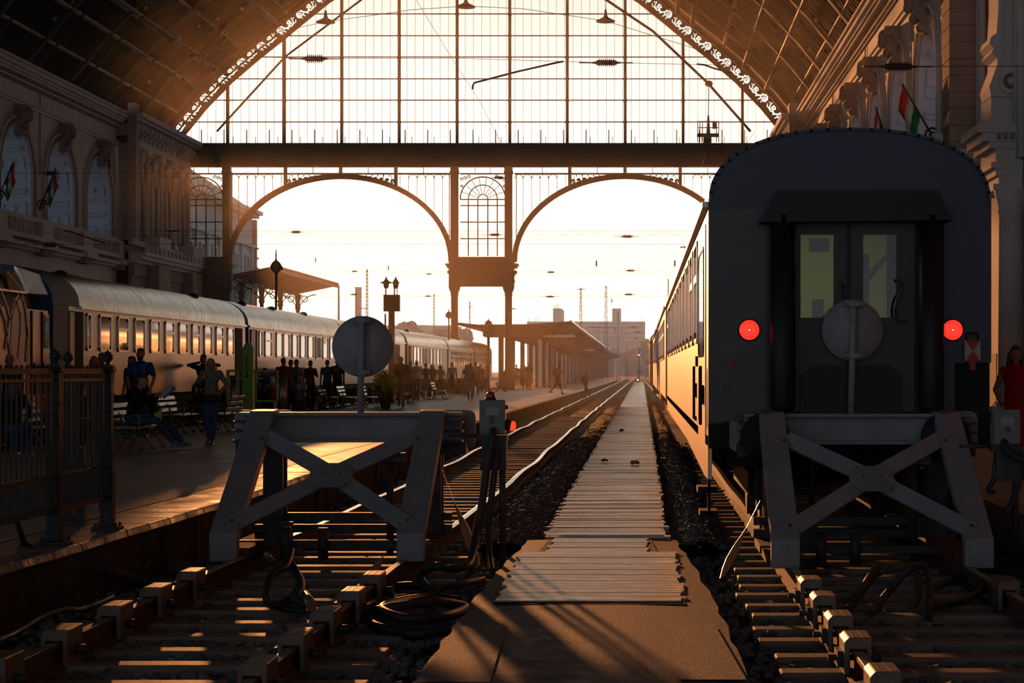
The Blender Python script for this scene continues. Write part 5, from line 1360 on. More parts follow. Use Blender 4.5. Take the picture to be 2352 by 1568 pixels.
# ---------------------------------------------------------------- benches
def make_bench():
    root = thing('bench', 'x', 'bench'); L = 1.75
    # long side along Y, facing +X; local origin under the middle
    for k, yy_ in enumerate((-L / 2 + .08, 0, L / 2 - .08)):
        b_ = MB()
        for pts in ([(-.30, 0), (-.27, .05), (-.22, .16), (-.15, .30), (-.20, .40)], [(.30, 0), (.27, .05), (.22, .16), (.16, .30), (.22, .40)], [(-.19, .20), (-.10, .30), (0, .335), (.10, .30), (.19, .20)],
                    [(-.24, .40), (-.10, .385), (.10, .385), (.25, .40)], [(-.20, .40), (-.26, .55), (-.33, .70), (-.38, .84)], [(-.28, .58), (-.10, .63), (.08, .60), (.20, .62), (.26, .55), (.22, .48), (.15, .50), (.17, .55)], [(.24, .42), (.27, .48), (.24, .54)]):
            b_.tube([Vector((x, yy_, z)) for x, z in [(v.x, v.y) for v in spline([Vector((a, c, 0)) for a, c in pts], 4)]], .018, 6)
        for x in (-.30, .30): b_.lathe([(.05, 0), (.045, .02), (.02, .05)], (x, yy_, 0), 8)
        for sx in (-1, 1): scroll(b_, Vector((sx * .11, yy_, .25)), Vector((sx, 0, 0)), Vector((0, 0, 1)), .05, 1, .010)
        b_.build('end_frame' if k != 1 else 'middle_frame', M['iron'], root)
    s_ = MB()
    for i in range(7): s_.box(-.21 + i * .066, -.155 + i * .066, -L / 2, L / 2, .405 - .004 * abs(i - 3), .428 - .004 * abs(i - 3))
    s_.build('seat', M['slat'], root, bevel=.004)
    s_ = MB()
    for i in range(3): t = .52 + i * .13; s_.boxc((-.235 - (t - .45) * .36, 0, t), (.022, L, .085), Matrix.Rotation(-.34, 3, 'Y'))
    s_.build('backrest', M['slat'], root, bevel=.004)
    return root
B0 = make_bench(); first = True
for (px, py, rz, lab) in ((312, 1031, 0, 'bench the reading man sits on'), (415, 993, .0, 'empty bench left of the walking woman in jeans'), (512, 990, pi, 'bench right of the woman in jeans, before the green lift'),
                     (712, 938, 0, 'bench behind the bin with the blue bag'), (758, 937, 0, 'bench left of the round sign, its back lit white'), (803, 938, 0, 'bench right behind the pole of the round sign'), (852, 937, 0, 'bench next to the leafy green planter'),
                     (925, 926, 0, 'bench just behind the man with the red shoulder bag'), (968, 918, 0, 'bench in front of the man in the blue shirt'), (1010, 917, 0, 'bench before the blonde woman in red shorts'),
                     (1110, 900, 0, 'bench left of the signboard post'), (1150, 899, pi, 'bench right of the signboard post, by the iron pillar'), (95, 1030, 0, 'bench seen through the railing, nearest the left edge'), (200, 1003, 0, 'bench seen through the railing behind the second post')):
    o = B0 if first else copy_thing(B0, (0, 0, 0)); first = False
    g_ = G(px, py, PZ); o.location = (g_.x, g_.y, PZ); o.rotation_euler = (0, 0, rz)
    o['label'] = 'slatted park ' + lab; o['group'] = 'slatted benches along the platform'

# ---------------------------------------------------------------- lamp posts, bins, lift, planter, boards
def lamp_post(px, Y, ytop, ybulb, label, bulb=.17, ybase=None, stripes=False, top_h=None):
    x = P(px, 0, Y).x; root = thing('lamp_post', label, 'lamp post', (x, Y, PZ)); zt_ = P(0, ytop, Y).z - PZ; zb_ = P(0, ybulb, Y).z - PZ
    b_ = MB(); b_.lathe([(.11, 0), (.11, .3), (.07, .4), (.075, .9), (.05, 1.0), (.045, zb_ - .3), (.07, zb_ - .28)], (0, 0, 0), 12); b_.build('pole', M['facade'], root)
    b_ = MB(); b_.lathe([(.06, zb_ - .28), (bulb, zb_ - .14), (bulb * 1.05, zb_), (bulb * .7, zb_ + .12), (.04, zb_ + .2), (.02, zb_ + .3), (.03, zb_ + .35), (.012, zt_)], (0, 0, 0), 14); b_.build('lamp_head', M['facade'], root)
    b_ = MB(); b_.box(.05, .24, -.05, .05, zb_ - .14, zb_ - .02); b_.build('speaker', M['facade'], root)
    if stripes:
        b_ = MB()
        for i in range(5): b_.cyl((0, 0, .9 + i * .2), (0, 0, 1.0 + i * .2), .09, .09, 10)
        b_.build('yellow_bands', mat('yellow_band', (.45, .33, .03), .5), root)
    return root
lamp_post(634, 72, 572, 610, 'tall thin lamp post behind the green lift, its head over the canopy', .20, stripes=True)
lamp_post(1031, 128, 708, 722, 'thin lamp post beside the left iron pillar of the middle pair', .22)
lamp_post(1122, 139.5, 733, 741, 'small lamp with pointed top over the edge of the platform canopy', .25)
# departure board column by the sign disc
r_ = thing('departure_board', 'square board on a riveted iron post with globe lamps, right of the round sign', 'sign board', P(900, 0, 84) * 1.0)
r_.location = (P(900, 0, 84).x, 84, PZ); k = 4500 / 84
def BZ(py): return (849 - py) / k + H - PZ
def BX(px): return (px - 900) / k
q = MB(); q.box(BX(882), BX(918), -.2, .2, BZ(715), BZ(677)); q.build('board', M['facade'], r_)
q = MB(); q.box(BX(893), BX(906), -.12, .12, 0, BZ(715)); 
for i in range(9): q.ball((BX(899), -.13, 1.0 + i * .33), .04, 6, 4)
q.build('post', mat('riveted_post', (.10, .085, .08), .6), r_)
q = MB(); q.cyl((BX(886), 0, BZ(677)), (BX(886), 0, BZ(655)), .03); q.cyl((BX(906), 0, BZ(677)), (BX(906), 0, BZ(655)), .03); q.cyl((BX(912), 0, BZ(677)), (BX(912), 0, BZ(655)), .02); q.beam((BX(875), 0, BZ(649)), (BX(918), 0, BZ(649)), .04, .04); q.cyl((BX(885), 0, BZ(720)), (BX(885), 0, BZ(790)), .04)
q.build('bracket', M['facade'], r_)
for px in (887, 909): 
    q = MB(); q.lathe([(0, -.25), (.10, -.2), (.13, -.02), (.30 if px < 900 else .15, .0), (.10, .1), (.04, .2), (0, .32)], (BX(px), 0, BZ(650)), 12); q.build('lamp', M['facade'], r_)
# signboard post under the middle pillars
r_ = thing('signboard', 'grey rectangular sign panel on a slim post with a white lamp box, before the canopy', 'sign board', (P(1122, 0, 120).x, 120, PZ)); k = 4500 / 120
q = MB(); q.box(-13 / k, 13 / k, -.08, .08, (849 - 773) / k + 1.42, (849 - 746) / k + 1.42); q.build('panel', mat('sign_grey', (.13, .11, .10), .6), r_)
q = MB(); q.box(-3 / k, 3 / k, -.07, .07, 0, 3.5); q.lathe([(.42, 0), (.30, .12), (.12, .3)], (0, 0, 0), 4, sq=True); q.build('post', M['facade'], r_)
q = MB(); q.box(-6 / k, 6 / k, -.15, .1, (849 - 837) / k + 1.42, (849 - 824) / k + 1.42); q.build('lamp_box', mat('lamp_box_white', (.42, .42, .42), .4), r_)
r_ = thing('direction_sign', 'small grey sign with a left arrow fixed to the left middle iron pillar', 'sign', (P(1044, 0, 137.5).x, 137.4, P(0, 803, 137.4).z))
q = MB(); q.box(-.30, .30, -.03, .03, -.22, .22); q.build('panel', mat('sign_pale', (.24, .22, .21), .6), r_)
q = MB(); q.prism([(-.22, 0), (-.1, .09), (-.1, .025), (.2, .025), (.2, -.025), (-.1, -.025), (-.1, -.09)], -.036, -.03, 'xz'); q.build('arrow', M['rubber'], r_)
# corrugated guards
def guard(px, py, Y, h, label):
    x = P(px, 0, Y).x; b_ = MB(); pts = []
    n = 40
    for i in range(n):
        a = 2 * pi * i / n; rr = .125 + .018 * cos(a * 10); pts.append((x + rr * cos(a), Y + rr * sin(a)))
    b_.prism(pts, PZ, PZ + h, 'xy', True); b_.lathe([(.15, 0), (.15, .03)], (x, Y, PZ), 16)
    tag(b_.build('corrugated_bin', mat('corrugated_steel', (.42, .38, .34), .28, metal=.8)), label, 'bin', 'corrugated steel bins')
guard(649, 0, 58, 1.32, 'tall corrugated steel bin, glowing orange at its top, right of the green lift')
guard(538, 0, 56, 1.26, 'tall corrugated steel bin left of the green lift')
r_ = thing('litter_bin', 'mesh litter bin with a blue plastic bag over its rim, behind the left buffer stop', 'bin', (P(686, 0, 66).x, 66, PZ))
q = MB(); q.lathe([(.22, .05), (.24, .95), (.23, .95), (.21, .06)], (0, 0, 0), 18); q.lathe([(.25, 0), (.25, .05)], (0, 0, 0), 18); q.build('basket', mat('bin_mesh', (.13, .10, .09), .5, metal=.4), r_)
q = MB(); q.lathe([(.235, .98), (.26, 1.0), (.275, .9), (.29, .78), (.27, .70)], (0, 0, 0), 9); q.build('plastic_bag', mat('blue_bag', (.16, .24, .32), .25), r_)
# green wheelchair lift
G1 = mat('lift_green', (.17, .40, .02), .45); G2 = mat('lift_green_mint', (.25, .60, .40), .4)
r_ = thing('wheelchair_lift', 'lime green mobile wheelchair lift with rails beside the parked coaches', 'lift', (P(570, 0, 53).x, 53, PZ)); k = 4500 / 53
def LX(px): return (px - 570) / k
def LZ(py): return (849 - py) / k + 1.42
q = MB(); q.prism([(LX(557), .1), (LX(583), .1), (LX(583), LZ(800)), (LX(577), LZ(787)), (LX(566), LZ(787)), (LX(558), LZ(800))], -.12, .12, 'xz'); q.build('mast', G1, r_, bevel=.01)
for (a, c, d, e_) in ((560, 577, 810, 798), (560, 568, 840, 836)): q = MB(); q.box(LX(a), LX(c), -.125, -.12, LZ(d), LZ(e_)); q.build('label_plate', mat('lift_label', (.32, .36, .36), .5), r_)
q = MB(); q.tube([(LX(569), -.13, LZ(818)), (LX(568), -.14, LZ(845)), (LX(571), -.14, LZ(868))], .012, 6); q.ball((LX(568), -.14, LZ(863)), .035, 8, 5); q.build('control_cable', M['rubber'], r_)
def frame_(xa, xb, za, zb_, y): 
    q.beam((xa, y, za), (xb, y, za), .05, .05, ext=.02); q.beam((xa, y, zb_), (xb, y, zb_), .05, .05, ext=.02); q.beam((xa, y, za), (xa, y, zb_), .05, .05, up=(0, 1, 0)); q.beam((xb, y, za), (xb, y, zb_), .05, .05, up=(0, 1, 0))
q = MB(); frame_(LX(522), LX(545), LZ(945), LZ(852), .0); frame_(LX(520), LX(556), LZ(921), LZ(851), .3); q.build('left_rail', G1, r_)
q = MB(); frame_(LX(583), LX(634), LZ(921), LZ(852), .2); q.beam((LX(629), .2, .1), (LX(629), .2, LZ(921)), .06, .06, up=(0, 1, 0)); q.build('right_rail', G1, r_)
for a, c in ((536, 556), (585, 604)):
    q = MB(); q.cyl((LX(a), -.05, LZ(869)), (LX(c), -.05, LZ(869)), .022); q.build('handle', G2, r_)
q = MB(); q.box(LX(525), LX(600), -.2, .9, .08, .16); 
for x in (LX(545), LX(595)): q.cyl((x, -.25, .07), (x, -.15, .07), .07, .07, 12)
q.build('platform_base', G1, r_)
# planter
r_ = thing('shrub_planter', 'bushy green shrub in a tapered pot beside the benches', 'planter', (P(886, 0, 71.8).x, 71.8, PZ))
q = MB(); q.lathe([(.20, 0), (.34, .42), (.36, .45), (.30, .46)], (0, 0, 0), 4, sq=True); q.build('pot', mat('planter_brown', (.12, .07, .05), .7), r_)
q = MB(); random.seed(21)
for i in range(900):
    v = Vector((random.gauss(0, 1), random.gauss(0, 1), random.gauss(0, 1))).normalized() * random.uniform(.75, 1.05)
    c = Vector((v.x * .42, v.y * .42, .88 + v.z * .45)); d = (v + Vector((random.uniform(-.5, .5), random.uniform(-.5, .5), random.uniform(0, .8)))).normalized(); s = d.cross(Vector((random.random(), random.random(), random.random()))).normalized() * .022
    q.add([c - s, c + s, c + d * .11 + s * .4, c + d * .12 - s * .4], [(0, 1, 2, 3)], True)
lf = mat('shrub_leaf', (.19, .38, .03), .5); q.build('foliage', lf, r_, fix=False)
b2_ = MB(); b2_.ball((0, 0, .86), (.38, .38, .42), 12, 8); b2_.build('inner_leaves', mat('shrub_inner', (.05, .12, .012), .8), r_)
def weed(c, h, label, n=7):
    q = MB(); c = Vector(c)
    for i in range(n):
        a = 2 * pi * i / n + .5; e_ = c + Vector((cos(a) * h * .5, sin(a) * h * .5, h * random.uniform(.5, 1)))
        m_ = (c + e_) / 2 + Vector((0, 0, h * .15)); q.tube([c, m_, e_], [.003, .003, .002], 4)
        for t in (.5, .75, 1):
            b0 = c.lerp(e_, t) + Vector((0, 0, h * .12 * (1 - abs(t - .5)))); d = Vector((cos(a), sin(a), -.2)).normalized(); s = Vector((-sin(a), cos(a), 0)) * h * .09
            for sg in (-1, 1): q.add([b0, b0 + d * h * .12 + s * sg * .6, b0 + s * sg * 1.8 + d * h * .1, b0 + s * sg], [(0, 1, 2, 3)], True)
    tag(q.build('weed', mat('weed_green', (.07, .13, .03), .6), fix=False), label, 'weed')
weed((G(320, 1335, -.15)), .22, 'small green weed growing against the platform wall near the drain pipe')
weed((G(228, 1380, -.15)), .10, 'tiny green weed beside the left rail, below the drain pipe', 5)
weed((G(215, 1408, -.15)), .09, 'tiny green weed between the pale pipe and the clamped rail', 5)
# suitcases, bags and tubs standing about
q = MB(); q.box(-.22, .22, -.12, .12, .04, .62); q.box(-.15, .15, -.14, -.12, .12, .5)
def suitcase(px, py, w_, h, c_, label, taper=0):
    g_ = G(px, py, PZ); r_ = thing('suitcase', label, 'suitcase', (g_.x, g_.y, PZ), group='luggage on the platform')
    q = MB(); q.prism([(-w_ / 2, .05), (w_ / 2, .05), (w_ / 2 + taper, h), (-w_ / 2 - taper, h)], -.13, .13, 'xz'); q.build('shell', c_, r_, bevel=.03)
    q = MB(); q.tube([(-.1, .08, h), (-.1, .08, h + .25), (.1, .08, h + .25), (.1, .08, h)], .01, 6); q.build('pull_handle', M['rubber'], r_)
    for s in (-1, 1): q = MB(); q.cyl((s * w_ * .4, -.1, .03), (s * w_ * .4, .1, .03), .03, .03, 8); q.build('wheel', M['rubber'], r_)
suitcase(1063, 907, .62, .95, mat('brown_luggage', (.10, .045, .035), .6), 'large brown suitcase standing by the man in the open jacket', .05)
suitcase(1045, 907, .38, .5, mat('dark_luggage', (.03, .03, .035), .5), 'small dark suitcase left of the large brown one')
r_ = thing('plastic_tub', 'red plastic tub with white bags on top, below the boy in blue', 'tub', (P(618, 0, 63).x, 63, PZ + .35))
q = MB(); q.lathe([(.22, 0), (.27, .42), (.24, .42), (.20, .02)], (0, 0, 0), 16); q.build('tub', mat('red_tub', (.22, .02, .02), .4), r_)
q = MB(); q.ball((-.05, 0, .5), (.24, .2, .13), 10, 6); q.ball((.12, 0, .52), (.15, .15, .14), 8, 6); q.build('white_bag', mat('white_plastic', (.42, .42, .42), .4), r_)
q = MB(); q.box(P(604, 0, 63).x, P(632, 0, 63).x, 62.7, 63.3, PZ, PZ + .35); tag(q.build('luggage_cart', M['darksteel']), 'low dark cart under the red plastic tub', 'cart')
# litter on the boardwalk
for (px, py, w_, h, m_, lab) in ((1428, 990, .10, .05, 'rubber', 'dark bent hook lying on the boardwalk'), (1388, 1060, .07, .04, 'bolt', 'dark rag lying on the boardwalk, left of the blue rag'), (1460, 1066, .10, .06, 'stoppaint', 'blue grey rag lying on the boardwalk'),
                           (1339, 1053, .06, .07, 'stoppaint', 'pale scrap of paper on the stones left of the boardwalk'), (1525, 1055, .06, .03, 'paddle', 'yellow leaf scrap on the stones right of the boardwalk')):
    g_ = G(px, py, .01); q = MB(); random.seed(px)
    for i in range(4): q.ball((g_.x + random.uniform(-w_, w_) * .7, g_.y + random.uniform(-.05, .05), .03 + random.uniform(0, h * .5)), (w_ * .5, .05, h * .5), 7, 5)
    tag(q.build('litter', M[m_]), lab, 'litter')

# ---------------------------------------------------------------- flags on the walls
def flag(pa, pb, Y, label, dr):
    r_ = thing('flag', label, 'flag', P(*pa, Y)); a = Vector((0, 0, 0)); b2 = P(*pb, Y) - P(*pa, Y)
    q = MB(); q.cyl(a, b2, .04, .03, 8); q.build('staff', M['rib'], r_)
    d = b2
    cols = ((.45, .02, .02), (.42, .40, .38), (.01, .16, .05))
    for i, c_ in enumerate(cols):
        q = MB(); t0, t1 = 1 - i * .2, 1 - (i + 1) * .2
        p0, p1 = a.lerp(b2, t0), a.lerp(b2, t1); 
        vs = []
        for u in range(5):
            for p in (p0, p1): vs.append(p + Vector((dr * .12 * u + .03 * sin(u * 2), .06 * sin(u * 1.7), -.24 * u)))
        q.add(vs, [(u * 2, u * 2 + 1, u * 2 + 3, u * 2 + 2) for u in range(4)], True); o = q.build('cloth_stripe', mat('flag_%d' % i, c_, .8), r_, fix=False)
        sl_ = o.modifiers.new('thick', 'SOLIDIFY'); sl_.thickness = .02
    q = MB(); scroll(q, Vector((0, 0, 0)), Vector((1, 0, 0)), Vector((0, 0, 1)), .3, 1, .05); q.cyl((0, 0, 0), (dr * -.6, 0, -.3), .05); q.build('bracket_scroll', M['rib'], r_)
flag((-2, 450), (30, 372), 96, 'tricolour flag on the left wall at the very edge of the frame', .2)
flag((95, 470), (128, 385), 103, 'tricolour flag hanging by the second left wall arch', .2)
flag((2140, 310), (2072, 192), 70.5, 'tricolour flag hanging by the nearest right wall arch', -.3)
flag((2035, 320), (2012, 245), 78, 'tricolour flag behind the coach roof, further along the right wall', -.2)

# ---------------------------------------------------------------- lamps and wires hung across the hall
def pend(px, py, Y, label, s=1.0):
    c = P(px, py, Y); r_ = thing('pendant_lamp', label, 'pendant lamp', c, group='pendant lamps across the hall')
    q = MB(); q.lathe([(.60 * s, -.12), (.62 * s, -.05), (.40 * s, .05), (.16 * s, .18), (.10 * s, .35), (.07 * s, .62), (.03, .7)], (0, 0, 0), 18); q.build('shade', M['facade'], r_)
    q = MB(); q.cyl((0, 0, .7), (0, 0, 4.0), .02, .02, 5); q.build('suspension_rod', M['facade'], r_)
pend(748, 48, 126, 'conical lamp hanging top left before the great window'); pend(1070, 13, 126, 'conical lamp hanging at the top centre before the great window'); pend(1391, 46, 126, 'conical lamp hanging top right before the great window')
def wire(pts, label, r_=.012, n=1, cat='wire'):
    return cable('wire', pts, r_, label, cat, 'facade', False, 'overhead wires')
wire([P(560, 90, 126), P(748, 50, 126), P(950, 22, 126), P(1070, 14, 126), P(1200, 20, 126), P(1391, 48, 126), P(1640, 125, 126)], 'sagging span wire carrying the three conical lamps', .02)
def insul(px, py, Y, label, s=1.0, vert=False, wl=None):
    c = P(px, py, Y); r_ = thing('insulator', label, 'insulator', c, group='insulators on the overhead wires')
    def A(t, r2): return (r2 * s, t * s)
    prof = [A(-.75, .02), A(-.62, .05), A(-.5, .06), A(-.45, .12)]
    for i in range(8): prof += [A(-.36 + i * .1, .13), A(-.33 + i * .1, .24), A(-.30 + i * .1, .12)]
    prof += [A(.5, .12), A(.52, .06), A(.65, .05), A(.78, .02)]
    q = MB(); q.lathe(prof, (0, 0, 0), 10, 'z' if vert else 'x'); q.build('ribbed_body', M['insul'], r_)
    q = MB()
    if vert: q.cyl((0, 0, -.75 * s), (0, 0, -1.1 * s), .02 * s + .01, None, 5)
    else:
        q.cyl((-1.3 * s, 0, 0), (-.7 * s, 0, 0), .03 * s, None, 6); q.build('clamp', M['insul'], r_); q = MB(); q.cyl((.7 * s, 0, 0), (1.3 * s, 0, 0), .03 * s, None, 6)
    q.build('clamp', M['insul'], r_)
M['insul'] = mat('brown_porcelain', (.07, .035, .02), .35)
insul(722, 135, 90, 'large ribbed insulator hanging left in front of the great window', .9); insul(1392, 144, 90, 'large ribbed insulator hanging right in front of the great window', .95); insul(2062, 153, 55, 'large ribbed insulator before the right wall cornice', .75)
wire([P(-150, 105, 90), P(722, 135, 90), P(1060, 134, 90), P(1392, 144, 90), P(1700, 150, 90), P(1820, 158, 90)], 'long span wire through the two large insulators before the window', .012)
wire([P(1990, 152, 55), P(2062, 153, 55), P(2420, 152, 55)], 'taut wire running right from the insulator before the wall cornice', .01)
for (px, py, Y, s, v, lab) in ((680, 533, 170, .75, False, 'insulator in the left arch, high above the canopy'), (1440, 543, 170, .85, False, 'insulator in the right arch, upper centre'), (1136, 539, 120, .55, False, 'insulator before the middle arched window, lower'), (1146, 408, 120, .55, False, 'insulator before the middle arched window, upper'),
    (395, 530, 110, .55, False, 'insulator before the left arched window'), (115, 561, 100, .7, False, 'insulator low before the left wall arches'), (118, 398, 100, .6, False, 'insulator before the second left wall arch'), (251, 378, 108, .5, True, 'upright insulator beside the left pavilion pilaster'),
    (1265, 625, 230, .7, False, 'insulator in the right arch, left of centre, upper'), (1263, 681, 230, .8, False, 'insulator in the right arch, left of centre, lower'), (1448, 621, 230, .8, False, 'insulator in the right arch, right of centre, upper'), (1444, 676, 230, .8, False, 'insulator in the right arch, right of centre, lower'),
    (1370, 605, 200, .6, True, 'upright insulator in the middle of the right arch'), (1550, 605, 200, .6, True, 'upright insulator near the coach roof'), (725, 597, 180, .4, True, 'slanting small insulator right of the canopy top'), (892, 615, 190, .4, True, 'upright insulator above the square board'),
    (985, 629, 230, .55, False, 'insulator left of the middle pillars, upper'), (983, 680, 230, .6, False, 'insulator left of the middle pillars, lower'), (814, 623, 200, .5, False, 'insulator above the grey chimney'), (813, 676, 200, .6, False, 'insulator crossing the grey chimney'),
    (1362, 751, 420, 1.0, False, 'insulator against the pale block, left'), (1455, 751, 420, 1.2, False, 'insulator against the pale block, right'), (1465, 762, 420, 1.2, False, 'insulator against the pale block, below the right one'), (1461, 678 + 100, 420, .8, False, 'insulator against the pale block, low right'),
    (1405, 690, 500, 1.0, True, 'upright insulator beside the right tower'), (1180, 709, 260, .5, False, 'insulator right of the middle pillars'), (745, 744, 260, .4, False, 'tiny insulator low in the left arch')):
    insul(px, py, Y, lab, s, v)
    if not v:
        z_ = P(px, py, Y).z
        wire([Vector((WL if Y < 138 else -75, Y, z_)), Vector((WR if Y < 138 else 45, Y, z_))], 'thin span wire holding the ' + lab, .010)
def droplink(a, b_, Y, lab): cable('catenary_arm', [P(*a, Y), P(*b_, Y)], .05, lab, 'bracket arm', 'facade', False)
cable('catenary_arm', [P(1086, 205, 88), P(1086, 196, 88), P(1090, 190, 88), P(1190, 164, 88), P(1278, 144, 88), P(1294, 141, 88)], .045, 'long thin contact wire arm hanging before the great window', 'bracket arm', 'facade', False)
cable('catenary_arm', [P(1600, 147, 88), P(1618, 149, 88), P(1640, 157, 88), P(1680, 168, 88)], .04, 'short wire arm at the right edge of the great window', 'bracket arm', 'facade', False)
cable('catenary_arm', [P(148, 529, 100), P(160, 532, 100), P(240, 558, 100), P(241, 563, 100)], .035, 'thin wire arm before the left wall arches', 'bracket arm', 'rib', False)
cable('catenary_arm', [P(1562, 568, 180), P(1580, 566, 180), P(1572, 568, 180), P(1577, 576, 180)], .06, 'small bracket above the coach roof edge', 'bracket arm', 'facade', False)
wire([P(953, -5, 100), P(1048, 150, 110), P(1100, 230, 118), P(1178, 380, 130)], 'thin slanting wire crossing the middle of the great window')
wire([P(1632, 330, 100), P(1610, 385, 105)], 'short thin wire below the inspection cradle'); wire([P(1735, 300, 60), P(1690, 370, 62), P(1680, 400, 62)], 'thin wire dropping to the blue coach roof', .006)
wire([P(0, 355, 98), P(60, 375, 103), P(230, 418, 125), P(400, 470, 137)], 'long thin wire running along the left wall, upper', .01); wire([P(0, 510, 98), P(200, 555, 112), P(420, 610, 150), P(540, 640, 165)], 'long thin wire running along the left wall, lower', .01)
wire([P(420, 450, 150), P(540, 500, 168), P(575, 510, 172)], 'thin wire beyond the left arched window', .012); wire([P(420, 495, 150), P(520, 540, 168)], 'second thin wire beyond the left arched window', .012)
# inspection cradle hung under the right of the girder
r_ = thing('inspection_cradle', 'small hanging maintenance cradle standing on the girder at the right', 'cradle', P(1627, 328, 134)); k = 4500 / 134
def KX(px): return (px - 1627) / k
def KZ(py): return (328 - py) / k
q = MB(); q.box(KX(1601), KX(1651), -.5, .5, KZ(313), KZ(308)); q.box(KX(1615), KX(1634), -.3, .3, KZ(327), KZ(315)); q.build('deck', M['facade'], r_)
q = MB()
for px in (1602, 1607, 1613, 1645, 1650): q.box(KX(px) - .03, KX(px) + .03, -.5, -.45, KZ(328), KZ(280))
q.box(KX(1601), KX(1651), -.5, -.45, KZ(296), KZ(294)); q.box(KX(1601), KX(1651), -.5, -.45, KZ(282), KZ(280)); q.build('railing', M['facade'], r_)
q = MB(); q.cyl((KX(1627), 0, KZ(308)), (KX(1627), 0, KZ(265)), .14, .06); q.cyl((KX(1627), 0, KZ(265)), (KX(1628), 0, KZ(190)), .03, .03, 6); q.ball((KX(1628), 0, KZ(192)), (.28, .2, .22), 8, 6); q.box(KX(1636), KX(1645), -.2, .2, KZ(295), KZ(282)); q.build('hoist_mast', M['facade'], r_)
# ---------------------------------------------------------------- things beyond the great window
HZ = 1.0
M['palewall'] = mat('pale_render', (.55, .55, .52), .9, noise=.05, scale=.1)
M['bluegrey'] = mat('blue_grey_panels', (.30, .36, .42), .8, noise=.06, scale=.05)
M['metalmast'] = mat('mast_paint', (.12, .17, .17), .6)
# long station wing on the left, seen through the side window
r_ = thing('station_wing', 'pale classical building wing behind the left arched window', 'building')
xw = -36.5
ye = XZ(579, xw); y0_ = 140
zc = H + (849 - 486) / F * ye
q = MB(); q.box(xw - 20, xw, y0_, ye, -.2, zc - .6); q.build('wall', M['palewall'], r_)
q = MB(); q.box(xw - 20, xw + .9, y0_, ye + .7, zc - .35, zc); q.box(xw - 20, xw + .6, y0_, ye + .4, zc - .65, zc - .35); q.box(xw - 20, xw + .35, y0_, ye + .2, zc - 3.4, zc - 3.1); q.box(xw - 20, xw + .25, y0_, ye + .2, zc - 9.4, zc - 8.9); q.box(xw - 20, xw + .5, y0_, ye + .3, zc - 9.9, zc - 9.6); q.build('cornice', M['palewall'], r_)
q = MB(); q.prism([(xw + .3, zc), (xw - 8, zc + 5.5), (xw - 20, zc + 5.5), (xw - 20, zc)], y0_, ye, 'xz'); q.build('roof', mat('far_roof', (.35, .30, .26), .8), r_)
y = y0_ + 3
while y < ye - 3:
    for (z1, z2) in ((zc - 8.3, zc - 4.2), (zc - 14, zc - 10.8)):
        q = MB(); ring(q, y, y + 1.5, z1, z2, xw, 1, r_=.05, w_=.25, th=.25); wq = q.build('window', M['palewall'], r_)
        q = MB(); q.box(xw - .1, xw + .03, y + .25, y + 1.25, z1 + .25, z2 - .25); q.build('pane', M['bluegrey'], wq)
    q = MB(); q.box(xw, xw + .3, y + 2.4, y + 3.0, zc - 8.9, zc - 3.4); q.build('pilaster', M['palewall'], r_)
    y += 4.6
q = MB(); q.box(P(583, 0, 200).x - .3, P(583, 0, 200).x + .3, 199.7, 200.3, -.2, P(0, 505, 200).z)
for i in range(12): q.box(P(583, 0, 200).x - .45, P(583, 0, 200).x + .45, 199.6, 200.4, 3 + i, 3.15 + i)
tag(q.build('lattice_post', M['facadelight']), 'tall pale post standing at the corner of the station wing', 'post')
# canopy outside on the left
r_ = thing('platform_canopy', 'short slanting canopy on iron brackets above the parked silver coaches', 'canopy')
A0, A1 = P(636, 617, 150), P(778, 656, 181.5); B0_, B1 = P(540, 636, 150), P(686, 675, 181.5)
q = MB(); q.add([A0, A1, B1, B0_] + [v + Vector((0, 0, .25)) for v in (A0, A1, B1, B0_)], [(0, 1, 2, 3), (4, 5, 6, 7), (0, 1, 5, 4), (1, 2, 6, 5), (2, 3, 7, 6), (3, 0, 4, 7)], False)
B2, B3 = B0_ + Vector((-3.2, 0, .5)), B1 + Vector((-3.2, 0, .5))
q.add([B0_, B1, B3, B2] + [v + Vector((0, 0, .2)) for v in (B0_, B1, B3, B2)], [(0, 1, 2, 3), (4, 5, 6, 7), (0, 1, 5, 4), (1, 2, 6, 5), (2, 3, 7, 6), (3, 0, 4, 7)], False)
q.build('roof_deck', mat('canopy_brown', (.10, .06, .035), .7, noise=.2, scale=.5), r_)
q = MB()
for i in range(1, 12):
    a, c = A0.lerp(A1, i / 12), B0_.lerp(B1, i / 12); q.beam(a + Vector((0, 0, -.08)), c + Vector((0, 0, -.08)), .18, .16)
for t in (0, 1): q.beam(A0.lerp(B0_, t) + Vector((0, 0, -.12)), A1.lerp(B1, t) + Vector((0, 0, -.12)), .2, .2)
q.build('rafters', M['facade'], r_)
for px in (555, 601, 644, 684):
    t = (px - 540) / 146 * .98; c = B0_.lerp(B1, min(1, max(0, t))); Yc = c.y; x = P(px, 0, Yc).x
    q = MB(); q.lathe([(.22, 0), (.22, 1.2), (.16, 1.4), (.17, c.z - 1.6), (.26, c.z - 1.4), (.20, c.z - .9), (.34, c.z - .1)], (x, Yc, 0), 10); cc = q.build('column', M['facade'], r_)
    q = MB()
    for s in (-1, 1):
        q.tube([(x + s * 1.7 * (1 - cos(a * pi / 12)), Yc, c.z - 2.0 + 1.9 * sin(a * pi / 12)) for a in range(7)], .05, 5); q.tube([(x + s * (.62 + .28 * cos(a * pi / 6)), Yc, c.z - .5 + .28 * sin(a * pi / 6)) for a in range(13)], .05, 5)
        q.tube([(x, Yc + s * 2.4 * (1 - cos(a * pi / 12)), c.z - 2.0 + 1.9 * sin(a * pi / 12)) for a in range(7)], .05, 5)
    q.build('bracket', M['facade'], cc)
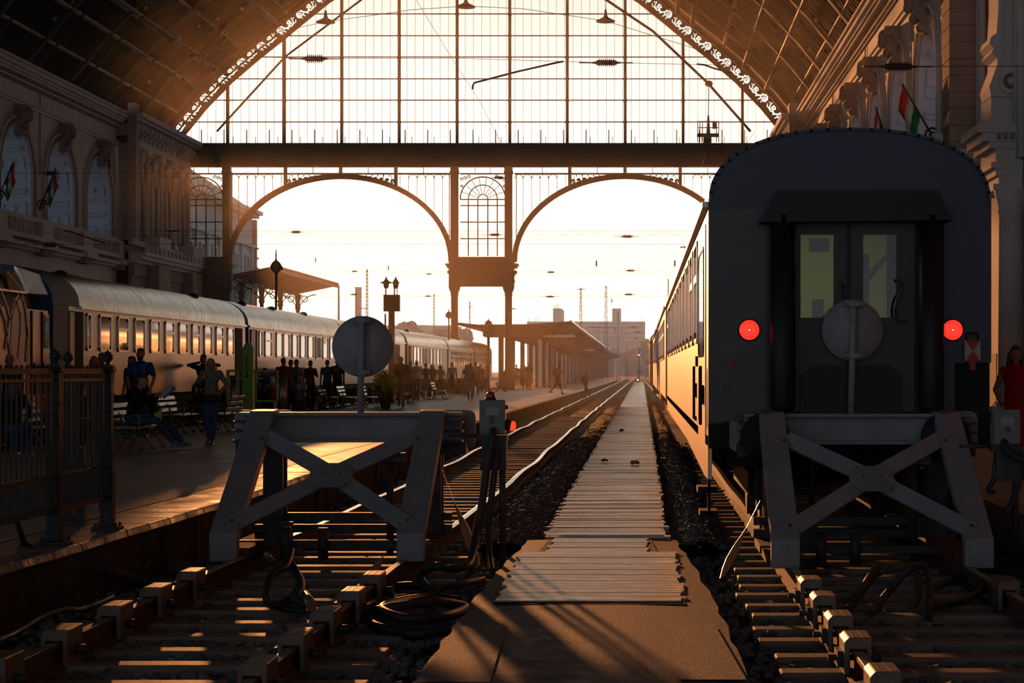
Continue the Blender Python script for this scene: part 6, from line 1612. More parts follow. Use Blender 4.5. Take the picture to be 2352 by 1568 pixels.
# long platform canopy right of the middle pillars
r_ = thing('platform_canopy', 'long dark gull-winged platform canopy with rows of blue posts, at the centre', 'canopy')
Y0c, Y1c = 146.0, 400.0
E0, E1 = P(1310, 737, Y0c), P(1417, 817, Y1c)
E1.x = -5.1
def cx_(Y, x0, x1): return lerp(x0, x1, (Y - Y0c) / (Y1c - Y0c))
sec0 = [(E0.x, E0.z), (P(1245, 0, Y0c).x, P(0, 742, Y0c).z), (P(1180, 0, Y0c).x, P(0, 747, Y0c).z), (P(1115, 0, Y0c).x, P(0, 747, Y0c).z), (P(1052, 0, Y0c).x, P(0, 740, Y0c).z)]
drop = E1.z - E0.z
sec1 = [(x + (E1.x - E0.x), z + drop) for x, z in sec0]
for th_, nm in ((.22, 'roof_deck'),):
    q = MB(); k = len(sec0)
    q.add([(x, Y0c, z) for x, z in sec0] + [(x, Y1c, z) for x, z in sec1] + [(x, Y0c, z - th_) for x, z in sec0] + [(x, Y1c, z - th_) for x, z in sec1],
          [(i, i + 1, k + i + 1, k + i) for i in range(k - 1)] + [(2 * k + i, 2 * k + i + 1, 3 * k + i + 1, 3 * k + i) for i in range(k - 1)] + [(i, i + 1, 2 * k + i + 1, 2 * k + i) for i in range(k - 1)] + [(0, k, 3 * k, 2 * k), (k - 1, 2 * k - 1, 4 * k - 1, 3 * k - 1)], False)
    q.build(nm, mat('canopy_dark', (.075, .062, .06), .75, noise=.2, scale=.4), r_)
q = MB(); q.beam(Vector(E0) + Vector((0.02, 0, .02)), Vector((E1.x + .02, Y1c, E1.z + .02)), .12, .12); q.build('gutter', M['frame'], r_)
q = MB(); zf = sec0[3][1] - .22
q.box(P(1052, 0, 148).x, P(1300, 0, 148).x, 148.2, 148.5, P(0, 768, 148).z, P(0, 757, 148).z) if False else None
q.add([(P(1100, 0, 147).x, 147, P(0, 745, 147).z), (P(1296, 0, 147).x, 147, P(0, 744, 147).z), (P(1245, 0, 147).x, 147, P(0, 775, 147).z), (P(1115, 0, 147).x, 147, P(0, 775, 147).z)], [(0, 1, 2, 3)])
fc = q.build('end_fascia', MATS['canopy_dark'], r_, fix=False); m_ = fc.modifiers.new('thick', 'SOLIDIFY'); m_.thickness = .15
M['post'] = mat('blue_steel_post', (.11, .16, .23), .55)
for i in range(27):
    Y = 152 + i * 8.4; x = lerp(-7.6, -6.1, i / 26); zz = lerp(sec0[0][1], E1.z, (Y - Y0c) / (Y1c - Y0c)) - .5
    q = MB(); q.box(x - .14, x + .14, Y - .03, Y + .03, PZ, zz); q.box(x - .14, x - .10, Y - .14, Y + .14, PZ, zz); q.box(x + .10, x + .14, Y - .14, Y + .14, PZ, zz)
    ps = q.build('post', M['post'], r_)
    q = MB(); q.tube([(x, Y, zz - 1.2), (x + .5, Y, zz - .55), (x + 1.3, Y, zz - .15), (x + 2.0, Y, zz + .2)], .07, 5); q.build('curved_bracket', M['post'], ps)
for i in range(9):
    Y = 156 + i * 14; x = -11.2; q = MB(); q.box(x - .2, x + .2, Y - .2, Y + .2, PZ, 4.4); q.build('post', MATS['canopy_dark'], r_)
q = MB(); 
for i in range(16): q.box(-8.6, -8.35, 158 + i * 13, 158 + i * 13 + 10.5, PZ, 4.2)
q.build('shelter_wall', mat('shelter_blue_panel', (.05, .07, .10), .5), r_)
q = MB(); q.box(-7.5, -5.6, 232, 232.3, 3.95, 4.15); q.build('strip_light', M['frame'], r_)
q = MB(); q.box(P(1220, 0, 150).x, P(1320, 0, 150).x, 150, 150.3, P(0, 774, 150).z, P(0, 769, 150).z); q.build('strip_light', M['frame'], r_)
# hanging baskets under the canopy
for i in range(9):
    Y = 175 + i * 16; x = -7.2; q = MB(); random.seed(i)
    for k in range(30): 
        v = Vector((random.gauss(0, .28), random.gauss(0, .28), random.gauss(0, .22))); q.ball((x + v.x, Y + v.y, 3.55 + v.z), (.14, .14, .12), 5, 4)
    tag(q.build('hanging_basket', mat('basket_leaves', (.10, .11, .03), .8)), 'hanging flower basket under the long platform canopy', 'flower basket', 'flower baskets under the canopy')
# iron kiosk and white hut at the far end of the platform
q = MB(); g_ = G(1399, 867, PZ); q.box(g_.x - .8, g_.x + .8, 360, 364, PZ, P(0, 825, 360).z); tag(q.build('white_hut', M['palewall']), 'small white hut at the far end of the platform', 'hut')
# pale block with two towers
r_ = thing('office_block', 'wide pale office block with two towers in the haze beyond the tracks', 'building')
Yb = 760.0
def box_px(mb, a, b2, c, d, Y, dep=30): mb.box(P(a, 0, Y).x, P(b2, 0, Y).x, Y, Y + dep, P(0, d, Y).z, P(0, c, Y).z)
q = MB(); box_px(q, 1210, 1482, 738, 872, Yb); q.build('main_block', M['bluegrey'], r_)
q = MB(); box_px(q, 1270, 1289, 708, 740, Yb - 1); q.build('tower', M['bluegrey'], r_)
q = MB(); box_px(q, 1406, 1426, 708, 872, Yb - 1, 12); q.build('tower', M['bluegrey'], r_)
q = MB()
for px in (1273, 1276, 1280, 1283): box_px(q, px, px + 1, 698, 709, Yb, 1)
for px in (1213, 1229, 1234, 1407, 1475): box_px(q, px, px + 1, 728, 740, Yb, 1)
q.build('roof_aerials', M['metalmast'], r_)
for i in range(9):
    q = MB(); py = 744 + i * 12
    for px in range(1212, 1480, 5):
        if not 1403 < px < 1428: q.box(P(px, 0, Yb).x, P(px + 3.4, 0, Yb).x, Yb - .3, Yb, P(0, py + 5, Yb).z, P(0, py, Yb).z)
    q.build('window_row', mat('far_glass_row', (.40, .50, .58), .3), r_)
# engine shed
r_ = thing('engine_shed', 'yellow gabled engine shed with round windows at the end of the tracks', 'shed')
Ys = 600.0
def pt2(px, py): v = P(px, py, Ys); return (v.x, v.z)
q = MB(); q.prism([pt2(1424, 875), pt2(1424, 822), pt2(1467, 806), pt2(1512, 822), pt2(1512, 875)], Ys, Ys + 20, 'xz'); q.build('gable_wall', mat('shed_yellow', (.34, .28, .15), .8), r_)
q = MB(); a, b2, c = pt2(1418, 824), pt2(1467, 804), pt2(1518, 824); q.prism([a, b2, c, (c[0], c[1] + 1.2), (b2[0], b2[1] + 1.2), (a[0], a[1] + 1.2)], Ys - 1, Ys + 20, 'xz'); q.build('roof', mat('shed_roof', (.16, .14, .14), .8), r_)
for px in (1445, 1469, 1492):
    q = MB(); v = P(px, 850, Ys); q.box(v.x - 1.1, v.x + 1.1, Ys - .2, Ys, 0, v.z); q.lathe([(0, -.2), (1.1, -.2), (1.1, 0)], (v.x, Ys, v.z), 16, 'y'); q.build('arched_door', mat('shed_door', (.12, .13, .14), .7), r_)
q = MB(); box_px(q, 1424, 1512, 838, 841, Ys - .4, .4); 
for px in (1424, 1434, 1456, 1481, 1503): box_px(q, px, px + 1.5, 820, 875, Ys - .3, .3)
q.build('wall_bands', mat('shed_band', (.20, .17, .12), .8), r_)
# grey chimney, low sheds, container
q = MB(); v = P(823, 0, 420); q.lathe([(.75, 0), (.72, P(0, 662, 420).z), (.78, P(0, 661, 420).z), (.7, P(0, 659, 420).z)], (v.x, 420, 0), 16); tag(q.build('chimney', mat('chimney_grey', (.34, .33, .34), .7)), 'plain grey chimney rising above the round sign', 'chimney')
q = MB(); box_px(q, 700, 1045, 747, 872, 530, 20); tag(q.build('long_shed', M['bluegrey']), 'long low pale shed behind the silver coaches', 'shed')
q = MB(); box_px(q, 947, 985, 746, 870, 480, 12); tag(q.build('flat_roofed_hut', M['palewall']), 'pale flat-roofed hut right of the square board', 'hut')
def tree(px, py, Y, r_, lab, n=120):
    c = P(px, py, Y); root = thing('tree', lab, 'tree', (c.x, Y, 0)); q = MB(); random.seed(px)
    q.tube([(0, 0, -.2), (.1, 0, c.z * .5), (0, 0, c.z)], [.3, .25, .12], 6); q.build('trunk', M['facade'], root)
    q = MB()
    for i in range(n):
        v = Vector((random.gauss(0, 1), random.gauss(0, 1), random.gauss(0, 1))).normalized() * random.uniform(.3, 1); q.ball((v.x * r_, v.y * r_, c.z + v.z * r_ * .75), (r_ * .22, r_ * .22, r_ * .2), 5, 4)
    q.build('crown', mat('far_leaves', (.07, .11, .06), .9), root)
tree(935, 762, 470, 3.2, 'hazy tree left of the flat-roofed hut'); tree(925, 770, 455, 2.2, 'lower hazy tree left of the bigger one'); tree(1494, 800, 560, 3.6, 'hazy tree right of the office block'); tree(1503, 815, 520, 3.4, 'hazy tree low beside the furthest coach')
tree(1020, 780, 500, 3.5, 'hazy low tree left of the middle pillars'); tree(1064, 772, 512, 2.6, 'hazy low tree between the middle pillars')
# catenary masts
def mast(px, ytop, ybot, Y, wpx, lab, arms=()):
    v = P(px, 0, Y); zt_ = P(0, ytop, Y).z; zb_ = max(-.2, P(0, ybot, Y).z) if ybot else -.2; w_ = wpx / F * Y / 2
    root = thing('lattice_mast', lab, 'mast', (v.x, Y, 0)); q = MB(); nn = max(6, int((zt_ - zb_) / (w_ * 2.4)))
    for sx in (-1, 1): q.cyl((sx * w_, 0, -.2), (sx * w_ * .35, 0, zt_), .06, .05, 5)
    for i in range(nn):
        z1, z2 = lerp(-.2, zt_, i / nn), lerp(-.2, zt_, (i + 1) / nn); a1, a2 = lerp(w_, w_ * .35, i / nn), lerp(w_, w_ * .35, (i + 1) / nn); s = 1 if i % 2 else -1
        q.cyl((s * a1, 0, z1), (-s * a2, 0, z2), .035, .035, 4)
    q.build('lattice', M['metalmast'], root)
    for (py, x0, x1) in arms:
        q = MB(); z = P(0, py, Y).z; q.cyl(((x0 - px) / F * Y, 0, z), ((x1 - px) / F * Y, 0, z), .05, .05, 5); q.build('arm', M['metalmast'], root)
for a in ((843, 618, 0, 230, 7, 'lattice mast right of the grey chimney', ((708, 826, 843),)), (778, 655, 0, 190, 5, 'thin lattice mast at the end of the left canopy', ()), (997, 675, 0, 300, 6, 'lattice mast left of the middle pillars', ((762, 985, 1010),)), (1079, 692, 0, 300, 5, 'lattice mast between the middle pillars', ((705, 1079, 1087),)), (1023, 770, 0, 320, 8, 'low mast left of the thin lamp post', ((757, 1015, 1031),)),
          (1334, 660, 0, 260, 8, 'tall lattice mast left of the right tower', ((664, 1325, 1345),)), (1392, 655, 0, 280, 9, 'tallest lattice mast, in front of the right tower', ((752, 1370, 1425),)), (1420, 715, 0, 380, 6, 'slimmer lattice mast right of the tallest one', ((774, 1400, 1440),)), (1374, 750, 0, 420, 4, 'short mast with crossarm before the pale block', ((761, 1362, 1392), (750, 1370, 1380))), (1440, 790, 0, 450, 4, 'short thin mast left of the red signal', ()), (1535, 640, 0, 330, 4, 'lattice mast peeking over the right-hand coaches', ()), (1484, 815, 0, 480, 4, 'thin mast right of the red signal', ()), (1410, 800, 0, 470, 4, 'thin mast by the far platform end', ())): mast(*a)
random.seed(4)
for i in range(14):
    Y = random.uniform(350, 550); py = random.uniform(745, 845); px = random.uniform(1395, 1478)
    insul(px, py, Y, 'tiny dark insulator among the wires before the pale block', random.uniform(.5, .8), i % 3 == 0)
for i in range(8):
    py = 765 + i * 9; wire([P(1380, py, 460), P(1430, py + 1, 460), P(1480, py, 460)], 'thin overhead wire before the pale office block', .03)
# signal with red light, dwarf signal with blue light
r_ = thing('track_signal', 'slim track signal showing red beyond the end of the boardwalk', 'signal', (P(1467.5, 0, 300).x, 300, -.2)); k = 4500 / 300
q = MB(); q.cyl((0, 0, 0), (0, 0, (849 - 800) / k + 1.9), .06, .06, 8); q.box(-.1, .1, -.1, .1, 0, 1.4); q.build('pole', M['under'], r_)
q = MB(); q.box(-.13, .13, -.06, .06, (849 - 822) / k + 1.9, (849 - 804) / k + 1.9); q.box(-.1, .1, -.06, .06, (849 - 833) / k + 1.9, (849 - 828) / k + 1.9); q.build('signal_head', M['under'], r_, bevel=.04)
q = MB(); q.lathe([(.13, -.1), (.1, -.13), (0, -.15)], (0, 0, (849 - 815) / k + 1.9), 12, 'y'); q.build('red_light', mat('signal_red', (1, .1, .08), .3, emit=(1, .12, .12), es=6), r_)
r_ = thing('dwarf_signal', 'low dwarf signal showing a blue light at the foot of the red signal', 'signal', (P(1465, 0, 262).x, 262, -.2)); k = 4500 / 262
q = MB(); q.box(-.16, .16, -.1, .1, 0, (849 - 868) / k + 1.91); q.build('case', M['under'], r_)
q = MB(); q.lathe([(.10, -.1), (0, -.14)], (0, 0, (849 - 872) / k + 1.91), 10, 'y'); q.build('blue_light', mat('signal_blue', (.3, .4, 1), .3, emit=(.35, .5, 1), es=5), r_)
for k, (xa, xb) in enumerate(((1.6, 3.2), (6.5, 9), (-8, -14), (12, 20))):
    rail(lambda y, xa=xa, xb=xb: lerp(xa, xb, (y - 300) / 300), 300, 600, 0, 'distant yard rail beyond the boardwalk, %s' % ('just right of the red signal', 'hidden in line with the furthest coach', 'curving left past the platform end', 'furthest right behind the coaches')[k], step=30)
# ---------------------------------------------------------------- people
def cm(name, c, r_=.8): return mat('cloth_' + name, c, r_, noise=.18, scale=9)
SKIN = mat('skin', (.30, .16, .10), .55); SKIN2 = mat('tanned_skin', (.20, .10, .06), .55)
SHOE = mat('dark_shoe', (.02, .02, .022), .4)
V = Vector
def limb(b_, pts, rs, n=10):
    b_.tube([V(p) for p in pts], rs, n)
    for p, q in zip(pts, rs): b_.ball(p, q * .98, 8, 6)
def hand(b_, w_, e_, curl=.5, n=5):
    """palm, thumb and four fingers continuing the forearm from elbow e_ to wrist w_"""
    w_ = V(w_); d = (w_ - V(e_)).normalized(); s = d.cross(V((0, 1, 0)));
    if s.length < .1: s = d.cross(V((1, 0, 0)))
    s.normalize(); u = s.cross(d).normalized()
    c = w_ + d * .045
    b_.tube([w_ - d * .01, w_ + d * .03, w_ + d * .085], [(.024, .022), (.040, .018), (.038, .015)], 8)
    for k, L in enumerate((.062, .075, .070, .055)):
        o_ = w_ + d * .08 + s * (.027 - .018 * k); m_ = o_ + d * L * .5 + u * L * .25 * curl; t = m_ + d * L * .35 + u * L * .55 * curl
        b_.tube([o_, m_, t], [.0095, .009, .007], 6)
    o_ = w_ + d * .025 + s * .035; b_.tube([o_, o_ + d * .03 + s * .022, o_ + d * .06 + s * .02 + u * .015 * curl], [.012, .011, .008], 6)
def person(px, py, h, label, rz=0, z=PZ, top=(.2, .2, .2), bot=(.05, .07, .12), hair=(.03, .02, .015), hairlen=0, sleeve='short', leg='long', pose='stand', vox=.016, skin=None, arms=None, legs=None, Y=None, x=None, belly=0, pel=None, chest=None, head=None, skirt=0, extra=None, bald=False, female=False, shoes=None, name='person', open_jacket=None):
    if Y is None: g_ = G(px, py, z); X_, Y = g_.x, g_.y
    else: X_ = P(px, 0, Y).x if x is None else x
    if X_ < -11.8 and Y > 30 and px > 0: X_ = -11.8; Y = XZ(px, X_)
    r_ = thing(name, label, 'person', (X_, Y, z), rz); r_.scale = (h / 1.75,) * 3
    sk = skin or SKIN
    pel = V(pel or (0, 0, .95)); chest = V(chest or (0, 0, 1.33)); head = V(head or (chest + V((0, -.02, .31))))
    up = (chest - pel).normalized(); sw = .165 if female else .185
    shL, shR = chest + up * .10 + V((-sw, 0, 0)), chest + up * .10 + V((sw, 0, 0))
    A = {'stand': (((-.23, .0, 1.17), (-.24, -.06, .92)), ((.23, .0, 1.17), (.24, -.06, .92))),
         'walk': (((-.22, -.06, 1.17), (-.21, -.20, .98)), ((.22, .08, 1.17), (.23, .04, .93))),
         'walk2': (((-.22, .08, 1.17), (-.23, .04, .93)), ((.22, -.06, 1.17), (.21, -.20, .98)))}
    Lg = {'stand': (((-.10, -.01, .50), (-.11, .0, .08)), ((.10, -.01, .50), (.11, .0, .08))),
          'walk': (((-.09, -.14, .52), (-.09, -.16, .09)), ((.09, .05, .50), (.09, .27, .15))),
          'walk2': (((-.09, .05, .50), (-.09, .27, .15)), ((.09, -.14, .52), (.09, -.16, .09)))}
    arms = arms or A[pose]; legs = legs or Lg[pose]
    b_ = MB()
    b_.ball(head, (.075, .092, .112), 14, 10); b_.ball(head + V((0, -.03, -.055)), (.052, .058, .058), 10, 8)
    b_.ball(head + V((0, -.098, -.015)), (.013, .02, .022), 6, 5); b_.tube([head + V((0, -.088, .02)), head + V((0, -.104, -.012))], [.008, .013], 6)
    for s in (-1, 1): b_.ball(head + V((s * .077, .005, -.01)), (.012, .02, .032), 6, 5); b_.ball(head + V((s * .03, -.078, .022)), (.018, .012, .007), 6, 4)
    b_.ball(head + V((0, -.086, -.052)), (.022, .01, .007), 6, 4)
    limb(b_, [chest + up * .12, head + V((0, .015, -.06))], [.058, .05])
    for sh, (el, wr) in zip((shL, shR), arms):
        limb(b_, [sh, V(sh).lerp(V(el), .5), el, V(el).lerp(V(wr), .4), wr], [.05, .043, .036, .036, .024]); hand(b_, wr, el, .6)
    for s, (kn, an) in zip((-1, 1), legs):
        hp = pel + V((s * .085, 0, -.03)); limb(b_, [hp, hp.lerp(V(kn), .5), kn, V(kn).lerp(V(an), .35), an], [.075, .068, .050, .052, .034])
    b_.ball(chest, (.12, .075, .15), 10, 8); b_.ball(pel, (.10, .07, .10), 10, 8); limb(b_, [pel, chest], [.07, .07])
    b_.build('body', sk, r_, remesh=vox * .75)
    # eyes
    for s in (-1, 1): q = MB(); q.ball(head + V((s * .03, -.084, .008)), (.011, .006, .007), 8, 5); q.build('eye', mat('eye_dark', (.02, .015, .012), .3), r_)
    q = MB(); q.ball(head + V((0, -.089, -.050)), (.022, .006, .007), 8, 5); q.build('mouth', mat('lips', (.22, .07, .06), .5), r_)
    # top
    t_ = MB(); t_.ball(chest, ((.185 if not female else .165), .125, .20), 14, 10); t_.ball(chest + up * .09, (sw + .01, .095, .085), 12, 8)
    mid = pel.lerp(chest, .4); t_.ball(mid + V((0, -belly * .5, 0)), (.155 + belly * .3, .12 + belly, .19), 12, 8); t_.ball(pel + up * .03, (.165, .12, .12), 12, 8)
    for sh, (el, wr) in zip((shL, shR), arms):
        if sleeve == 'long': limb(t_, [sh, V(sh).lerp(V(el), .5), el, V(el).lerp(V(wr), .5), V(el).lerp(V(wr), .92)], [.068, .058, .050, .046, .038])
        elif sleeve == 'short': limb(t_, [sh, V(sh).lerp(V(el), .4), V(sh).lerp(V(el), .72)], [.068, .062, .060])
        else: t_.ball(sh, .06, 8, 6)
    if skirt: t_.lathe([(.15, 1.0), (.17, .95), (.21, skirt), (.19, skirt)], (0, 0, 0), 18)
    t_.build('dress' if skirt else ('jacket' if sleeve == 'long' else 'shirt'), cm('%s_%.2f_%.2f_%.2f' % (('a',) + tuple(top)), top), r_, remesh=vox)
    if bot:
        p_ = MB(); p_.ball(pel, (.168, .122, .115), 12, 8)
        for s, (kn, an) in zip((-1, 1), legs):
            hp = pel + V((s * .085, 0, -.03)); kn = V(kn); an = V(an)
            if leg == 'long': limb(p_, [hp, hp.lerp(kn, .5), kn, kn.lerp(an, .5), kn.lerp(an, .93)], [.095, .083, .066, .062, .058])
            elif leg == 'tight': limb(p_, [hp, hp.lerp(kn, .5), kn, kn.lerp(an, .4), kn.lerp(an, .93)], [.092, .078, .056, .056, .040])
            else: limb(p_, [hp, hp.lerp(kn, .5), kn.lerp(an, .05)], [.10, .095, .09])
        p_.build('trousers' if leg != 'shorts' else 'shorts', cm('%s_%.2f_%.2f_%.2f' % (('b',) + tuple(bot)), bot), r_, remesh=vox)
    for (kn, an) in legs:
        kn, an = V(kn), V(an); d = V((0, -1, 0)); dz = -.075
        q = MB(); q.ball(an + V((0, .0, -.03)), (.045, .055, .05), 8, 6); q.ball(an + V((0, -.09, -.045)), (.045, .10, .032), 10, 6); q.box(an.x - .04, an.x + .04, an.y - .18, an.y + .05, an.z - .082, an.z - .065); q.build('shoe', shoes or SHOE, r_, remesh=vox * .8)
    if not bald:
        hm = mat('hair_%.2f_%.2f_%.2f' % tuple(hair), hair, .45)
        q = MB(); q.ball(head + V((0, .042, .038)), (.086, .080, .098), 12, 8); q.ball(head + V((0, -.01, .085)), (.065, .075, .045), 10, 6)
        if hairlen:
            for a in range(9):
                an = pi * a / 8; o_ = head + V((.075 * cos(an), .03 + .07 * sin(an), .03)); q.tube([o_, o_ + V((.02 * cos(an), .015, -hairlen * .5)), o_ + V((.01 * cos(an), .01, -hairlen))], [.035, .035, .02], 6)
        ho = q.build('hair', hm, r_, remesh=vox * .8)
    if extra: extra(r_, head, chest, pel, arms, vox)
    return r_
def part(r_, name, m_, fn, **k):
    q = MB(); fn(q); return q.build(name, m_, r_, **k)
# 1 the walking woman looking at her phone
def ex1(r_, head, chest, pel, arms, vox):
    part(r_, 'undershirt_hem', cm('maroon', (.05, .015, .015)), lambda q: q.lathe([(.12, .80), (.185, .88), (.18, .98), (.15, 1.0)], (0, 0, 0), 16), remesh=vox)
    part(r_, 'bag_strap', M['rubber'], lambda q: q.tube([(-.17, .02, 1.46), (-.16, -.10, 1.36), (-.20, -.05, 1.1)], .012, 6))
woman = person(485, 1021, 1.66, 'blonde woman in grey-green cardigan and blue jeans walking towards the viewer, head bowed', pose='walk', top=(.13, .125, .10), bot=(.035, .07, .17), hair=(.30, .19, .09), hairlen=.26, sleeve='long', leg='tight', vox=.012, female=True, head=(0, -.07, 1.60),
       arms=(((-.30, .02, 1.20), (-.17, -.12, 1.30)), ((.30, .05, 1.20), (.17, -.02, 1.02))), legs=(((-.07, -.06, .50), (-.05, .03, .10)), ((.08, -.03, .50), (.05, -.12, .08))), extra=ex1)
g_ = G(485, 1021, PZ)
o = MB(); o.ball((g_.x - .28, g_.y + .02, PZ + 1.02), (.10, .08, .17), 12, 8); o.tube([(g_.x - .24, g_.y, PZ + 1.14), (g_.x - .21, g_.y, PZ + 1.25)], .012, 6)
tag(o.build('handbag', mat('black_leather', (.012, .012, .014), .35), remesh=.015), 'round black handbag carried by the walking blonde woman', 'handbag')
# 2 the reading man
def ex2(r_, head, chest, pel, arms, vox):
    pass
sit_legs = (((-.10, -.50, .50), (-.10, -.80, .12)), ((.10, -.48, .50), (.12, -.86, .13)))
rm = person(305, 1030, 1.80, 'dark-haired man in black jacket and jeans sitting on a bench, reading', rz=radians(80), Y=35.2, top=(.012, .013, .018), bot=(.04, .06, .10), hair=(.025, .015, .010), sleeve='long', vox=.012, pel=(0, .02, .52), chest=(0, -.06, .90), head=(0, -.17, 1.17),
       arms=(((-.24, -.22, .78), (-.09, -.44, .92)), ((.24, -.22, .78), (.07, -.44, .92))), legs=sit_legs, shoes=mat('blue_trainer', (.04, .10, .16), .4))
q = MB(); c = V((rm.location.x + .50, 35.15, PZ + .98))
for s in (-1, 1):
    vs = [c + V((0, 0, -.0)), c + V((.20 * 1, s * .02 - .02, .17)), c + V((.26, s * .16, .10)), c + V((.04, s * .15, -.09))]
    q.add(vs + [v + V((-.004, 0, .004)) for v in vs], [(0, 1, 2, 3), (7, 6, 5, 4), (0, 1, 5, 4), (1, 2, 6, 5), (2, 3, 7, 6), (3, 0, 4, 7)], False)
tag(q.build('newspaper', mat('newsprint', (.42, .42, .44), .8, noise=.15, scale=40)), 'open white newspaper held by the seated man', 'newspaper')
q = MB(); q.prism([(rm.location.x + .42, .92), (rm.location.x + .56, 1.0), (rm.location.x + .56, .82), (rm.location.x + .5, .76)], 35.0, 35.04, 'xz'); tag(q.build('green_folder', mat('lime', (.15, .40, .01), .6)), 'small lime green folder in the lap of the seated man', 'folder')
# 3 overalls
def ex3(r_, head, chest, pel, arms, vox):
    dn = cm('denim', (.035, .065, .11))
    part(r_, 'overall_bib', dn, lambda q: (q.ball((0, -.02, 1.10), (.165, .125, .15), 12, 8), q.box(-.11, .11, -.135, -.11, 1.12, 1.26)), remesh=vox)
    for s in (-1, 1): part(r_, 'strap', mat('pale_strap', (.16, .19, .22), .7), lambda q: q.tube([(s * .09, -.135, 1.26), (s * .10, -.12, 1.38), (s * .10, -.03, 1.50), (s * .08, .10, 1.40)], .016, 6))
    part(r_, 'beard', mat('beard_dark', (.03, .02, .014), .8), lambda q: q.ball(head + V((0, -.05, -.075)), (.055, .055, .045), 8, 6))
person(323, 1003, 1.86, 'bearded man in blue T-shirt and denim overalls, standing behind the seated reader', top=(.02, .05, .22), bot=(.035, .065, .11), hair=(.03, .02, .015), vox=.014, arms=(((-.27, .02, 1.18), (-.22, .02, .95)), ((.27, .02, 1.18), (.20, -.05, .95))), extra=ex3, belly=.03)
person(303, 945, 1.72, 'dark-haired person half hidden behind the man in overalls', rz=-.6, top=(.05, .03, .03), bot=(.02, .02, .03), vox=.02)
person(467, 958, 1.82, 'man in dark sweater with both hands raised behind his head, behind the blonde woman', top=(.02, .02, .035), bot=(.02, .02, .03), sleeve='long', vox=.018, arms=(((-.40, .05, 1.48), (-.10, .10, 1.56)), ((.40, .05, 1.48), (.10, .10, 1.56))))
person(22, 1012, 1.70, 'grey-haired man in black jacket with blue trim, behind the railing at far left', top=(.015, .015, .02), bot=(.02, .02, .02), hair=(.30, .30, .32), sleeve='long', vox=.015)
person(216, 990, 1.70, 'woman with long bright red hair behind the railing', top=(.03, .025, .03), bot=(.02, .02, .03), hair=(.55, .07, .02), hairlen=.26, sleeve='long', vox=.014, female=True)
person(234, 965, 1.78, 'person in a cap just behind the red-haired woman', top=(.06, .06, .07), bot=(.02, .02, .03), hair=(.12, .12, .14), vox=.02)
person(12, 1060, 1.70, 'dark-haired woman in blue jeans sitting behind the railing, back to us, at left edge', rz=pi, Y=31.5, x=-10.1, top=(.010, .010, .012), bot=(.02, .05, .14), hair=(.008, .008, .008), hairlen=.3, sleeve='long', vox=.016, pel=(0, 0, .52), chest=(0, 0, .90), arms=(((-.24, -.1, .75), (-.12, -.3, .62)), ((.24, -.1, .75), (.12, -.3, .62))), legs=(((-.11, -.45, .50), (-.11, -.45, .1)), ((.11, -.45, .50), (.11, -.45, .1))), female=True)
person(612, 945, 1.52, 'boy in blue T-shirt bending over the red plastic tub', rz=-.3, top=(.07, .11, .20), bot=(.03, .03, .04), vox=.018, chest=(0, -.10, 1.27), arms=(((-.2, -.2, 1.1), (-.12, -.32, .95)), ((.2, -.2, 1.1), (.12, -.32, .95))))
person(651, 942, 1.80, 'stout man in red shirt standing behind the corrugated bin', top=(.22, .03, .03), bot=(.03, .03, .04), hair=(.02, .015, .012), vox=.018, rz=.4, belly=.06, skin=SKIN2)
def ex12(r_, head, chest, pel, arms, vox): part(r_, 'open_dark_shirt', cm('navy_tee', (.03, .03, .05)), lambda q: q.ball(chest + V((0, -.06, -.08)), (.07, .09, .26), 10, 8), remesh=vox)
person(681, 940, 1.76, 'man in pale open shirt over a navy T-shirt, by the bin with blue bag', top=(.26, .28, .30), bot=(.04, .04, .05), vox=.018, extra=ex12)
person(668, 920, 1.75, 'person in green backpack peeping out behind the man in the pale shirt', top=(.10, .16, .08), bot=(.04, .04, .05), hair=(.05, .03, .02), vox=.024)
def ex13(r_, head, chest, pel, arms, vox): part(r_, 'pink_top', cm('pink_top', (.30, .04, .06)), lambda q: (q.ball(chest + V((0, -.06, -.08)), (.085, .10, .27), 10, 8), q.ball((0, -.06, .98), (.10, .10, .14), 8, 6)), remesh=vox)
person(713, 936, 1.74, 'woman in dark cardigan over a pink top, left of the round sign', top=(.05, .035, .03), bot=(.03, .02, .02), hair=(.04, .02, .015), sleeve='long', vox=.018, female=True, extra=ex13, arms=(((-.24, .0, 1.17), (-.08, -.16, 1.12)), ((.24, .0, 1.2), (.12, -.14, 1.38))))
person(752, 930, 1.78, 'man in blue striped shirt half hidden by the round sign', top=(.13, .19, .24), bot=(.03, .03, .03), vox=.018)
person(775, 936, 1.84, 'large man in black T-shirt mostly hidden behind the round sign', top=(.010, .009, .009), bot=(.012, .012, .015), vox=.018, belly=.08)
def ex15(r_, head, chest, pel, arms, vox): 
    part(r_, 'red_shoulder_bag', cm('red_bag', (.24, .015, .025)), lambda q: q.box(-.10, .16, -.22, -.13, .74, 1.02), bevel=.02); part(r_, 'bag_strap', M['rubber'], lambda q: q.tube([(-.13, -.05, 1.48), (-.02, -.15, 1.25), (.14, -.16, 1.02)], .013, 6))
person(921, 937, 1.92, 'bald man in brown jacket with red shoulder bag walking towards us, right of the sign', pose='walk2', top=(.085, .06, .05), bot=(.10, .10, .13), sleeve='long', bald=True, vox=.016, extra=ex15, arms=(((-.26, .0, 1.18), (-.02, -.20, 1.15)), ((.26, .03, 1.18), (.26, -.06, .95))), skin=SKIN2)
person(943, 925, 1.80, 'grey-haired man in cream shirt walking behind the man with the red bag', pose='walk', top=(.26, .24, .22), bot=(.12, .10, .09), hair=(.32, .33, .35), vox=.018)
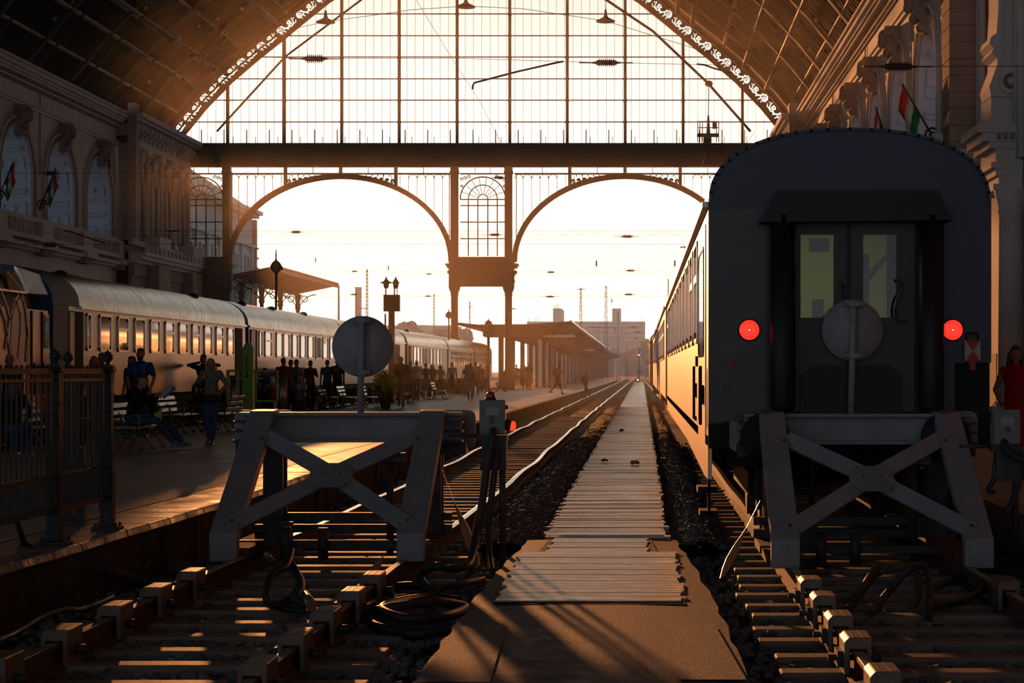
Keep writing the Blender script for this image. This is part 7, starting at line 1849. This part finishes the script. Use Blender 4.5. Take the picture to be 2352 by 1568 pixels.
person(957, 920, 1.84, 'tall man in white shirt and dark jeans, behind the cream shirt', pose='walk2', top=(.42, .42, .42), bot=(.03, .05, .09), vox=.02)
person(978, 915, 1.74, 'man in grey sweatshirt and cap walking behind the far benches', pose='walk', top=(.10, .11, .14), bot=(.07, .11, .18), hair=(.03, .03, .04), sleeve='long', vox=.02)
person(993, 912, 1.70, 'woman with light-rimmed hair in dark top, between the sweatshirt man and blonde', pose='walk', top=(.04, .04, .05), bot=(.04, .04, .05), hair=(.35, .22, .12), hairlen=.28, vox=.022, female=True)
person(1013, 913, 1.68, 'blonde woman in printed T-shirt and red shorts, leaning as she walks', pose='walk2', top=(.28, .26, .27), bot=(.32, .05, .06), leg='shorts', hair=(.50, .33, .16), hairlen=.16, vox=.018, female=True, chest=(-.03, 0, 1.32), arms=(((-.30, .0, 1.15), (-.38, .0, .92)), ((.22, .0, 1.15), (.22, -.05, .92))))
def ex21(r_, head, chest, pel, arms, vox): part(r_, 'waist_bag', M['rubber'], lambda q: q.ball((0, -.15, 1.02), (.11, .06, .12), 10, 6))
person(1038, 911, 1.80, 'man in open grey jacket and shorts pulling a suitcase past the left iron pillar', pose='walk', top=(.15, .17, .17), bot=(.06, .07, .07), leg='shorts', sleeve='long', hair=(.03, .02, .02), vox=.018, extra=ex21)
person(1080, 923, 1.70, 'girl with long red-brown hair in a long grey tunic walking between the iron pillars', pose='walk2', top=(.13, .135, .15), bot=(.07, .09, .14), leg='tight', hair=(.28, .12, .06), hairlen=.30, sleeve='long', vox=.015, female=True, skirt=.62)
person(1092, 910, 1.86, 'tall man in black T-shirt just behind the girl in the tunic', pose='walk', top=(.02, .02, .025), bot=(.05, .05, .06), vox=.02)
person(1072, 908, 1.72, 'person in dark vest glimpsed left of the girl in the tunic', pose='walk', top=(.05, .05, .06), bot=(.04, .04, .05), hair=(.30, .18, .10), hairlen=.2, vox=.024, female=True)
person(1103, 905, 1.72, 'person in grey T-shirt behind the tall man in black', pose='walk', top=(.13, .13, .14), bot=(.08, .07, .07), hair=(.10, .06, .04), vox=.024)
person(1117, 901, 1.66, 'person in white long-sleeved shirt by the signboard post', pose='walk2', top=(.30, .32, .36), bot=(.06, .06, .08), sleeve='long', vox=.022, hair=(.03, .03, .03))
person(1186, 889, 1.84, 'person in grey shirt in the shade right of the iron pillar', pose='walk', top=(.10, .10, .11), bot=(.04, .04, .05), vox=.03)
person(1196, 888, 1.76, 'person in black behind the grey-shirted one, right of the iron pillar', pose='walk2', top=(.03, .03, .04), bot=(.03, .03, .04), vox=.03)
person(1205, 893, 1.74, 'person in dark clothes close to the grey-haired man under the canopy', pose='walk', top=(.05, .05, .07), bot=(.03, .03, .05), vox=.03)
person(1215, 896, 1.92, 'grey-haired broad man in dark T-shirt walking under the canopy edge', pose='walk2', top=(.06, .06, .075), bot=(.07, .075, .09), hair=(.30, .30, .32), vox=.022)
def ex29(r_, head, chest, pel, arms, vox): part(r_, 'backpack', M['rubber'], lambda q: q.ball(chest + V((0, .22, -.05)), (.17, .16, .27), 12, 8), remesh=vox)
person(1280, 906, 1.80, 'bald man in black T-shirt and shorts striding right along the platform with backpack', rz=radians(80), top=(.015, .015, .02), bot=(.012, .012, .015), leg='shorts', bald=True, vox=.018, chest=(0, -.12, 1.30), legs=(((-.09, -.18, .52), (-.09, -.30, .10)), ((.09, .12, .50), (.09, .45, .18))), arms=(((-.22, -.15, 1.15), (-.2, -.3, 1.2)), ((.22, -.15, 1.15), (.2, -.3, 1.2))), extra=ex29)
person(1344, 916, 1.74, 'young man with dark backpack stepping down from the platform onto the track', z=-.15, rz=radians(65), top=(.08, .075, .085), bot=(.05, .05, .065), hair=(.03, .01, .01), vox=.018, chest=(0, -.12, 1.28), legs=(((-.09, -.22, .62), (-.09, -.30, .26)), ((.09, .02, .50), (.09, .02, .08))), extra=ex29)
person(1325, 872, 1.70, 'worker in orange vest sitting at the foot of the canopy posts', rz=radians(70), Y=245, top=(.45, .09, .02), bot=(.05, .06, .08), vox=.03, pel=(0, 0, .50), chest=(0, -.05, .88), legs=(((-.1, -.45, .50), (-.1, -.45, .1)), ((.1, -.45, .50), (.1, -.45, .1))), arms=(((-.22, -.1, .75), (-.15, -.35, .62)), ((.22, -.1, .75), (.15, -.35, .62))))
person(1200, 885, 1.7, 'dark figure sitting beneath the canopy left of the striding man', rz=.5, Y=170, x=-9.9, top=(.04, .04, .05), bot=(.04, .04, .05), vox=.035)
wr = person(2333, 0, 1.72, 'woman with long dark hair in a red sleeveless dress at the right edge', Y=25.4, rz=-.25, top=(.35, .01, .012), bot=None, hair=(.06, .025, .015), hairlen=.32, sleeve='none', vox=.013, female=True, skirt=.45, arms=(((-.27, .05, 1.18), (-.17, -.06, .98)), ((.25, .0, 1.17), (.22, -.08, .95))))
q = MB(); q.box(wr.location.x - .36, wr.location.x - .19, 25.15, 25.3, PZ + .72, PZ + .95); q.tube([(wr.location.x - .33, 25.2, PZ + .95), (wr.location.x - .27, 25.2, PZ + 1.05), (wr.location.x - .21, 25.2, PZ + .95)], .01, 6)
tag(q.build('handbag', mat('bronze_leather', (.14, .10, .08), .3, metal=.4), bevel=.01), 'small bronze handbag held by the woman in the red dress', 'handbag')
# ---------------------------------------------------------------- haze of the hall and the yard beyond, also standing in for lens glare
def air(name, x0, x1, y0, y1, z0, z1, dens, c=(1, .9, .8), g_=0.72):
    m = bpy.data.materials.new(name); m.use_nodes = True; t = m.node_tree; t.nodes.clear()
    o = t.nodes.new('ShaderNodeOutputMaterial'); v = t.nodes.new('ShaderNodeVolumeScatter')
    v.inputs['Color'].default_value = (*c, 1); v.inputs['Density'].default_value = dens; v.inputs['Anisotropy'].default_value = g_
    t.links.new(v.outputs[0], o.inputs['Volume'])
    b_ = MB(); b_.box(x0, x1, y0, y1, z0, z1); ob = b_.build(name, m)
    ob['kind'] = 'stuff'; ob['label'] = 'thin sunlit haze filling the air of the hall and the yard'
    ob['category'] = 'haze'
    return ob
air('haze', -32.4, 10.3, 52, 139.6, -.15, 17.5, 0.00048, (1, .88, .75), .70)
b_ = air('haze', -31.5, 9.3, 96, 139.6, 17.5, 32, 0.00055, (1, .85, .68), .70); b_['label'] = 'warm glowing haze high under the roof before the great window'
a_ = air('haze', -420, 260, 140, 1000, -.15, 60, 0.00100, (.42, .70, 1.0), .0); a_['label'] = 'bluish distant haze over the open tracks beyond the great window'
